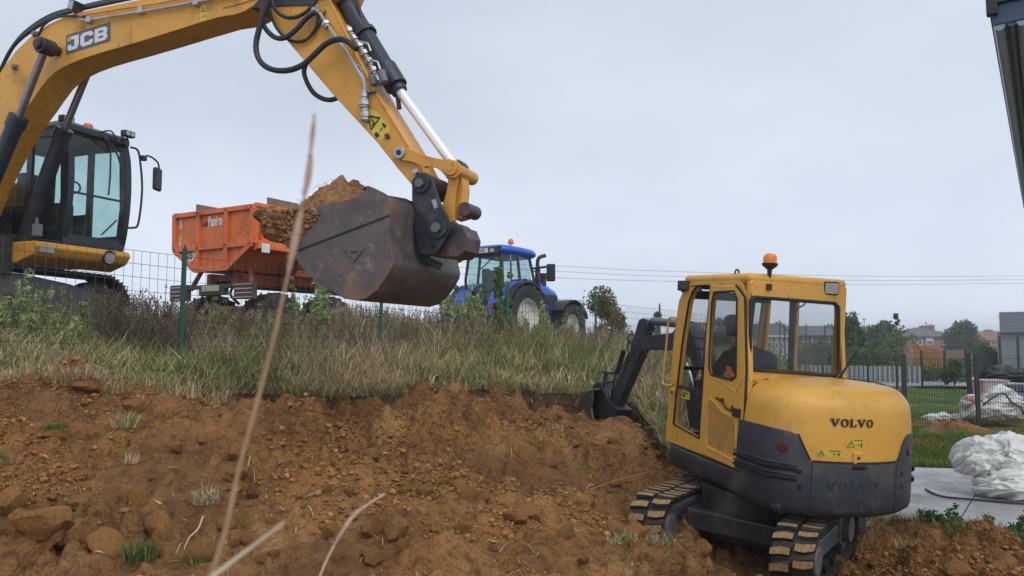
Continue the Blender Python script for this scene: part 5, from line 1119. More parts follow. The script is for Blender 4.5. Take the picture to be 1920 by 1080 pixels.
    for x in (-1.0, 1.0):
        mb = MB(); mb.box((x-.26, -.08, zb-.60), (x+.26, .06, zb-.26)); lf = mb.build('light_bracket', mat('dirty_chassis', (.05, .05, .052)), t, bevel=.01)
        for k in range(4): mb = MB(); mb.box((x-.26, -.10, zb-.58+.085*k), (x+.26, -.085, zb-.56+.085*k)); mb.build('guard_bar', STEEL, lf)
        mb = MB(); mb.box((x-.22, -.084, zb-.56), (x+.22, -.079, zb-.32)); mb.build('tail_light', mat('dusty_red_lens', (.16, .03, .03), .6), lf)
    mb = MB(); mb.box((-.26, -.06, zb-.42), (.26, -.045, zb-.30)); mb.build('number_plate', mat('plate_cream', (.45, .44, .36), .7), t)
    mb = MB(); mb.box((.0, -.1, zb-1.0), (.9, .1, zb-.74)); bp_ = mb.build('rear_bumper', mat('rusty_red', (.20, .06, .035), .75, var=.3, dirt=(.1, .06, .04), damt=.5), t, bevel=.01)
    for k in range(5): mb = MB(); mb.box((.05+.2*k, -.11, zb-.98), (.15+.2*k, -.10, zb-.80)); mb.build('bumper_slot', BLK, bp_)
    mb = MB(); mb.tube(smoothcurve([(.4, .2, zb-.3), (.55, .0, zb-.5), (.7, .1, zb-.7)], 4), .03, 6); mb.tube([(-.25, .2, zb-.3), (-.3, .0, zb-.9)], .05, 6); mb.tube([(-.1, .2, zb-.3), (-.1, .0, zb-1.0)], .04, 6); mb.build('brake_hose', BLK, t)
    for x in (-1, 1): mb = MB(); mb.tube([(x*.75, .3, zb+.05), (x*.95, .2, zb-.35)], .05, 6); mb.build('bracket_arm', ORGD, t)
    AX = mat('dusty_rim', (.42, .42, .40), .6, var=.3, dirt=DUST, damt=.5)
    for y in (.72, 2.3):
        mb = MB(); mb.cyl((-1.0, y, .68), (1.0, y, .68), .09, 12); mb.build('axle', BLK, t)
        for x in (-1, 1): wheel(t, T(x*.92, y, .68), .68, .52, .34, AX, hubdir=x, lugs=20)
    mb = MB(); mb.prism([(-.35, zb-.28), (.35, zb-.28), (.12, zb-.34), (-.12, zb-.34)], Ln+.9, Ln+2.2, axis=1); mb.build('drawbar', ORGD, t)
build_trailer()

# ================================================================ blue tractor
PB = math.radians(52); DB = Vector((math.cos(PB), math.sin(PB), 0)); RB = Vector((math.sin(PB), -math.cos(PB), 0))
OB = Vector((.30, 22.0, 1.74))-RB*.95
MB_ = frame(OB, RB, DB, Vector((0, 0, 1)))
def build_tractor():
    t = thing('tractor', 'blue farm tractor with white rims and glazed cab behind the wire fence', 'tractor', MB_)
    CRM = mat('cream_rim', (.62, .61, .54), .5, var=.08, dirt=DUST, damt=.25); TB = mat('tractor_black', (.02, .022, .028), .5, var=.2)
    for x in (-1, 1):
        wheel(t, T(x*.95, 0, .96), .96, .62, .56, CRM, hubdir=x, lugs=20); wheel(t, T(x*.93, 2.45, .72), .72, .52, .40, CRM, hubdir=x, lugs=18)
        # rear mudguard
        pr = []
        for k in range(11): a = math.radians(-5+k*16); pr.append((-1.06*math.cos(a)+.0, .98+1.06*math.sin(a)))
        pr2 = [(-1.0*math.cos(math.radians(-5+k*16)), .98+1.0*math.sin(math.radians(-5+k*16))) for k in range(11)][::-1]
        mb = MB(); x0, x1 = (.42, .98) if x > 0 else (-.98, -.42); mb.prism([(p[0], p[1]) for p in pr+pr2], x0, x1, axis=0); mb.build('rear_mudguard', BLUE, t, bevel=.03, seg=3)
        mb = MB(); x0, x1 = (.98, 1.22) if x > 0 else (-1.22, -.98); mb.prism([(p[0], p[1]-.02) for p in pr+pr2], x0, x1, axis=0); mb.build('mudguard_flare', TB, t, bevel=.01)
        mb = MB(); mb.box((x*.7-.12, -1.06, 1.22), (x*.7+.12, -1.0, 1.34)); mb.build('tail_light', mat('tractor_red_lens', (.6, .06, .02), .3), t)
        mb = MB(); a0 = [(2.45-.86*math.cos(math.radians(k*18-0)), .72+.86*math.sin(math.radians(k*18))) for k in range(2, 10)]; a1 = [(2.45+(p[0]-2.45)*.95, .72+(p[1]-.72)*.95) for p in a0][::-1]
        x0, x1 = (.66, 1.22) if x > 0 else (-1.22, -.66); mb.prism(a0+a1, x0, x1, axis=0); mb.build('front_mudguard', TB, t, bevel=.01)
    mb = MB(); mb.box((-.35, -.6, .65), (.35, 2.9, 1.25)); mb.box((-.6, -.7, .7), (.6, .3, 1.3)); mb.build('transmission', TB, t, bevel=.04)
    mb = MB(); mb.cyl((-.8, 2.45, .72), (.8, 2.45, .72), .12, 12); mb.cyl((-.8, 0, .96), (.8, 0, .96), .16, 12); mb.build('axle', TB, t)
    for x in (-.35, .35):
        mb = MB(); mb.tube([(x, -.6, .8), (x*1.2, -1.3, .75)], .05, 6); mb.tube([(x, -.6, 1.3), (x*1.2, -1.2, 1.2), (x*1.2, -1.25, .8)], .035, 6); mb.build('lift_arm', TB, t)
    # bonnet
    mb = MB(); sec = [(1.05, .42, 2.22), (1.5, .42, 2.20), (2.1, .40, 2.10), (2.7, .37, 1.90), (2.95, .30, 1.62)]
    vs = []; fs = []
    for (y, hw, zt) in sec:
        vs += [(-hw, y, 1.1), (-hw, y, zt-.16), (-hw*.72, y, zt), (hw*.72, y, zt), (hw, y, zt-.16), (hw, y, 1.1)]
    for i in range(len(sec)-1):
        for k in range(6): fs.append((i*6+k, i*6+(k+1) % 6, (i+1)*6+(k+1) % 6, (i+1)*6+k))
    fs += [tuple(range(6)), tuple(range((len(sec)-1)*6, len(sec)*6))]
    mb.add(vs, fs); bo = mb.build('bonnet', BLUE, t, bevel=.04, seg=3)
    mb = MB(); mb.box((.385, 1.5, 1.45), (.425, 2.6, 1.75)); mb.box((-.425, 1.5, 1.45), (-.385, 2.6, 1.75)); mb.box((-.27, 2.90, 1.12), (.27, 2.98, 1.42)); mb.build('grille', TB, bo)
    # cab frame
    zb, zt = 1.35, 2.86; C4 = {'rl': (-.70, -.62), 'rr': (.70, -.62), 'fl': (-.62, 1.0), 'fr': (.62, 1.0), 'ml': (-.80, .05), 'mr': (.80, .05)}
    for k_, (x, y) in C4.items():
        tx, ty = x*(.92), y*(.95 if y < .5 else .86)
        mb = MB(); mb.tube([(x, y, zb), (x*1.03, y*1.04, (zb+zt)/2), (tx, ty, zt)], .045, 6); mb.build('cab_pillar', TB, t)
    mb = MB(); mb.box((-.7, -.65, zb-.25), (.7, 1.0, zb)); mb.prism([(-.9, -.62), (.9, -.62), (.85, .1), (.6, 1.02), (-.6, 1.02), (-.85, .1)], zb-.05, zb+.03, axis=2); mb.build('cab_base', TB, t, bevel=.02)
    def pane(pts, nm):
        mb = MB(); n = len(pts); P = [Vector(p) for p in pts]; nn = (P[1]-P[0]).cross(P[2]-P[1]).normalized()*.004
        mb.add(P+[p+nn for p in P], [tuple(range(n))[::-1], tuple(range(n, 2*n))]+[(i, (i+1) % n, (i+1) % n+n, i+n) for i in range(n)]); mb.build(nm, GLSB, t, smooth=False)
    pane([(-.66, -.64, zb+.02), (.66, -.64, zb+.02), (.62, -.60, zt), (-.62, -.60, zt)], 'rear_glass')
    for s in (-1, 1):
        pane([(s*.72, -.58, zb+.25), (s*.80, .02, zb+.25), (s*.74, .04, zt), (s*.65, -.56, zt)], 'side_glass')
        pane([(s*.80, .08, zb+.02), (s*.64, .98, zb+.02), (s*.57, .86, zt), (s*.74, .08, zt)], 'door_glass')
    pane([(-.6, 1.01, zb+.3), (.6, 1.01, zb+.3), (.55, .87, zt), (-.55, .87, zt)], 'windscreen')
    # roof
    vs = []; n = 28
    def rr(sx, sy, z): return [(sx*math.copysign(abs(math.cos(2*math.pi*k/n))**.45, math.cos(2*math.pi*k/n)), .16+sy*math.copysign(abs(math.sin(2*math.pi*k/n))**.45, math.sin(2*math.pi*k/n)), z+(.0)) for k in range(n)]
    L_ = [rr(.74, .86, zt-.02), rr(.84, .97, zt+.04), rr(.86, 1.0, zt+.12), rr(.80, .94, zt+.21), rr(.55, .66, zt+.27), rr(.1, .1, zt+.285)]
    vs = [p for l in L_ for p in l]; vs = [(x, y, z-.045*max(0, y)**2) for x, y, z in vs]; fs = [(i*n+k, i*n+(k+1) % n, (i+1)*n+(k+1) % n, (i+1)*n+k) for i in range(5) for k in range(n)]+[tuple(range(n)), tuple(range(5*n, 6*n))]
    mb = MB(); mb.add(vs, fs); roof = mb.build('cab_roof', BLUE, t, ang=60)
    mb = MB(); mb.box((-.62, -.86, zt-.06), (.62, -.66, zt+.16)); ph = mb.build('rear_roof_panel', TB, roof, bevel=.02)
    mb = MB(); mb.box((-.30, -.872, zt+.0), (.34, -.862, zt+.13)); pl_ = mb.build('number_plate', WHT, ph); text('plate_number', 'JL-189-HD', .115, T(-.27, -.876, zt+.03) @ RX(math.pi/2), BLKP, pl_, off=.002)
    for x in (-.5, .5): mb = MB(); mb.box((x-.08, -.875, zt), (x+.08, -.865, zt+.10)); mb.build('work_lamp', LENS, ph)
    mb = MB(); mb.tube([(.70, -.25, zt-.25), (.72, -.25, zt+.30)], .018, 6); mb.build('beacon_stalk', STEEL, roof); mb = MB(); mb.M = T(.72, -.25, zt+.28); mb.lathe([(.085, 0), (.09, .04), (.075, .10), (.05, .15), (0, .16)], 18); mb.build('roof_beacon', mat('red_orange_lens', (.8, .12, .03)), roof)
    mb = MB(); mb.tube([(.35, -.66, zt-.15), (-.1, -.67, zt-.45)], .018, 5); mb.build('rear_wiper', TB, t)
    mb = MB(); mb.tube([(.6, -.1, zt-.1), (.55, .0, zb)], .03, 5); mb.build('interior_rail', TB, t)
    # seat, wheel, blind
    mb = MB(); mb.box((-.28, -.2, zb), (.28, .3, zb+.45)); mb.box((-.26, -.28, zb+.4), (.26, -.12, zb+1.05)); mb.build('seat', mat('seat_grey', (.12, .13, .15), .9), t, bevel=.06)
    mb = MB(); mb.tube([(0, .85, zb), (0, .6, zb+.5)], .05, 6); mb.M = T(0, .57, zb+.52) @ RX(-.6); mb.lathe([(.19, -.015), (.21, 0), (.19, .015)], 20); mb.build('steering_column', TB, t)
    # exhaust, mirrors
    mb = MB(); mb.tube([(.62, 1.25, 1.5), (.62, 1.25, 2.55)], .085, 12); mb.tube(smoothcurve([(.62, 1.25, 2.5), (.62, 1.25, 2.75), (.66, 1.30, 2.88), (.78, 1.45, 2.95)], 4), .06, 10); mb.build('exhaust_stack', TB, t)
    mb = MB(); mb.tube(smoothcurve([(.6, .95, 2.5), (.85, 1.0, 2.52), (1.25, 1.0, 2.52)], 3), .035, 6); mb.tube(smoothcurve([(.6, 1.0, 2.45), (.8, 1.02, 2.3), (.85, 1.02, 1.9)], 4), .02, 6); mb.tube([(-.6, .95, 2.5), (-1.25, 1.0, 2.52)], .035, 6); mb.build('mirror_arm', TB, t)
    for x in (-1.3, 1.3): mb = MB(); mb.M = T(x, 1.0, 2.33) @ RZ(.3); mb.box((-.14, -.04, -.26), (.14, .05, .28)); mb.build('door_mirror', TB, t, bevel=.04, seg=3)
    mb = MB(); mb.cyl((.30, 2.0, 2.05), (.30, 2.0, 2.35), .10, 12); mb.cyl((.30, 2.0, 2.28), (.30, 2.0, 2.45), .14, 12); mb.build('air_intake', TB, bo, bevel=.03)
    mb = MB(); mb.box((.44, .2, .55), (.75, 1.3, 1.1)); mb.build('fuel_tank', TB, t, bevel=.06)
    mb = MB(); mb.box((-.5, 3.0, .6), (.5, 3.35, 1.1)); mb.build('front_weight', TB, t, bevel=.06)
build_tractor()
# orange hopper spout of the machine parked beyond, left of the tractor cab
t = thing('orange_implement', 'orange curved implement hood on grey legs showing left of the tractor cab', 'implement', MB_ @ T(-1.9, -.3, 0))
mb = MB(); mb.prism([(-.5, 2.2), (.0, 2.95), (.5, 3.0), (.55, 2.9), (.1, 2.75), (-.3, 2.1)], -.3, .5, axis=1); mb.build('orange_hood', ORG, t, bevel=.02)
mb = MB(); mb.tube([(.1, 0, 0), (.1, 0, 2.6)], .05, 6); mb.tube([(.35, .1, 0), (.35, .1, 2.75)], .04, 6); mb.box((0, -.05, 1.9), (.45, .15, 2.0)); mb.tube([(-.4, .3, 0), (-.35, .2, 2.2)], .05, 6); mb.build('support_leg', STEEL, t)
mb = MB(); mb.tube([(-.2, 0, 2.45), (.2, 0, 2.4)], .22, 12); mb.build('roller', BLK, t)

# ================================================================ wire fences
U0 = (-.447, 1.0)
FP = []
for i in range(-3, 9):
    u = (-.447+.218*i)/(1+.284*i) if 1+.284*i > .05 else None
    Y = 9*(1+.284*i)
    if Y < 1.2: continue
    x = u*Y; FP.append((x, Y))
def wire_fence(pts, hp, hm, name, label, cat, post_m, wire_m, dv, dh, rw, post_r=.026, base=None, flat=False, lean=0):
    t = thing(name, label, cat, T(pts[0][0], pts[0][1], base(pts[0]))); o = Vector((pts[0][0], pts[0][1], base(pts[0])))
    pm = None
    for i, (x, y) in enumerate(pts):
        z = base((x, y)); mb = MB(); r = post_r
        if flat: mb.box((-r, -r*.7, -.3), (r, r*.7, hp)); 
        else: mb.box((-r, -r*.5, -.3), (r, r*.5, hp-.02)); mb.prism([(-r, hp-.02), (r, hp-.02), (0, hp+.05)], -r*.5, r*.5, axis=1)
        p = mb.build('post', post_m, t, smooth=False); p.location = (x-o.x, y-o.y, z-o.z); p.rotation_euler = (0, lean+random.uniform(-.012, .012), math.atan2(pts[1][1]-pts[0][1], pts[1][0]-pts[0][0]))
        if i == len(pts)-1: break
        x2, y2 = pts[i+1]; z2 = base((x2, y2)); A_ = Vector((x, y, z))-o; B_ = Vector((x2, y2, z2))-o; l = (B_-A_).length; mb = MB()
        n = max(2, int(l/dv))
        for k in range(1, n):
            q = A_+(B_-A_)*(k/n); j = random.uniform(-.006, .006); mb.tube([q+Vector((j, 0, .03)), q+Vector((-j, 0, hm))], rw, 3, cap=False)
        m = int(hm/dh)
        for k in range(m+1):
            zz = .05+(hm-.05)*k/m; sag = -.012*math.sin(k*2.1); q0 = A_+Vector((0, 0, zz)); q1 = B_+Vector((0, 0, zz)); mb.tube([q0, (q0+q1)/2+Vector((0, 0, sag)), q1], rw*1.15, 3, cap=False)
        mb.build('mesh_panel', wire_m, t, smooth=False)
    return t
wire_fence(FP, 1.72, 1.62, 'wire_fence', 'green welded wire fence with slim green posts between bank and machines', 'fence', GREENP, FWIRE, .10, .15, .0028, .026, base=lambda p: Hs(*p)*.0+float(np.interp(p[1], [3, 6.4, 9, 11.56, 14.1, 16.7, 19.2, 21.8, 30], [1.7, 1.5, 1.40, 1.36, 1.27, 1.25, 1.20, 1.13, .9])), lean=.02)
fz = lambda p: 0.0
def g(px, Y): return ((px-960)/F*Y, Y)
lawn = [g(1560, 17.9), g(1690, 17.7), g(1826, 17.5), g(1975, 17.3), g(2110, 17.1)]
wire_fence(lawn, 1.66, 1.58, 'panel_fence', 'dark rigid wire panel fence in front of the white builder bags', 'fence', mat('anthracite_post', (.02, .028, .03), .5), DWIRE, .055, .5, .0045, .045, base=fz, flat=True)
side = [g(1814, 22.0), g(1809, 28), g(1806, 35)]
wire_fence(side, 1.66, 1.58, 'panel_fence', 'dark wire panel fence running away from the thick post across the lawn', 'fence', mat('anthracite_post', (.02, .028, .03)), DWIRE, .1, .5, .005, .04, base=fz, flat=True)
back = [g(1540, 30), g(1581, 30.5), g(1624, 31), g(1677, 31.5), g(1724, 32), g(1768, 33)]
wire_fence(back, 1.6, 1.5, 'panel_fence', 'dark thin wire fence standing before the white concrete panel wall', 'fence', mat('anthracite_post', (.02, .028, .03)), DWIRE, .12, .5, .005, .04, base=fz, flat=True)
far_ = [g(1872, 44), g(1905, 44), g(1945, 43.5)]
wire_fence(far_, 2.3, 2.2, 'panel_fence', 'tall dark wire fence in front of the grey rendered house', 'fence', mat('anthracite_post', (.02, .028, .03)), DWIRE, .14, .5, .007, .06, base=fz, flat=True)
hill = [g(1470, 58), g(1510, 57), g(1545, 56), g(1581, 55), g(1602, 54), g(1628, 54), g(1652, 53), g(1668, 53)]
wire_fence(hill, 3.3, 1.5, 'stake_fence', 'line of tall dark stakes and wire in front of the brick houses', 'fence', mat('dark_stake', (.06, .06, .05), .9), DWIRE, .5, .5, .006, .05, base=lambda p: -.1, flat=True)

# white concrete panel wall
t = thing('concrete_panel_wall', 'low white concrete panel wall with dark joints behind the lawn', 'wall', T(*at(1580, 640, 36).xy, 0))
CW = mat('white_concrete', (.50, .51, .50), .8, var=.15, scale=2, dirt=(.25, .25, .23), damt=.4, bump=.1)
a = at(1500, 640, 37); b = at(1727, 640, 34.2); o = Vector((t.location.x, t.location.y, 0)); n = 26; me = None
for k in range(n):
    p = a+(b-a)*(k/n); p.z = -.05; l = (b-a).length/n
    if me is None:
        mb = MB(); mb.prism([(.03, 0), (l-.03, 0), (l-.03, .83), (l*.8, .86), (l*.25, .86), (.03, .84)], -.03, .03, axis=1); pn = mb.build('concrete_panel', CW, t, smooth=False); me = pn
        mb = MB(); mb.box((-.035, -.07, 0), (.035, .02, .88)); ps = mb.build('post', mat('joint_grey', (.14, .15, .16), .8), t); me2 = ps
    else: pn = me.copy(); ps = me2.copy(); COL.objects.link(pn); COL.objects.link(ps)
    for q in (pn, ps): q.location = (p.x-o.x, p.y-o.y, p.z); q.rotation_euler.z = math.atan2(b.y-a.y, b.x-a.x)

# ================================================================ houses
BRK = mat('red_brick', (.26, .115, .075), .85, var=.25, scale=1.5, dirt=(.2, .14, .11), damt=.3, dscale=1); SLT = mat('slate_roof', (.095, .105, .12), .7, var=.2, scale=1.2); TILE = mat('brown_tile_roof', (.12, .085, .075), .8, var=.2, scale=1.2)
TLR = mat('red_tile_roof', (.22, .09, .06), .8, var=.2, scale=1.2); CREAM = mat('cream_render', (.5, .48, .43), .8); GLZ = mat('window_glass', (.12, .15, .18), .2, var=.3)
def house(px0, px1, Y, eave, ridge, wallm, roofm, label, depth=8, hip=.35, base=655, wins=(), chims=(), gable=False):
    """px/py of the front wall as seen, built at distance Y"""
    a = at(px0, base, Y); b = at(px1, base, Y); w_ = b.x-a.x; ze = at(px0, eave, Y).z; zr = at(px0, ridge, Y+depth/2).z; z0 = min(a.z, H((a.x+b.x)/2, Y))-1.0
    t = thing('house', label, 'house', T(a.x, Y, z0)); he = ze-z0; hr = zr-z0
    mb = MB(); mb.box((0, 0, 0), (w_, depth, he)); wl = mb.build('wall', wallm, t, smooth=False)
    ov = .35; i = hip*depth if not gable else 0
    mb = MB(); vs = [(-ov, -ov, he-.05), (w_+ov, -ov, he-.05), (w_+ov, depth+ov, he-.05), (-ov, depth+ov, he-.05), (i, depth/2, hr), (w_-i, depth/2, hr)]
    if gable == 'front': vs[4] = (w_/2, -ov, hr); vs[5] = (w_/2, depth+ov, hr); mb.add(vs, [(0,3,5,4), (1,4,5,2), (0,4,1), (2,5,3), (0,1,2,3)])
    else: mb.add(vs, [(0,1,5,4), (1,2,5), (2,3,4,5), (3,0,4), (0,3,2,1)])
    rf = mb.build('roof', roofm, t, smooth=False)
    mb = MB(); mb.box((-ov, -ov-.08, he-.16), (w_+ov, -ov, he)); mb.build('gutter', WHT if wallm is CREAM else BLK, rf)
    for (wx0, wy0, wx1, wy1, m_) in wins:
        p, q = at(wx0, wy0, Y), at(wx1, wy1, Y); x0, x1, zz1, zz0 = p.x-a.x, q.x-a.x, p.z-z0, q.z-z0
        mb = MB(); mb.box((x0-.08, -.06, zz0-.08), (x1+.08, .02, zz1+.08)); f = mb.build('window', WHT, t, smooth=False); mb = MB(); n = 2 if x1-x0 > 1.5 else 1
        for k in range(n): d = (x1-x0)/n; mb.box((x0+d*k+.03, -.075, zz0), (x0+d*(k+1)-.03, -.05, zz1-(.45*(zz1-zz0) if m_ == 's' else 0)))
        mb.build('pane', GLZ, f, smooth=False)
    for (cx, cy0, s) in chims:
        p = at(cx, cy0, Y+depth/2); x = p.x-a.x; zc = p.z-z0; mb = MB(); mb.box((x-s, depth/2-.4, hr-1.5), (x+s, depth/2+.4, zc-.2)); mb.box((x-s-.06, depth/2-.46, zc-.25), (x+s+.06, depth/2+.46, zc-.12)); mb.cyl((x-s*.4, depth/2, zc-.15), (x-s*.4, depth/2, zc+.1), .14, 8); mb.cyl((x+s*.4, depth/2, zc-.15), (x+s*.4, depth/2, zc+.08), .14, 8); mb.build('chimney', BRK, rf, smooth=False)
    return t
house(1698, 1808, 150, 631, 614, BRK, SLT, 'large brick house with grey hipped slate roof behind the orange boards', depth=12, hip=.45, base=664, wins=((1721,634,1729,646,'p'),(1737,634,1749,645,'s'),(1768,634,1785,645,'p')), chims=((1733,610,.9),(1745,609,.6),(1798,616,1.0)))
house(1804, 1856, 170, 639, 622, BRK, TILE, 'long low brick house with brown roof right of the slate-roofed one', depth=10, gable=True, base=664, wins=((1808,641,1817,650,'p'),(1829,640,1845,647,'p')), chims=())
house(1855, 1905, 165, 638, 621, BRK, TLR, 'brick house with red tiled roof partly behind the grey house', depth=10, gable=True, base=664, wins=((1858,640,1872,647,'p'),), chims=((1853,618,.8),))
house(1604, 1631, 125, 628, 617, BRK, SLT, 'small brick house with dark hipped roof beside the dark green tree', depth=8, hip=.4, base=662, chims=((1621,611,.8),))
house(1632, 1692, 140, 634, 620, BRK, TILE, 'brick house with purplish brown roof behind the sparse tree', depth=9, hip=.3, base=662, wins=((1646,635,1656,643,'p'),(1670,636,1678,643,'p')), chims=())
house(1442, 1483, 75, 629, 607, CREAM, SLT, 'pale gabled house with grey roof seen through the cab window on the left', depth=9, hip=.1, gable=True, base=662, wins=((1448,633,1454,640,'p'),(1466,634,1472,640,'p')), chims=((1460,605,.5),))
house(1499, 1578, 80, 629, 611, BRK, SLT, 'brick house with long grey roof seen through the right of the cab window', depth=9, gable=True, base=662, wins=((1506,632,1514,641,'p'),(1523,632,1533,641,'p'),(1546,633,1554,641,'p')), chims=((1556,609,.5),))
house(1300, 1345, 130, 626, 610, BRK, TILE, 'brown roofed house seen through the open front of the cab', depth=9, hip=.2, base=650, chims=((1316,604,.9),))
house(1408, 1440, 140, 630, 615, BRK, TILE, 'distant brown roofed house behind the driver', depth=9, hip=.2, base=655, chims=())
# grey rendered house at the right edge
a = at(1873, 705, 46); t = thing('house', 'grey rendered house with ribbed slate roof and black chimney cap at the right edge', 'house', T(a.x, 46, 0) @ RZ(-.585))
REN = mat('grey_render', (.27, .29, .31), .8, var=.06)
e = at(1873, 624, 46).z; rz = at(1880, 586, 50).z; mb = MB(); mb.box((0, 0, -.2), (9, 9, e)); mb.build('wall', REN, t, smooth=False)
SL2 = mat('anthracite_slate', (.085, .095, .11), .6, var=.15)
rf = None
for k in range(12):
    y0, y1 = -.3+4.8*k/12, -.3+4.8*(k+1)/12; z0, z1 = e+(rz-e)*k/12, e+(rz-e)*(k+1)/12; mb = MB(); mb.add([(.15,y0,z0+.05),(9.2,y0,z0+.05),(9.2,y1,z1+.02),(.15,y1,z1+.02),(.15,y0,z0-.03),(9.2,y0,z0-.03),(9.2,y1,z1-.06),(.15,y1,z1-.06)], [(0,1,2,3),(4,7,6,5),(0,4,5,1),(2,6,7,3),(0,3,7,4),(1,5,6,2)])
    ob = mb.build('slate_course', SL2, t, smooth=False)
mb = MB(); mb.add([(.2,-.2,e),(.2,4.5,rz),(.2,9.2,e),(.3,-.2,e),(.3,4.5,rz),(.3,9.2,e),(9.1,4.5,rz),(9.1,9.2,e)], [(0,1,2),(3,5,4),(0,3,4,1),(1,4,5,2),(1,6,7,2)]); mb.build('gable_wall', REN, t, smooth=False)
p = at(1893, 572, 50); mb = MB(); x = p.x-a.x; mb.box((x-.28, 3.9, rz-.4), (x+.28, 4.5, p.z-.15)); mb.box((x-.36, 3.8, p.z-.06), (x+.36, 4.6, p.z)); mb.box((x-.26, 3.9, p.z-.16), (x-.2, 4.5, p.z)); mb.box((x+.2, 3.9, p.z-.16), (x+.26, 4.5, p.z)); mb.build('chimney', BLK, t, smooth=False)
# overhanging metal roof edge at the upper right, close to the camera
ed = Vector((.585, .811, 0)); en = Vector((.811, -.585, 0)); p = at(1861, 46, 4.6); Mr = frame(p, en, ed, Vector((0, 0, 1)))
t = thing('building_canopy', 'dark blue-grey metal roof edge with gutter jutting in at the top right', 'roof', Mr)
NV = mat('navy_metal', (.06, .085, .135), .4, .3, var=.15, scale=3); NV2 = mat('pale_trim', (.26, .32, .40), .4, .3, var=.1); ln = 9
mb = MB(); mb.box((.0, .02, .0), (1.4, ln, .16)); mb.build('fascia', NV, t, bevel=.008)
mb = MB(); mb.box((-.02, -.01, .13), (1.42, ln, .18)); mb.box((-.03, -.03, .06), (.03, .03, .19)); mb.build('top_trim', BLK, t, bevel=.006)
for x, r, m_ in ((.035, .032, NV2), (.10, .022, NV), (.155, .030, NV2), (.225, .014, NV)):
    mb = MB(); mb.tube([(x, .03, -.005), (x, ln, -.005)], r, 10); mb.build('gutter_rib', m_, t)
mb = MB(); mb.tube(smoothcurve([(.26, .55, .02), (.27, .7, -.05), (.30, .9, -.10), (.36, 1.3, -.08)], 4), .028, 8); mb.tube([(.16, -.02, .30), (.30, .3, .26)], .04, 8); mb.build('down_pipe', NV2, t)

# ================================================================ power lines and poles
def cable(pts, label):
    P = smoothcurve(pts, 6); o = P[0].copy(); mb = MB(); mb.tube([p-o for p in P], .022, 4); ob = mb.build('overhead_cable', mat('cable_grey', (.16, .17, .19), .7), None); ob.location = o; tag(ob, label, 'cable', 'power lines')
cable([at(830, 490.5, 70), at(1050, 499, 72), at(1220, 507.5, 74), at(1620, 518, 80), at(2000, 517, 84)], 'uppermost of the three overhead cables against the grey sky')
cable([at(830, 500, 70), at(1050, 509, 72), at(1220, 517, 74), at(1620, 526, 80), at(2000, 523.5, 84)], 'middle one of the three overhead cables against the grey sky')
cable([at(830, 512, 70), at(1050, 521, 72), at(1220, 526.5, 74), at(1620, 533.5, 80), at(2000, 530, 84)], 'lowest of the three overhead cables against the grey sky')
for px, top, Y, lb, h_ in ((1603, 584, 95, 'wooden utility pole rising beside the dark green tree', 1), (1736, 603, 150, 'thin television aerial on the slate-roofed house', 0), (1620, 595, 125, 'thin television aerial on the small brick house', 0), (1874, 590, 130, 'thin mast standing just left of the grey house', 0)):
    p = at(px, top, Y); z0 = H(p.x, Y)-.3 if h_ else p.z-4; t = thing('utility_pole' if h_ else 'aerial', lb, 'pole' if h_ else 'aerial', T(p.x, Y, z0)); mb = MB(); mb.tube([(0, 0, 0), (0, 0, p.z-z0)], .14 if h_ else .05, 6); mb.build('mast', mat('pole_grey', (.12, .11, .10), .9), t)
    mb = MB(); mb.box((-.6 if h_ else -.35, -.05, p.z-z0-.4), (.6 if h_ else .35, .05, p.z-z0-.3)); mb.build('cross_arm', mat('pole_grey', (.12, .11, .10)), t)

# orange boards, dark hedge panels, grey wall
def slab_wall(pts, Y, name, label, cat, m_, part, n, th=.06, base=.0):
    a, b = at(*pts[0], Y[0]), at(*pts[1], Y[1]); t = thing(name, label, cat, T(a.x, a.y, base)); l = Vector((b.x-a.x, b.y-a.y, 0))
    for k in range(n):
        p, q = l*(k/n), l*((k+1)/n-.004); zp = a.z+(b.z-a.z)*k/n-base; zq = a.z+(b.z-a.z)*(k+1)/n-base; nn = Vector((-l.y, l.x, 0)).normalized()*th*(1 if k % 2 else 1.4)
        mb = MB(); mb.add([p, q, q+Vector((0,0,zq)), p+Vector((0,0,zp)), p+nn, q+nn, q+nn+Vector((0,0,zq)), p+nn+Vector((0,0,zp))], [(0,1,2,3),(4,7,6,5),(0,4,5,1),(1,5,6,2),(2,6,7,3),(3,7,4,0)]); mb.build(part, m_, t, smooth=False)
slab_wall([(1712,645),(1768,656)], (52, 50), 'board_fence', 'orange-brown wooden board screen with a sloping top before the brick house', 'fence', mat('orange_boards', (.50, .22, .07), .7, var=.15, scale=2), 'board', 12)
slab_wall([(1768,656),(1812,657)], (56, 56), 'garden_wall', 'low brownish garden wall right of the orange board screen', 'wall', mat('brown_wall', (.20, .15, .12), .8), 'wall_section', 3)
slab_wall([(1826,660),(1876,660)], (47, 47), 'dark_screen', 'dark grey garden screen left of the grey rendered house', 'fence', mat('dark_screen', (.05, .058, .06), .8, var=.2), 'screen_panel', 4)

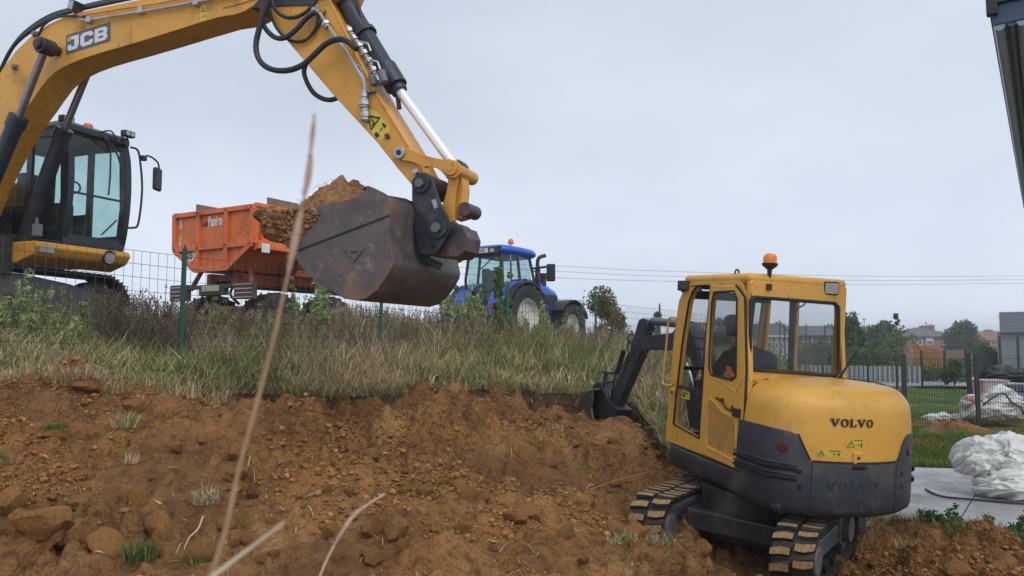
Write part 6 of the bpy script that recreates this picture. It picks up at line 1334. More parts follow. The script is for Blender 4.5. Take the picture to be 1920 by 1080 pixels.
# ================================================================ vegetation
def leaves(cs, n, size, cols, aspect=2.2, upbias=0.0, flat=0.0):
    """cs: list of (cx,cy,cz,rx,ry,rz); returns verts, quads, colours for n leaf faces spread through the lobes"""
    cs = np.array(cs, float); w_ = cs[:, 3]*cs[:, 4]*cs[:, 5]; w_ = w_/w_.sum(); k = RNG.choice(len(cs), n, p=w_); c = cs[k]
    d = RNG.normal(size=(n, 3)); d /= np.linalg.norm(d, axis=1)[:, None]; r = RNG.random(n)**.45; pos = c[:, :3]+d*r[:, None]*c[:, 3:6]
    a = RNG.normal(size=(n, 3)); a[:, 2] += upbias; a /= np.linalg.norm(a, axis=1)[:, None]; b = np.cross(a, RNG.normal(size=(n, 3))); b /= np.linalg.norm(b, axis=1)[:, None]
    s = size*(.6+.8*RNG.random(n))[:, None]; A = a*s; B = b*s/aspect
    v = np.stack([pos-A, pos+B, pos+A, pos-B], 1).reshape(-1, 3); f = np.arange(n*4).reshape(n, 4)
    cols = np.array(cols); cc = cols[RNG.integers(0, len(cols), n)]*(.75+.5*RNG.random(n))[:, None]
    return v, f, np.repeat(cc, 4, 0)
BARK = mat('bark', (.10, .08, .06), .9, var=.3)
def tree(px, py_top, Y, w_, h, label, cols, n=1500, leaf=.12, name='tree', lobes=9, trunk_h=.35, cat='tree', group=None, seed=1, base=None, spread=.75, tr=.02):
    rnd = random.Random(seed); x = (px-960)/F*Y; z0 = (H(x, Y) if base is None else base); top = at(px, py_top, Y).z; h = h or (top-z0); t = thing(name, label, cat, T(x, Y, z0), group)
    mb = MB(); mb.tube([(0, 0, -.1), (.02*h, 0, h*.3), (-.01*h, .01, h*.6), (0, 0, h*.85)], [h*tr*1.3, h*tr, h*tr*.7, h*tr*.25], 7); tk = mb.build('trunk', BARK, t)
    cs = []
    for k in range(lobes):
        a = rnd.random()*6.28; zz = trunk_h+(1-trunk_h)*(k+.5)/lobes; rr_ = w_/2*spread*math.sin(math.pi*min(1, (zz-trunk_h)/(1-trunk_h)*.8+.2))*rnd.uniform(.4, 1); cx_, cy_ = rr_*math.cos(a), rr_*math.sin(a)
        s = w_*rnd.uniform(.16, .30); cs.append((cx_, cy_, zz*h-s*.3, s, s, s*rnd.uniform(.7, 1.1)))
        mb = MB(); mb.tube([(0, 0, h*(trunk_h+.1*rnd.random())), (cx_*.5, cy_*.5, zz*h*.85), (cx_, cy_, zz*h)], [h*tr*.5, h*tr*.3, h*tr*.12], 5); mb.build('branch', BARK, tk)
    v, f, c = leaves(cs, n, leaf, cols); o = npmesh('crown', v, f, FOL, c); o.parent = t; return t
DG = [(0.056, 0.096, 0.040), (0.080, 0.128, 0.048), (0.045, 0.080, 0.042)]; MG = [(0.096, 0.160, 0.048), (0.128, 0.192, 0.056), (0.080, 0.128, 0.048)]; YG = [(0.176, 0.208, 0.056), (0.128, 0.160, 0.056), (0.224, 0.208, 0.072)]  # tree greens lightened, putting distance haze into the leaf colour
AU = [(.22, .14, .04), (.15, .14, .045), (.30, .16, .03), (.09, .11, .04)]
tree(1590, 598, 62, 3.4, None, 'dark green conifer-like tree just right of the yellow cab', DG, 3500, .17, lobes=12, trunk_h=.1, seed=3, base=-.2)
tree(1641, 610, 85, 3.2, None, 'mid green tree behind the small brick house', MG, 2200, .25, lobes=9, trunk_h=.2, seed=5)
tree(1660, 608, 90, 3.6, None, 'rounded green tree left of the tall sprig', MG, 2200, .26, lobes=9, trunk_h=.2, seed=6)
tree(1688, 612, 44, 2.2, None, 'slender sparse tree with yellowing leaves before the brick houses', YG+MG, 560, .10, lobes=12, trunk_h=.12, seed=8, spread=1.1)
tree(1680, 586, 45, .45, None, 'thin leafy tip of a young tree rising above the yellowing tree', DG, 110, .12, lobes=6, trunk_h=.72, seed=18, spread=1.0, tr=.008)
tree(1803, 607, 120, 7, None, 'round dark tree rising between the two brick houses', DG, 2000, .35, lobes=9, trunk_h=.3, seed=9, base=-.8)
tree(1783, 676, 32, 1.35, None, 'small dark bushy tree on a short stem standing in the lawn', DG+MG, 1600, .06, lobes=8, trunk_h=.4, seed=10, spread=.7)
tree(1345, 596, 60, 3.4, None, 'dark round tree seen through the yellow door window', DG, 1800, .17, lobes=8, trunk_h=.2, seed=12)
tree(1232, 585, 50, .9, None, 'small distant tree above the mini excavator arm', MG, 500, .12, lobes=5, trunk_h=.5, seed=13)
for px, pt, Y, w_, lb, cs, n, lf, sd_ in (
        (1128, 552, 26, 1.9, 'rounded autumn bush with orange top behind the fence', AU+MG, 5200, .055, 21), (1160, 585, 25, 1.2, 'reddish straw coloured bush right of the autumn bush', [(.26,.17,.09),(.22,.15,.08),(.14,.11,.05)], 2400, .05, 22),
        (1752, 688, 36, 3.0, 'low green shrub behind the panel fence', MG, 2200, .08, 23), (1835, 650, 48, 2.6, 'green shrub in front of the long brick house', MG, 1500, .10, 24),
        (1636, 662, 50, 3, 'broad dark shrub at the foot of the brick houses', DG+MG, 2600, .12, 25), (1600, 660, 46, 3, 'green shrub behind the white concrete wall', MG, 1800, .10, 26),
        (1860, 700, 36, 1.6, 'low reddish green shrub by the grey house', MG+AU, 900, .06, 27), (1545, 640, 58, 6, 'dark hedge seen through the rear cab window', DG, 2200, .14, 28), (1450, 650, 50, 5, 'green shrub seen through the cab glass beside the driver', MG, 1800, .12, 29)):
    tree(px, pt, Y, w_, None, lb, cs, n, lf, 'shrub', 9, .05, 'shrub', None, sd_, None, .8, .012)

# tall leafy weeds on the bank, each a plant
def weed(px, py_top, Y, w_, label, cols, n=900, leaf=.035, stems=7, seed=1, wt=.006, big=False):
    rnd = random.Random(seed); x = (px-960)/F*Y; z0 = H(x, Y)-.02; h = at(px, py_top, Y).z-z0; t = thing('tall_weed', label, 'weed', T(x, Y, z0), 'leafy weeds growing along the fence')
    mb = MB(); cs = []
    for k in range(stems):
        a = rnd.random()*6.28; r = w_/2*rnd.random()**.6; hh = h*rnd.uniform(.65, 1)*(1-.25*r/(w_/2)) if k else h; bx, by = r*.35*math.cos(a), r*.35*math.sin(a); tx, ty = r*math.cos(a), r*math.sin(a)
        P = smoothcurve([(bx, by, 0), ((bx+tx)/2+rnd.uniform(-.02, .02), (by+ty)/2, hh*.5), (tx, ty, hh)], 5); mb.tube(P, [wt*1.3*(1-.7*i/len(P)) for i in range(len(P))], 4)
        for j, p in enumerate(P[2:]): s = (.07 if not big else .10)*(1.1-.5*j/len(P))*max(.5, w_/.5); cs.append((p.x, p.y, p.z, s, s, s*1.1))
    mb.build('stem', mat('weed_stem', (.12, .12, .06), .9), t)
    v, f, c = leaves(cs, int(n*1.25), leaf*1.3, cols, 3.4 if not big else 1.9, .9); o = npmesh('leaves', v, f, FOL, c); o.parent = t; return t
GW = [(0.280, 0.378, 0.168), (0.336, 0.434, 0.196), (0.224, 0.308, 0.126), (0.392, 0.434, 0.210)]; OW = [(0.280, 0.308, 0.140), (0.350, 0.364, 0.168), (0.224, 0.238, 0.098)]
weed(40, 512, 8.9, .5, 'pale green feathery weed below the tracks at far left', GW, 1300, .028, 9, 31)
weed(590, 492, 12.6, .75, 'dense green weed under the left part of the raised bucket', GW, 3000, .036, 14, 32)
weed(505, 572, 11.4, .4, 'small pale green weed left of the dry grass stalk', GW, 900, .03, 6, 33)
weed(868, 508, 14.9, .95, 'broad green weed just right of the raised bucket', GW, 3600, .038, 16, 34)
weed(908, 560, 15.2, .5, 'short green weed between the bucket weed and the leafy sapling', GW+OW, 1300, .034, 8, 35)
weed(941, 462, 15.0, .42, 'tall leafy sapling in front of the blue tractor', [(.10,.16,.05),(.14,.19,.06)], 520, .055, 4, 36, .008, True)
weed(940, 560, 14.6, .7, 'dark mixed weeds around the foot of the leafy sapling', OW+MG, 2200, .036, 12, 37)
weed(1028, 572, 16.0, .75, 'rounded green weed in front of the tractor front wheel', GW, 2200, .036, 12, 38)
weed(1094, 545, 18.0, .35, 'thin grey seedhead weed left of the autumn bush', [(.25,.23,.18),(.15,.16,.09)], 700, .03, 7, 39)
weed(150, 545, 9.4, .6, 'low olive weed in front of the track frame', OW, 1300, .03, 9, 40)
weed(118, 590, 8.8, .8, 'broad olive green weed below the track frame', OW+GW, 1700, .032, 11, 41)
weed(10, 560, 8.3, .6, 'green weed cut by the left picture edge', GW+OW, 1500, .03, 9, 42)
weed(470, 612, 11, .6, 'olive weed clump in the grass below the trailer wheel', OW, 1300, .03, 8, 43)
weed(640, 585, 13.2, .6, 'olive weed clump beneath the bucket bottom', OW+GW, 1300, .032, 8, 44)
weed(306, 535, 10.4, .25, 'spindly dark weed beside the first tall fence post', [(.07,.065,.05)], 120, .03, 4, 45, .004)
weed(395, 600, 11, .5, 'green weed in front of the trailer rear wheel', OW+MG, 900, .03, 7, 46)

for i_, (px_, pt_, Y_, w__, lb_) in enumerate(((85, 545, 9.2, .6, 'tall olive weed left of the track idler'), (200, 572, 9.6, .6, 'brownish green weed under the end of the big track'), (245, 590, 9.4, .5, 'olive weed left of the first tall fence post'), (-20, 540, 8.6, .6, 'weed clump just outside the left picture edge'), (420, 560, 11.6, .4, 'pale weed in front of the trailer bumper'), (555, 520, 12.4, .45, 'slim green weed touching the left underside of the bucket'), (690, 575, 13.6, .5, 'dull green weed right of the second fence post'), (820, 560, 14.6, .5, 'green weed below the right end of the bucket'), (985, 590, 15.4, .5, 'low green weed in front of the white tractor rim'), (1065, 590, 17, .55, 'straw green weed right of the tractor'))):
    weed(px_, pt_, Y_, w__, lb_, OW+GW, 1200, .03, 8, 60+i_)
def blades(x, y, h, w_, lean, cols, z=None, curve=.5):
    n = len(x); z = height(x, y)-.02 if z is None else z; a = RNG.random(n)*2*np.pi; ld = RNG.random(n)*2*np.pi
    wx, wy = np.cos(a)*w_/2, np.sin(a)*w_/2; lx, ly = np.cos(ld)*lean*h, np.sin(ld)*lean*h
    P = lambda k, s, dz: np.stack([x+lx*s+k*wx, y+ly*s+k*wy, z+h*dz], -1)
    v = np.stack([P(-1, 0, 0), P(1, 0, 0), P(-.8, .3, .55), P(.8, .3, .55), P(0, 1, np.sqrt(np.maximum(.15, 1-lean**2*.8)))], 1).reshape(-1, 3)
    b = np.arange(n)*5; f = np.concatenate([np.stack([b, b+1, b+3], 1), np.stack([b, b+3, b+2], 1), np.stack([b+2, b+3, b+4], 1)])
    cols = np.array(cols); c = cols[RNG.integers(0, len(cols), n)]*(.7+.6*RNG.random(n))[:, None]; return v, f, np.repeat(c, 5, 0)
class Soup:
    def __init__(s): s.v = []; s.f = []; s.c = []; s.n = 0
    def add(s, v, f, c): s.v.append(v); s.f.append(f+s.n); s.c.append(c); s.n += len(v)
    def build(s, name, m_, kind='stuff'): o = npmesh(name, np.concatenate(s.v), np.concatenate(s.f), m_, np.concatenate(s.c)); o['kind'] = kind; return o
STRAW = [(0.614, 0.472, 0.295), (0.519, 0.389, 0.236), (0.708, 0.566, 0.366), (0.448, 0.330, 0.212)]; GRN = [(0.177, 0.236, 0.071), (0.224, 0.283, 0.094), (0.142, 0.201, 0.059), (0.283, 0.319, 0.118)]; BRN = [(.25, .195, .13), (.32, .25, .17), (.17, .14, .10), (.38, .30, .21)]
def bank_pts(n, u0, u1, t0, t1, pw=1.0):
    u = RNG.random(n)*(u1-u0)+u0; t = t0+(t1-t0)*RNG.random(n)**pw; e = edgeY(u); y = e+t; x = u*y
    e2 = edgeY(x/y)+fbm(x*2.2, y*2.2, 3, 5)*.5; ok = y > e2-.03; return x[ok], y[ok], u[ok], (y-e2)[ok]
S = Soup()
# edge grass: short, green, hanging over the cut
x, y, u, t_ = bank_pts(42000, -.8, .5, -.35, 1.9, 1.2); n = len(x)
pat = fbm(x*1.3, y*1.3, 3, 60)
h = (.07+.16*RNG.random(n))*(.6+np.clip(t_, 0, 1)*1.1)*np.interp(u, [-.8, .1, .2, .5], [1, 1, .9, .8]); gsel = RNG.random(n) < np.clip(.5+pat*2, .12, .9)
for sel, cols in ((gsel, GRN+[(.2, .2, .08)]), (~gsel, STRAW)):
    S.add(*blades(x[sel], y[sel], h[sel], .009, .3+.8*RNG.random(sel.sum()), cols))
# blades bending over the cut
x, y, u, t_ = bank_pts(16000, -.8, .3, -.4, .35, 1.0); ok = t_ < .12; x, y = x[ok], y[ok]; zz = np.maximum(height(x, y), height(x, y+.06))-.01
S.add(*blades(x, y, .12+.2*RNG.random(len(x)), .008, .8+.9*RNG.random(len(x)), GRN+STRAW, z=zz))
# tall mixed dry grass
x, y, u, t_ = bank_pts(100000, -.85, .48, .12, 7.5, 1.15); n = len(x); pat = fbm(x*.9, y*.9, 3, 61); pat2 = fbm(x*2.5, y*2.5, 2, 62)
h = (.26+.36*RNG.random(n))*(.62+np.clip(t_/1.6, 0, 1)*.75)*(1+pat2*1.3)*np.interp(u, [-.8, -.5, -.4, .05, .2, .5], [.62, .7, 1, .95, .75, .5])
gsel = RNG.random(n) < np.clip(.24+pat*1.5+np.where(t_ < 1, .15, 0)+np.interp(u, [.1, .2], [0, .25]), .05, .85)
bs_ = (~gsel) & (RNG.random(n) < np.clip((t_-1.1)*.25+.1+pat2, 0, .6))
for sel, cols in ((gsel, GRN+[(.18, .2, .08)]), (bs_, BRN), (~gsel & ~bs_, STRAW)):
    S.add(*blades(x[sel], y[sel], h[sel], .010+.0007*y[sel], .2+.6*RNG.random(sel.sum()), cols))
# farther rough grass behind the fence
x, y, u, t_ = bank_pts(26000, -.85, .42, 7, 22, 1.0); n = len(x); h = .3+.35*RNG.random(n); gsel = RNG.random(n) < .5
for sel, cols in ((gsel, GRN), (~gsel, STRAW+BRN)): S.add(*blades(x[sel], y[sel], h[sel], .03, .3+.4*RNG.random(sel.sum()), cols))
S.build('bank_grass', FOL)
# dry dark seed-headed weeds, uncountable
def twig_template(rnd, n=13, seedy=True):
    v = []; f = []; 
    def strip(a, b, w0, w1):
        a, b = np.array(a), np.array(b); k = len(v); d = np.array([w0, 0, 0]); e = np.array([0, w0, 0]); v.extend([a-d, a+d, b+d*w1/w0, b-d*w1/w0, a-e, a+e, b+e*w1/w0, b-e*w1/w0]); f.extend([(k, k+1, k+2), (k, k+2, k+3), (k+4, k+5, k+6), (k+4, k+6, k+7)])
    bend = rnd.uniform(-.12, .12); P = lambda z: np.array([bend*z*z, bend*.6*z*z, z])
    for i in range(3): strip(P(i/3), P((i+1)/3), .005*(1-.2*i), .004)
    for i in range(n):
        z = .3+.68*i/n; a = rnd.random()*6.28; l = .20*(1.15-z)*rnd.uniform(.6, 1.2); b = P(z)+np.array([math.cos(a)*l, math.sin(a)*l, l*.9]); strip(P(z), b, .003, .0025)
        for j in range(4 if seedy else 1):
            q = P(z)+(b-P(z))*(.35+.22*j); r = .008*rnd.uniform(.7, 1.4); k = len(v); v.extend([q+np.array([-r, 0, 0]), q+np.array([0, r, r]), q+np.array([r, 0, 0]), q+np.array([0, -r, -r*1.3])]); f.extend([(k, k+1, k+2), (k, k+2, k+3)])
    return np.array(v), np.array(f)
def scatter(tv, tf, x, y, z, s, cols, lean=.15):
    n = len(x); a = RNG.random(n)*6.28; c, q = np.cos(a), np.sin(a); lx = RNG.normal(size=n)*lean; ly = RNG.normal(size=n)*lean
    V_ = tv[None]*s[:, None, None]; X = V_[..., 0]*c[:, None]-V_[..., 1]*q[:, None]+V_[..., 2]*lx[:, None]+x[:, None]; Y_ = V_[..., 0]*q[:, None]+V_[..., 1]*c[:, None]+V_[..., 2]*ly[:, None]+y[:, None]; Z = V_[..., 2]+z[:, None]
    f = (tf[None]+(np.arange(n)*len(tv))[:, None, None]).reshape(-1, 3); cols = np.array(cols); cc = cols[RNG.integers(0, len(cols), n)]*(.7+.6*RNG.random(n))[:, None]
    return np.stack([X, Y_, Z], -1).reshape(-1, 3), f, np.repeat(cc, len(tv), 0)
S = Soup(); rnd = random.Random(5)
for k in range(8):
    tv, tf = twig_template(rnd, 14)
    x, y, u, t_ = bank_pts(190, -.8, .25, 1.6, 5.5, 1); pat = fbm(x*.8, y*.8, 2, 64); ok = pat > -.12; x, y = x[ok], y[ok]
    S.add(*scatter(tv, tf, x, y, height(x, y)-.03, .55+.4*RNG.random(len(x)), BRN+[(.12, .095, .07)]))
    x, y, u, t_ = bank_pts(45, -.56, -.44, 1.2, 3.4, 1); S.add(*scatter(tv, tf, x, y, height(x, y)-.03, .6+.45*RNG.random(len(x)), [(.15, .11, .085), (.20, .15, .12), (.26, .20, .14)]))
    x, y, u, t_ = bank_pts(60, -.42, .12, 2.0, 4.8, 1); S.add(*scatter(tv, tf, x, y, height(x, y)-.03, .6+.4*RNG.random(len(x)), [(.30, .22, .13), (.22, .16, .10)]))
for k in range(6):
    tv, tf = twig_template(rnd, 16)
    x, y, u, t_ = bank_pts(110, -.26, .0, 3.0, 6.5, 1); S.add(*scatter(tv, tf, x, y, height(x, y)-.03, .8+.4*RNG.random(len(x)), BRN+STRAW[:1]))
    x, y, u, t_ = bank_pts(70, -.46, -.24, 2.4, 5.5, 1); S.add(*scatter(tv, tf, x, y, height(x, y)-.03, .7+.35*RNG.random(len(x)), [(.42, .32, .20), (.34, .25, .16), (.2, .15, .1)]))
S.build('dry_weeds', FOL)
# lawn, slab-edge grass, grass on the slope under the arm
S = Soup()
n = 30000; u = .50+.30*RNG.random(n); y = np.exp(np.log(12.0)+np.log(22/12)*RNG.random(n)); x = u*y
md = np.exp(-(((x-9.1)/.8)**2+((y-15.3)/.8)**2)); bare = fbm(x*.9, y*2.2, 4, 15) > .08; ok = (md < .4) & ~(bare & (y > 16) & (y < 21)); x, y = x[ok], y[ok]
S.add(*blades(x, y, .04+.09*RNG.random(len(x)), .016, .6*RNG.random(len(x)), [(.09, .18, .025), (.11, .20, .035), (.07, .14, .02), (.18, .19, .06)]))
n = 9000; u = .50+.28*RNG.random(n); e = edgeY(u); y = e+(-.12+.75*RNG.random(n)); x = u*y; sl_in = (y > np.interp(x, [4.2, 8.6], [8.05, 6.9])+.02); ok = ~sl_in; x, y = x[ok], y[ok]
S.add(*blades(x, y, .05+.13*RNG.random(len(x))**2, .010, .3+.8*RNG.random(len(x)), GRN+[(.2, .2, .09)]))
n = 2200; u = .52+.25*RNG.random(n); y = 12.05+.25*RNG.random(n); x = u*y; S.add(*blades(x, y, .06+.12*RNG.random(n), .012, .5*RNG.random(n), GRN))
S.build('lawn_grass', FOL)
# small leafy plants along the slab edge
for i, (px, pt, Y, w_, s) in enumerate(((1712, 955, 7.9, .22, 4), (1772, 952, 7.75, .26, 6), (1835, 965, 7.5, .16, 3), (1912, 958, 7.5, .18, 4), (1888, 985, 7.2, .3, 6), (1960, 975, 7.3, .3, 5), (1740, 975, 7.6, .3, 5))):
    x = (px-960)/F*Y; z0 = H(x, Y); t = thing('leafy_plant', ['leafy green plant nearest the counterweight at the slab edge', 'bushy green plant in the middle of the slab edge', 'small green sprig on the slab edge near the joint', 'thin upright green plant at the right picture edge', 'low spreading green plant below the builder plastic', 'green plant beyond the right picture edge', 'low green plant beside the orange soil at the slab edge'][i], 'plant', T(x, Y, z0))
    h = max(.12, at(px, pt, Y).z-z0); mb = MB(); cs = []
    for k in range(s):
        a = random.random()*6.28; r = w_*.5*random.random(); P = [(0, 0, 0), (r*.5*math.cos(a), r*.5*math.sin(a), h*.5), (r*math.cos(a), r*math.sin(a), h*random.uniform(.6, 1))]; mb.tube(P, .003, 4); cs += [(*P[1], .04, .04, .05), (*P[2], .045, .045, .045)]
    mb.build('stem', mat('green_stem', (.09, .14, .04), .8), t); v, f, c = leaves(cs, 34*s, .022, [(.055, .12, .03), (.08, .15, .04), (.05, .10, .03)], 1.8, .4); o = npmesh('leaves', v, f, FOL, c); o.parent = t

# ================================================================ soil clods
CLM = mat('clod_soil', (.33, .165, .06), .95, var=.35, scale=7, bump=1.0, bscale=26, dirt=(.20, .10, .05), damt=.2, dscale=3, spec=.1)
def clod_mesh(seed, sub=2):
    bm = bmesh.new(); bmesh.ops.create_icosphere(bm, subdivisions=sub, radius=1); P = np.array([v.co[:] for v in bm.verts]); rg = np.random.default_rng(seed)
    D = rg.normal(size=(11, 3)); D /= np.linalg.norm(D, axis=1)[:, None]; off = .62+.38*rg.random(11)
    d = P@D.T; r = np.min(np.where(d > .05, off[None]/np.maximum(d, .05), 9), axis=1); r = np.minimum(r, 1.25); P = P*r[:, None]; P *= np.array([1, .6+.3*rg.random(), .5+.3*rg.random()])
    P = P*(1+.10*np.sin(P[:, [1]]*7+seed)*np.cos(P[:, [2]]*6))
    for v, p in zip(bm.verts, P): v.co = p
    me = bpy.data.meshes.new('soil_clod'); bm.to_mesh(me); tr = np.array([[v.index for v in f.verts] for f in bm.faces]); bm.free(); me.materials.append(CLM)
    me.polygons.foreach_set('use_smooth', [True]*len(me.polygons)); me.set_sharp_from_angle(angle=math.radians(38)); return me, P, tr
CM = [clod_mesh(100+k, 3) for k in range(8)]
def dirt_pts(n, far=1.0, u0=-.74, u1=.74):
    u = u0+(u1-u0)*RNG.random(n); y = 3.6+(13-3.6)*RNG.random(n)**far; x = u*y; e = edgeY(u)+fbm(x*2.2, y*2.2, 3, 5)*.5; ok = (y < e-.1) & ((x-1.75)**2+((y-6.2)*1.0)**2 > .8); return x[ok], y[ok]
x, y = dirt_pts(900, 1.1); ok = (fbm(x*.8, y*.8, 2, 70)+.35*RNG.random(len(x)) > .05); x, y = x[ok][:240], y[ok][:240]; zz = height(x, y)
BIG = [(at(a, b, Y).x, at(a, b, Y).y, s) for a, b, Y, s in ((330, 850, 6.1, .075), (35, 1000, 4.9, .12), (185, 985, 5.0, .10), (90, 1040, 4.7, .10), (265, 935, 5.5, .08), (965, 980, 5.6, .09), (800, 940, 5.9, .07), (880, 955, 5.8, .08), (1150, 985, 6.0, .11), (1175, 1015, 5.9, .10), (150, 780, 6.9, .13), (50, 800, 6.6, .09), (460, 1055, 4.7, .07), (380, 1065, 4.7, .08), (700, 1060, 4.8, .07), (1790, 1060, 6.0, .10), (1640, 1050, 6.1, .09), (1700, 1075, 5.9, .08), (20, 960, 5.2, .16), (130, 1000, 4.95, .15), (215, 1010, 4.8, .13), (70, 1065, 4.65, .14), (160, 940, 5.4, .10), (300, 1000, 5.0, .11), (470, 1010, 5.0, .08), (860, 930, 6.0, .10), (905, 945, 5.9, .09), (985, 975, 5.7, .12), (1120, 955, 6.5, .10), (1190, 985, 6.15, .12), (620, 1000, 5.2, .09), (740, 1030, 5.0, .10), (1060, 1000, 5.5, .09), (1240, 1075, 5.5, .10), (1350, 1078, 5.55, .08), (1880, 1040, 6.2, .11), (1760, 1020, 6.5, .10), (430, 820, 7.0, .09), (250, 790, 7.0, .10), (700, 830, 7.3, .09), (900, 800, 8.4, .11), (1150, 810, 9.2, .10), (1060, 790, 9.6, .11), (1190, 850, 8.5, .10))]
allc = [(a, b, random.choice([.03, .035, .042, .05, .06, .075])*random.uniform(.85, 1.2)) for a, b in zip(x, y)]+BIG
for i, (a, b, s) in enumerate(allc):
    o = bpy.data.objects.new('soil_clod', CM[i % 8][0]); COL.objects.link(o); o.location = (a, b, H(a, b)+s*.30); o.rotation_euler = (random.uniform(-.5, .5), random.uniform(-.5, .5), random.random()*6.28); o.scale = (s*random.uniform(.8, 1.1), s, s*random.uniform(1.0, 1.5))
    tag(o, 'angular reddish brown clod of dug earth lying on the loose soil', 'clod', 'larger clods on the dug soil')
S = Soup(); CL2 = [clod_mesh(200+k, 2 if k < 0 else 1) for k in range(6)]; TINY = []
for k in range(6):
    rg = np.random.default_rng(400+k); O8 = np.array([(1,0,0),(-1,0,0),(0,1,0),(0,-1,0),(0,0,1),(0,0,-1)], float)*(.6+.5*rg.random((6, 1)))+rg.normal(size=(6, 3))*.18; TINY.append((O8, np.array([(0,2,4),(2,1,4),(1,3,4),(3,0,4),(2,0,5),(1,2,5),(3,1,5),(0,3,5)])))
TIN = [clod_mesh(300+k, 0) for k in range(6)] if False else None
for k in range(6):
    for cnt, s0, s1, far in ((20000, .006, .018, .8), (3000, .015, .042, 1.0)):
        x, y = dirt_pts(cnt, far); ok = fbm(x*.8, y*.8, 2, 72)*2.0+fbm(x*3, y*3, 2, 73)*.8+.42*RNG.random(len(x)) > .12; x, y = x[ok], y[ok]; s = (s0+(s1-s0)*RNG.random(len(x))**1.4); v, f, c = scatter(*((CL2[k][1], CL2[k][2]) if s0 > .01 else TINY[k]), x, y, height(x, y)+s*.25, s, [(.26, .128, .046), (.31, .155, .058), (.21, .10, .037), (.35, .18, .07)], .2); S.add(v, f, c)
cr_ = attr_mat('crumb_soil', transl=0.0, nscale=60); o = S.build('soil_crumbs', cr_)
S = Soup(); LPa = np.array([p[:] for p in LUMP['pts']])-np.array(LUMP['parent'].matrix_world.translation)[None]
for k in range(6):
    q = LPa[k::6]; v, f, c = scatter(CL2[k][1], CL2[k][2], q[:, 0], q[:, 1], q[:, 2], .010+.035*RNG.random(len(q))**1.6, [(.27, .14, .066), (.23, .12, .055), (.31, .165, .08)], .3); S.add(v, f, c)
o = S.build('soil_lumps', cr_); o.parent = LUMP['parent']; o.rotation_euler = (0, 0, -LUMP['parent'].matrix_world.to_euler().z)
# straw, roots and torn grass lying on the soil
S = Soup(); x, y = dirt_pts(2300, 1.0); z = height(x, y)+.006; n = len(x); l = .03+.13*RNG.random(n)**2; a = RNG.random(n)*6.28; w_ = .0022
dx, dy = np.cos(a)*l, np.sin(a)*l; px_, py_ = -np.sin(a)*w_, np.cos(a)*w_; lift = RNG.random(n)*.04; mz = height(x+dx*.5, y+dy*.5)+.01+lift*.6; ez = np.maximum(z, height(x+dx, y+dy))+lift
v = np.stack([np.stack([x-px_, y-py_, z], -1), np.stack([x+px_, y+py_, z+.002], -1), np.stack([x+dx*.5-px_, y+dy*.5-py_+.01*RNG.normal(size=n), mz], -1), np.stack([x+dx*.5+px_, y+dy*.5+py_, mz+.002], -1), np.stack([x+dx, y+dy, ez], -1)], 1).reshape(-1, 3)
b = np.arange(n)*5; f = np.concatenate([np.stack([b, b+1, b+3], 1), np.stack([b, b+3, b+2], 1), np.stack([b+2, b+3, b+4], 1)]); cols = np.array(STRAW+[(.45, .36, .22), (.14, .2, .06), (.2, .12, .07)]); c = np.repeat(cols[RNG.integers(0, 7, n)], 5, 0); S.add(v, f, c); S.build('scattered_straw', FOL)
def tuft(px, py, Y, r, h, n, cols, label, lean=1.2, nm='grass_tuft', wd=.005, clod=.0):
    p = at(px, py, Y); x0, y0 = p.x, p.y; z0 = H(x0, y0); t = thing(nm, label, 'grass tuft', T(x0, y0, z0)); aa = RNG.random(n)*6.28; rr_ = r*RNG.random(n)**.6; x = rr_*np.cos(aa); y = rr_*np.sin(aa)
    v, f, c = blades(x, y, h*(.5+.6*RNG.random(n)), wd, lean*RNG.random(n), cols, z=np.full(n, .0+clod*.7)); o = npmesh('blades', v, f, FOL, c); o.parent = t
    if clod:
        o = bpy.data.objects.new('root_ball', CM[3][0]); COL.objects.link(o); o.parent = t; o.scale = (clod, clod, clod*.9); o.location = (0, 0, clod*.2)
tuft(385, 975, 5.4, .09, .16, 260, STRAW+[(.22, .22, .1)], 'drooping dry grass tuft on the soil left of the tall stalk', 1.6, clod=.07)
tuft(100, 858, 6.1, .10, .05, 260, [(.16, .17, .035), (.12, .14, .03)], 'mossy yellow-green turf clod at the left', .8, clod=.09)
tuft(362, 898, 5.9, .05, .07, 70, GRN, 'small bright green tuft above the dry grass tuft', 1.0)
tuft(262, 1060, 4.65, .10, .12, 150, [(.10, .16, .05), (.13, .19, .06), (.2, .2, .09)], 'bright green weeds at the lower left picture edge', .9, wd=.012)
tuft(370, 1070, 4.65, .05, .12, 60, GRN, 'small green tuft at the foot of the tall stalk', .7)
tuft(1170, 1065, 5.6, .12, .14, 220, GRN+STRAW, 'green grass tuft between the left track and the bottom edge', .9, wd=.006)
tuft(1240, 1040, 5.8, .12, .15, 160, STRAW+GRN, 'straw coloured tuft beside the left track', 1.0)
tuft(1095, 850, 7.4, .05, .08, 60, GRN, 'green sprig low on the soil slope right of centre', .9, wd=.012)
tuft(1150, 858, 7.3, .05, .08, 60, GRN, 'green sprig nearer the left track on the soil slope', .9, wd=.012)
tuft(1040, 820, 8.6, .12, .16, 160, STRAW+BRN, 'torn brown grass sod on the crest below the small bucket', 1.6, clod=.08)
tuft(545, 752, 8.2, .14, .12, 260, GRN+[(.16,.2,.06)], 'green grass sod on the soil crest left of centre', 1.3, clod=.10)
tuft(165, 765, 6.9, .13, .16, 240, BRN+STRAW, 'dark rooty grass sod on the left soil crest', 1.5, clod=.12)
tuft(235, 800, 6.6, .10, .18, 120, STRAW+GRN, 'loose straw tuft below the left crest', 1.7)
tuft(470, 955, 5.6, .06, .07, 90, [(.10,.06,.035)], 'dark root ball lying right of the tall stalk', 1.8, nm='root_tuft', clod=.08)
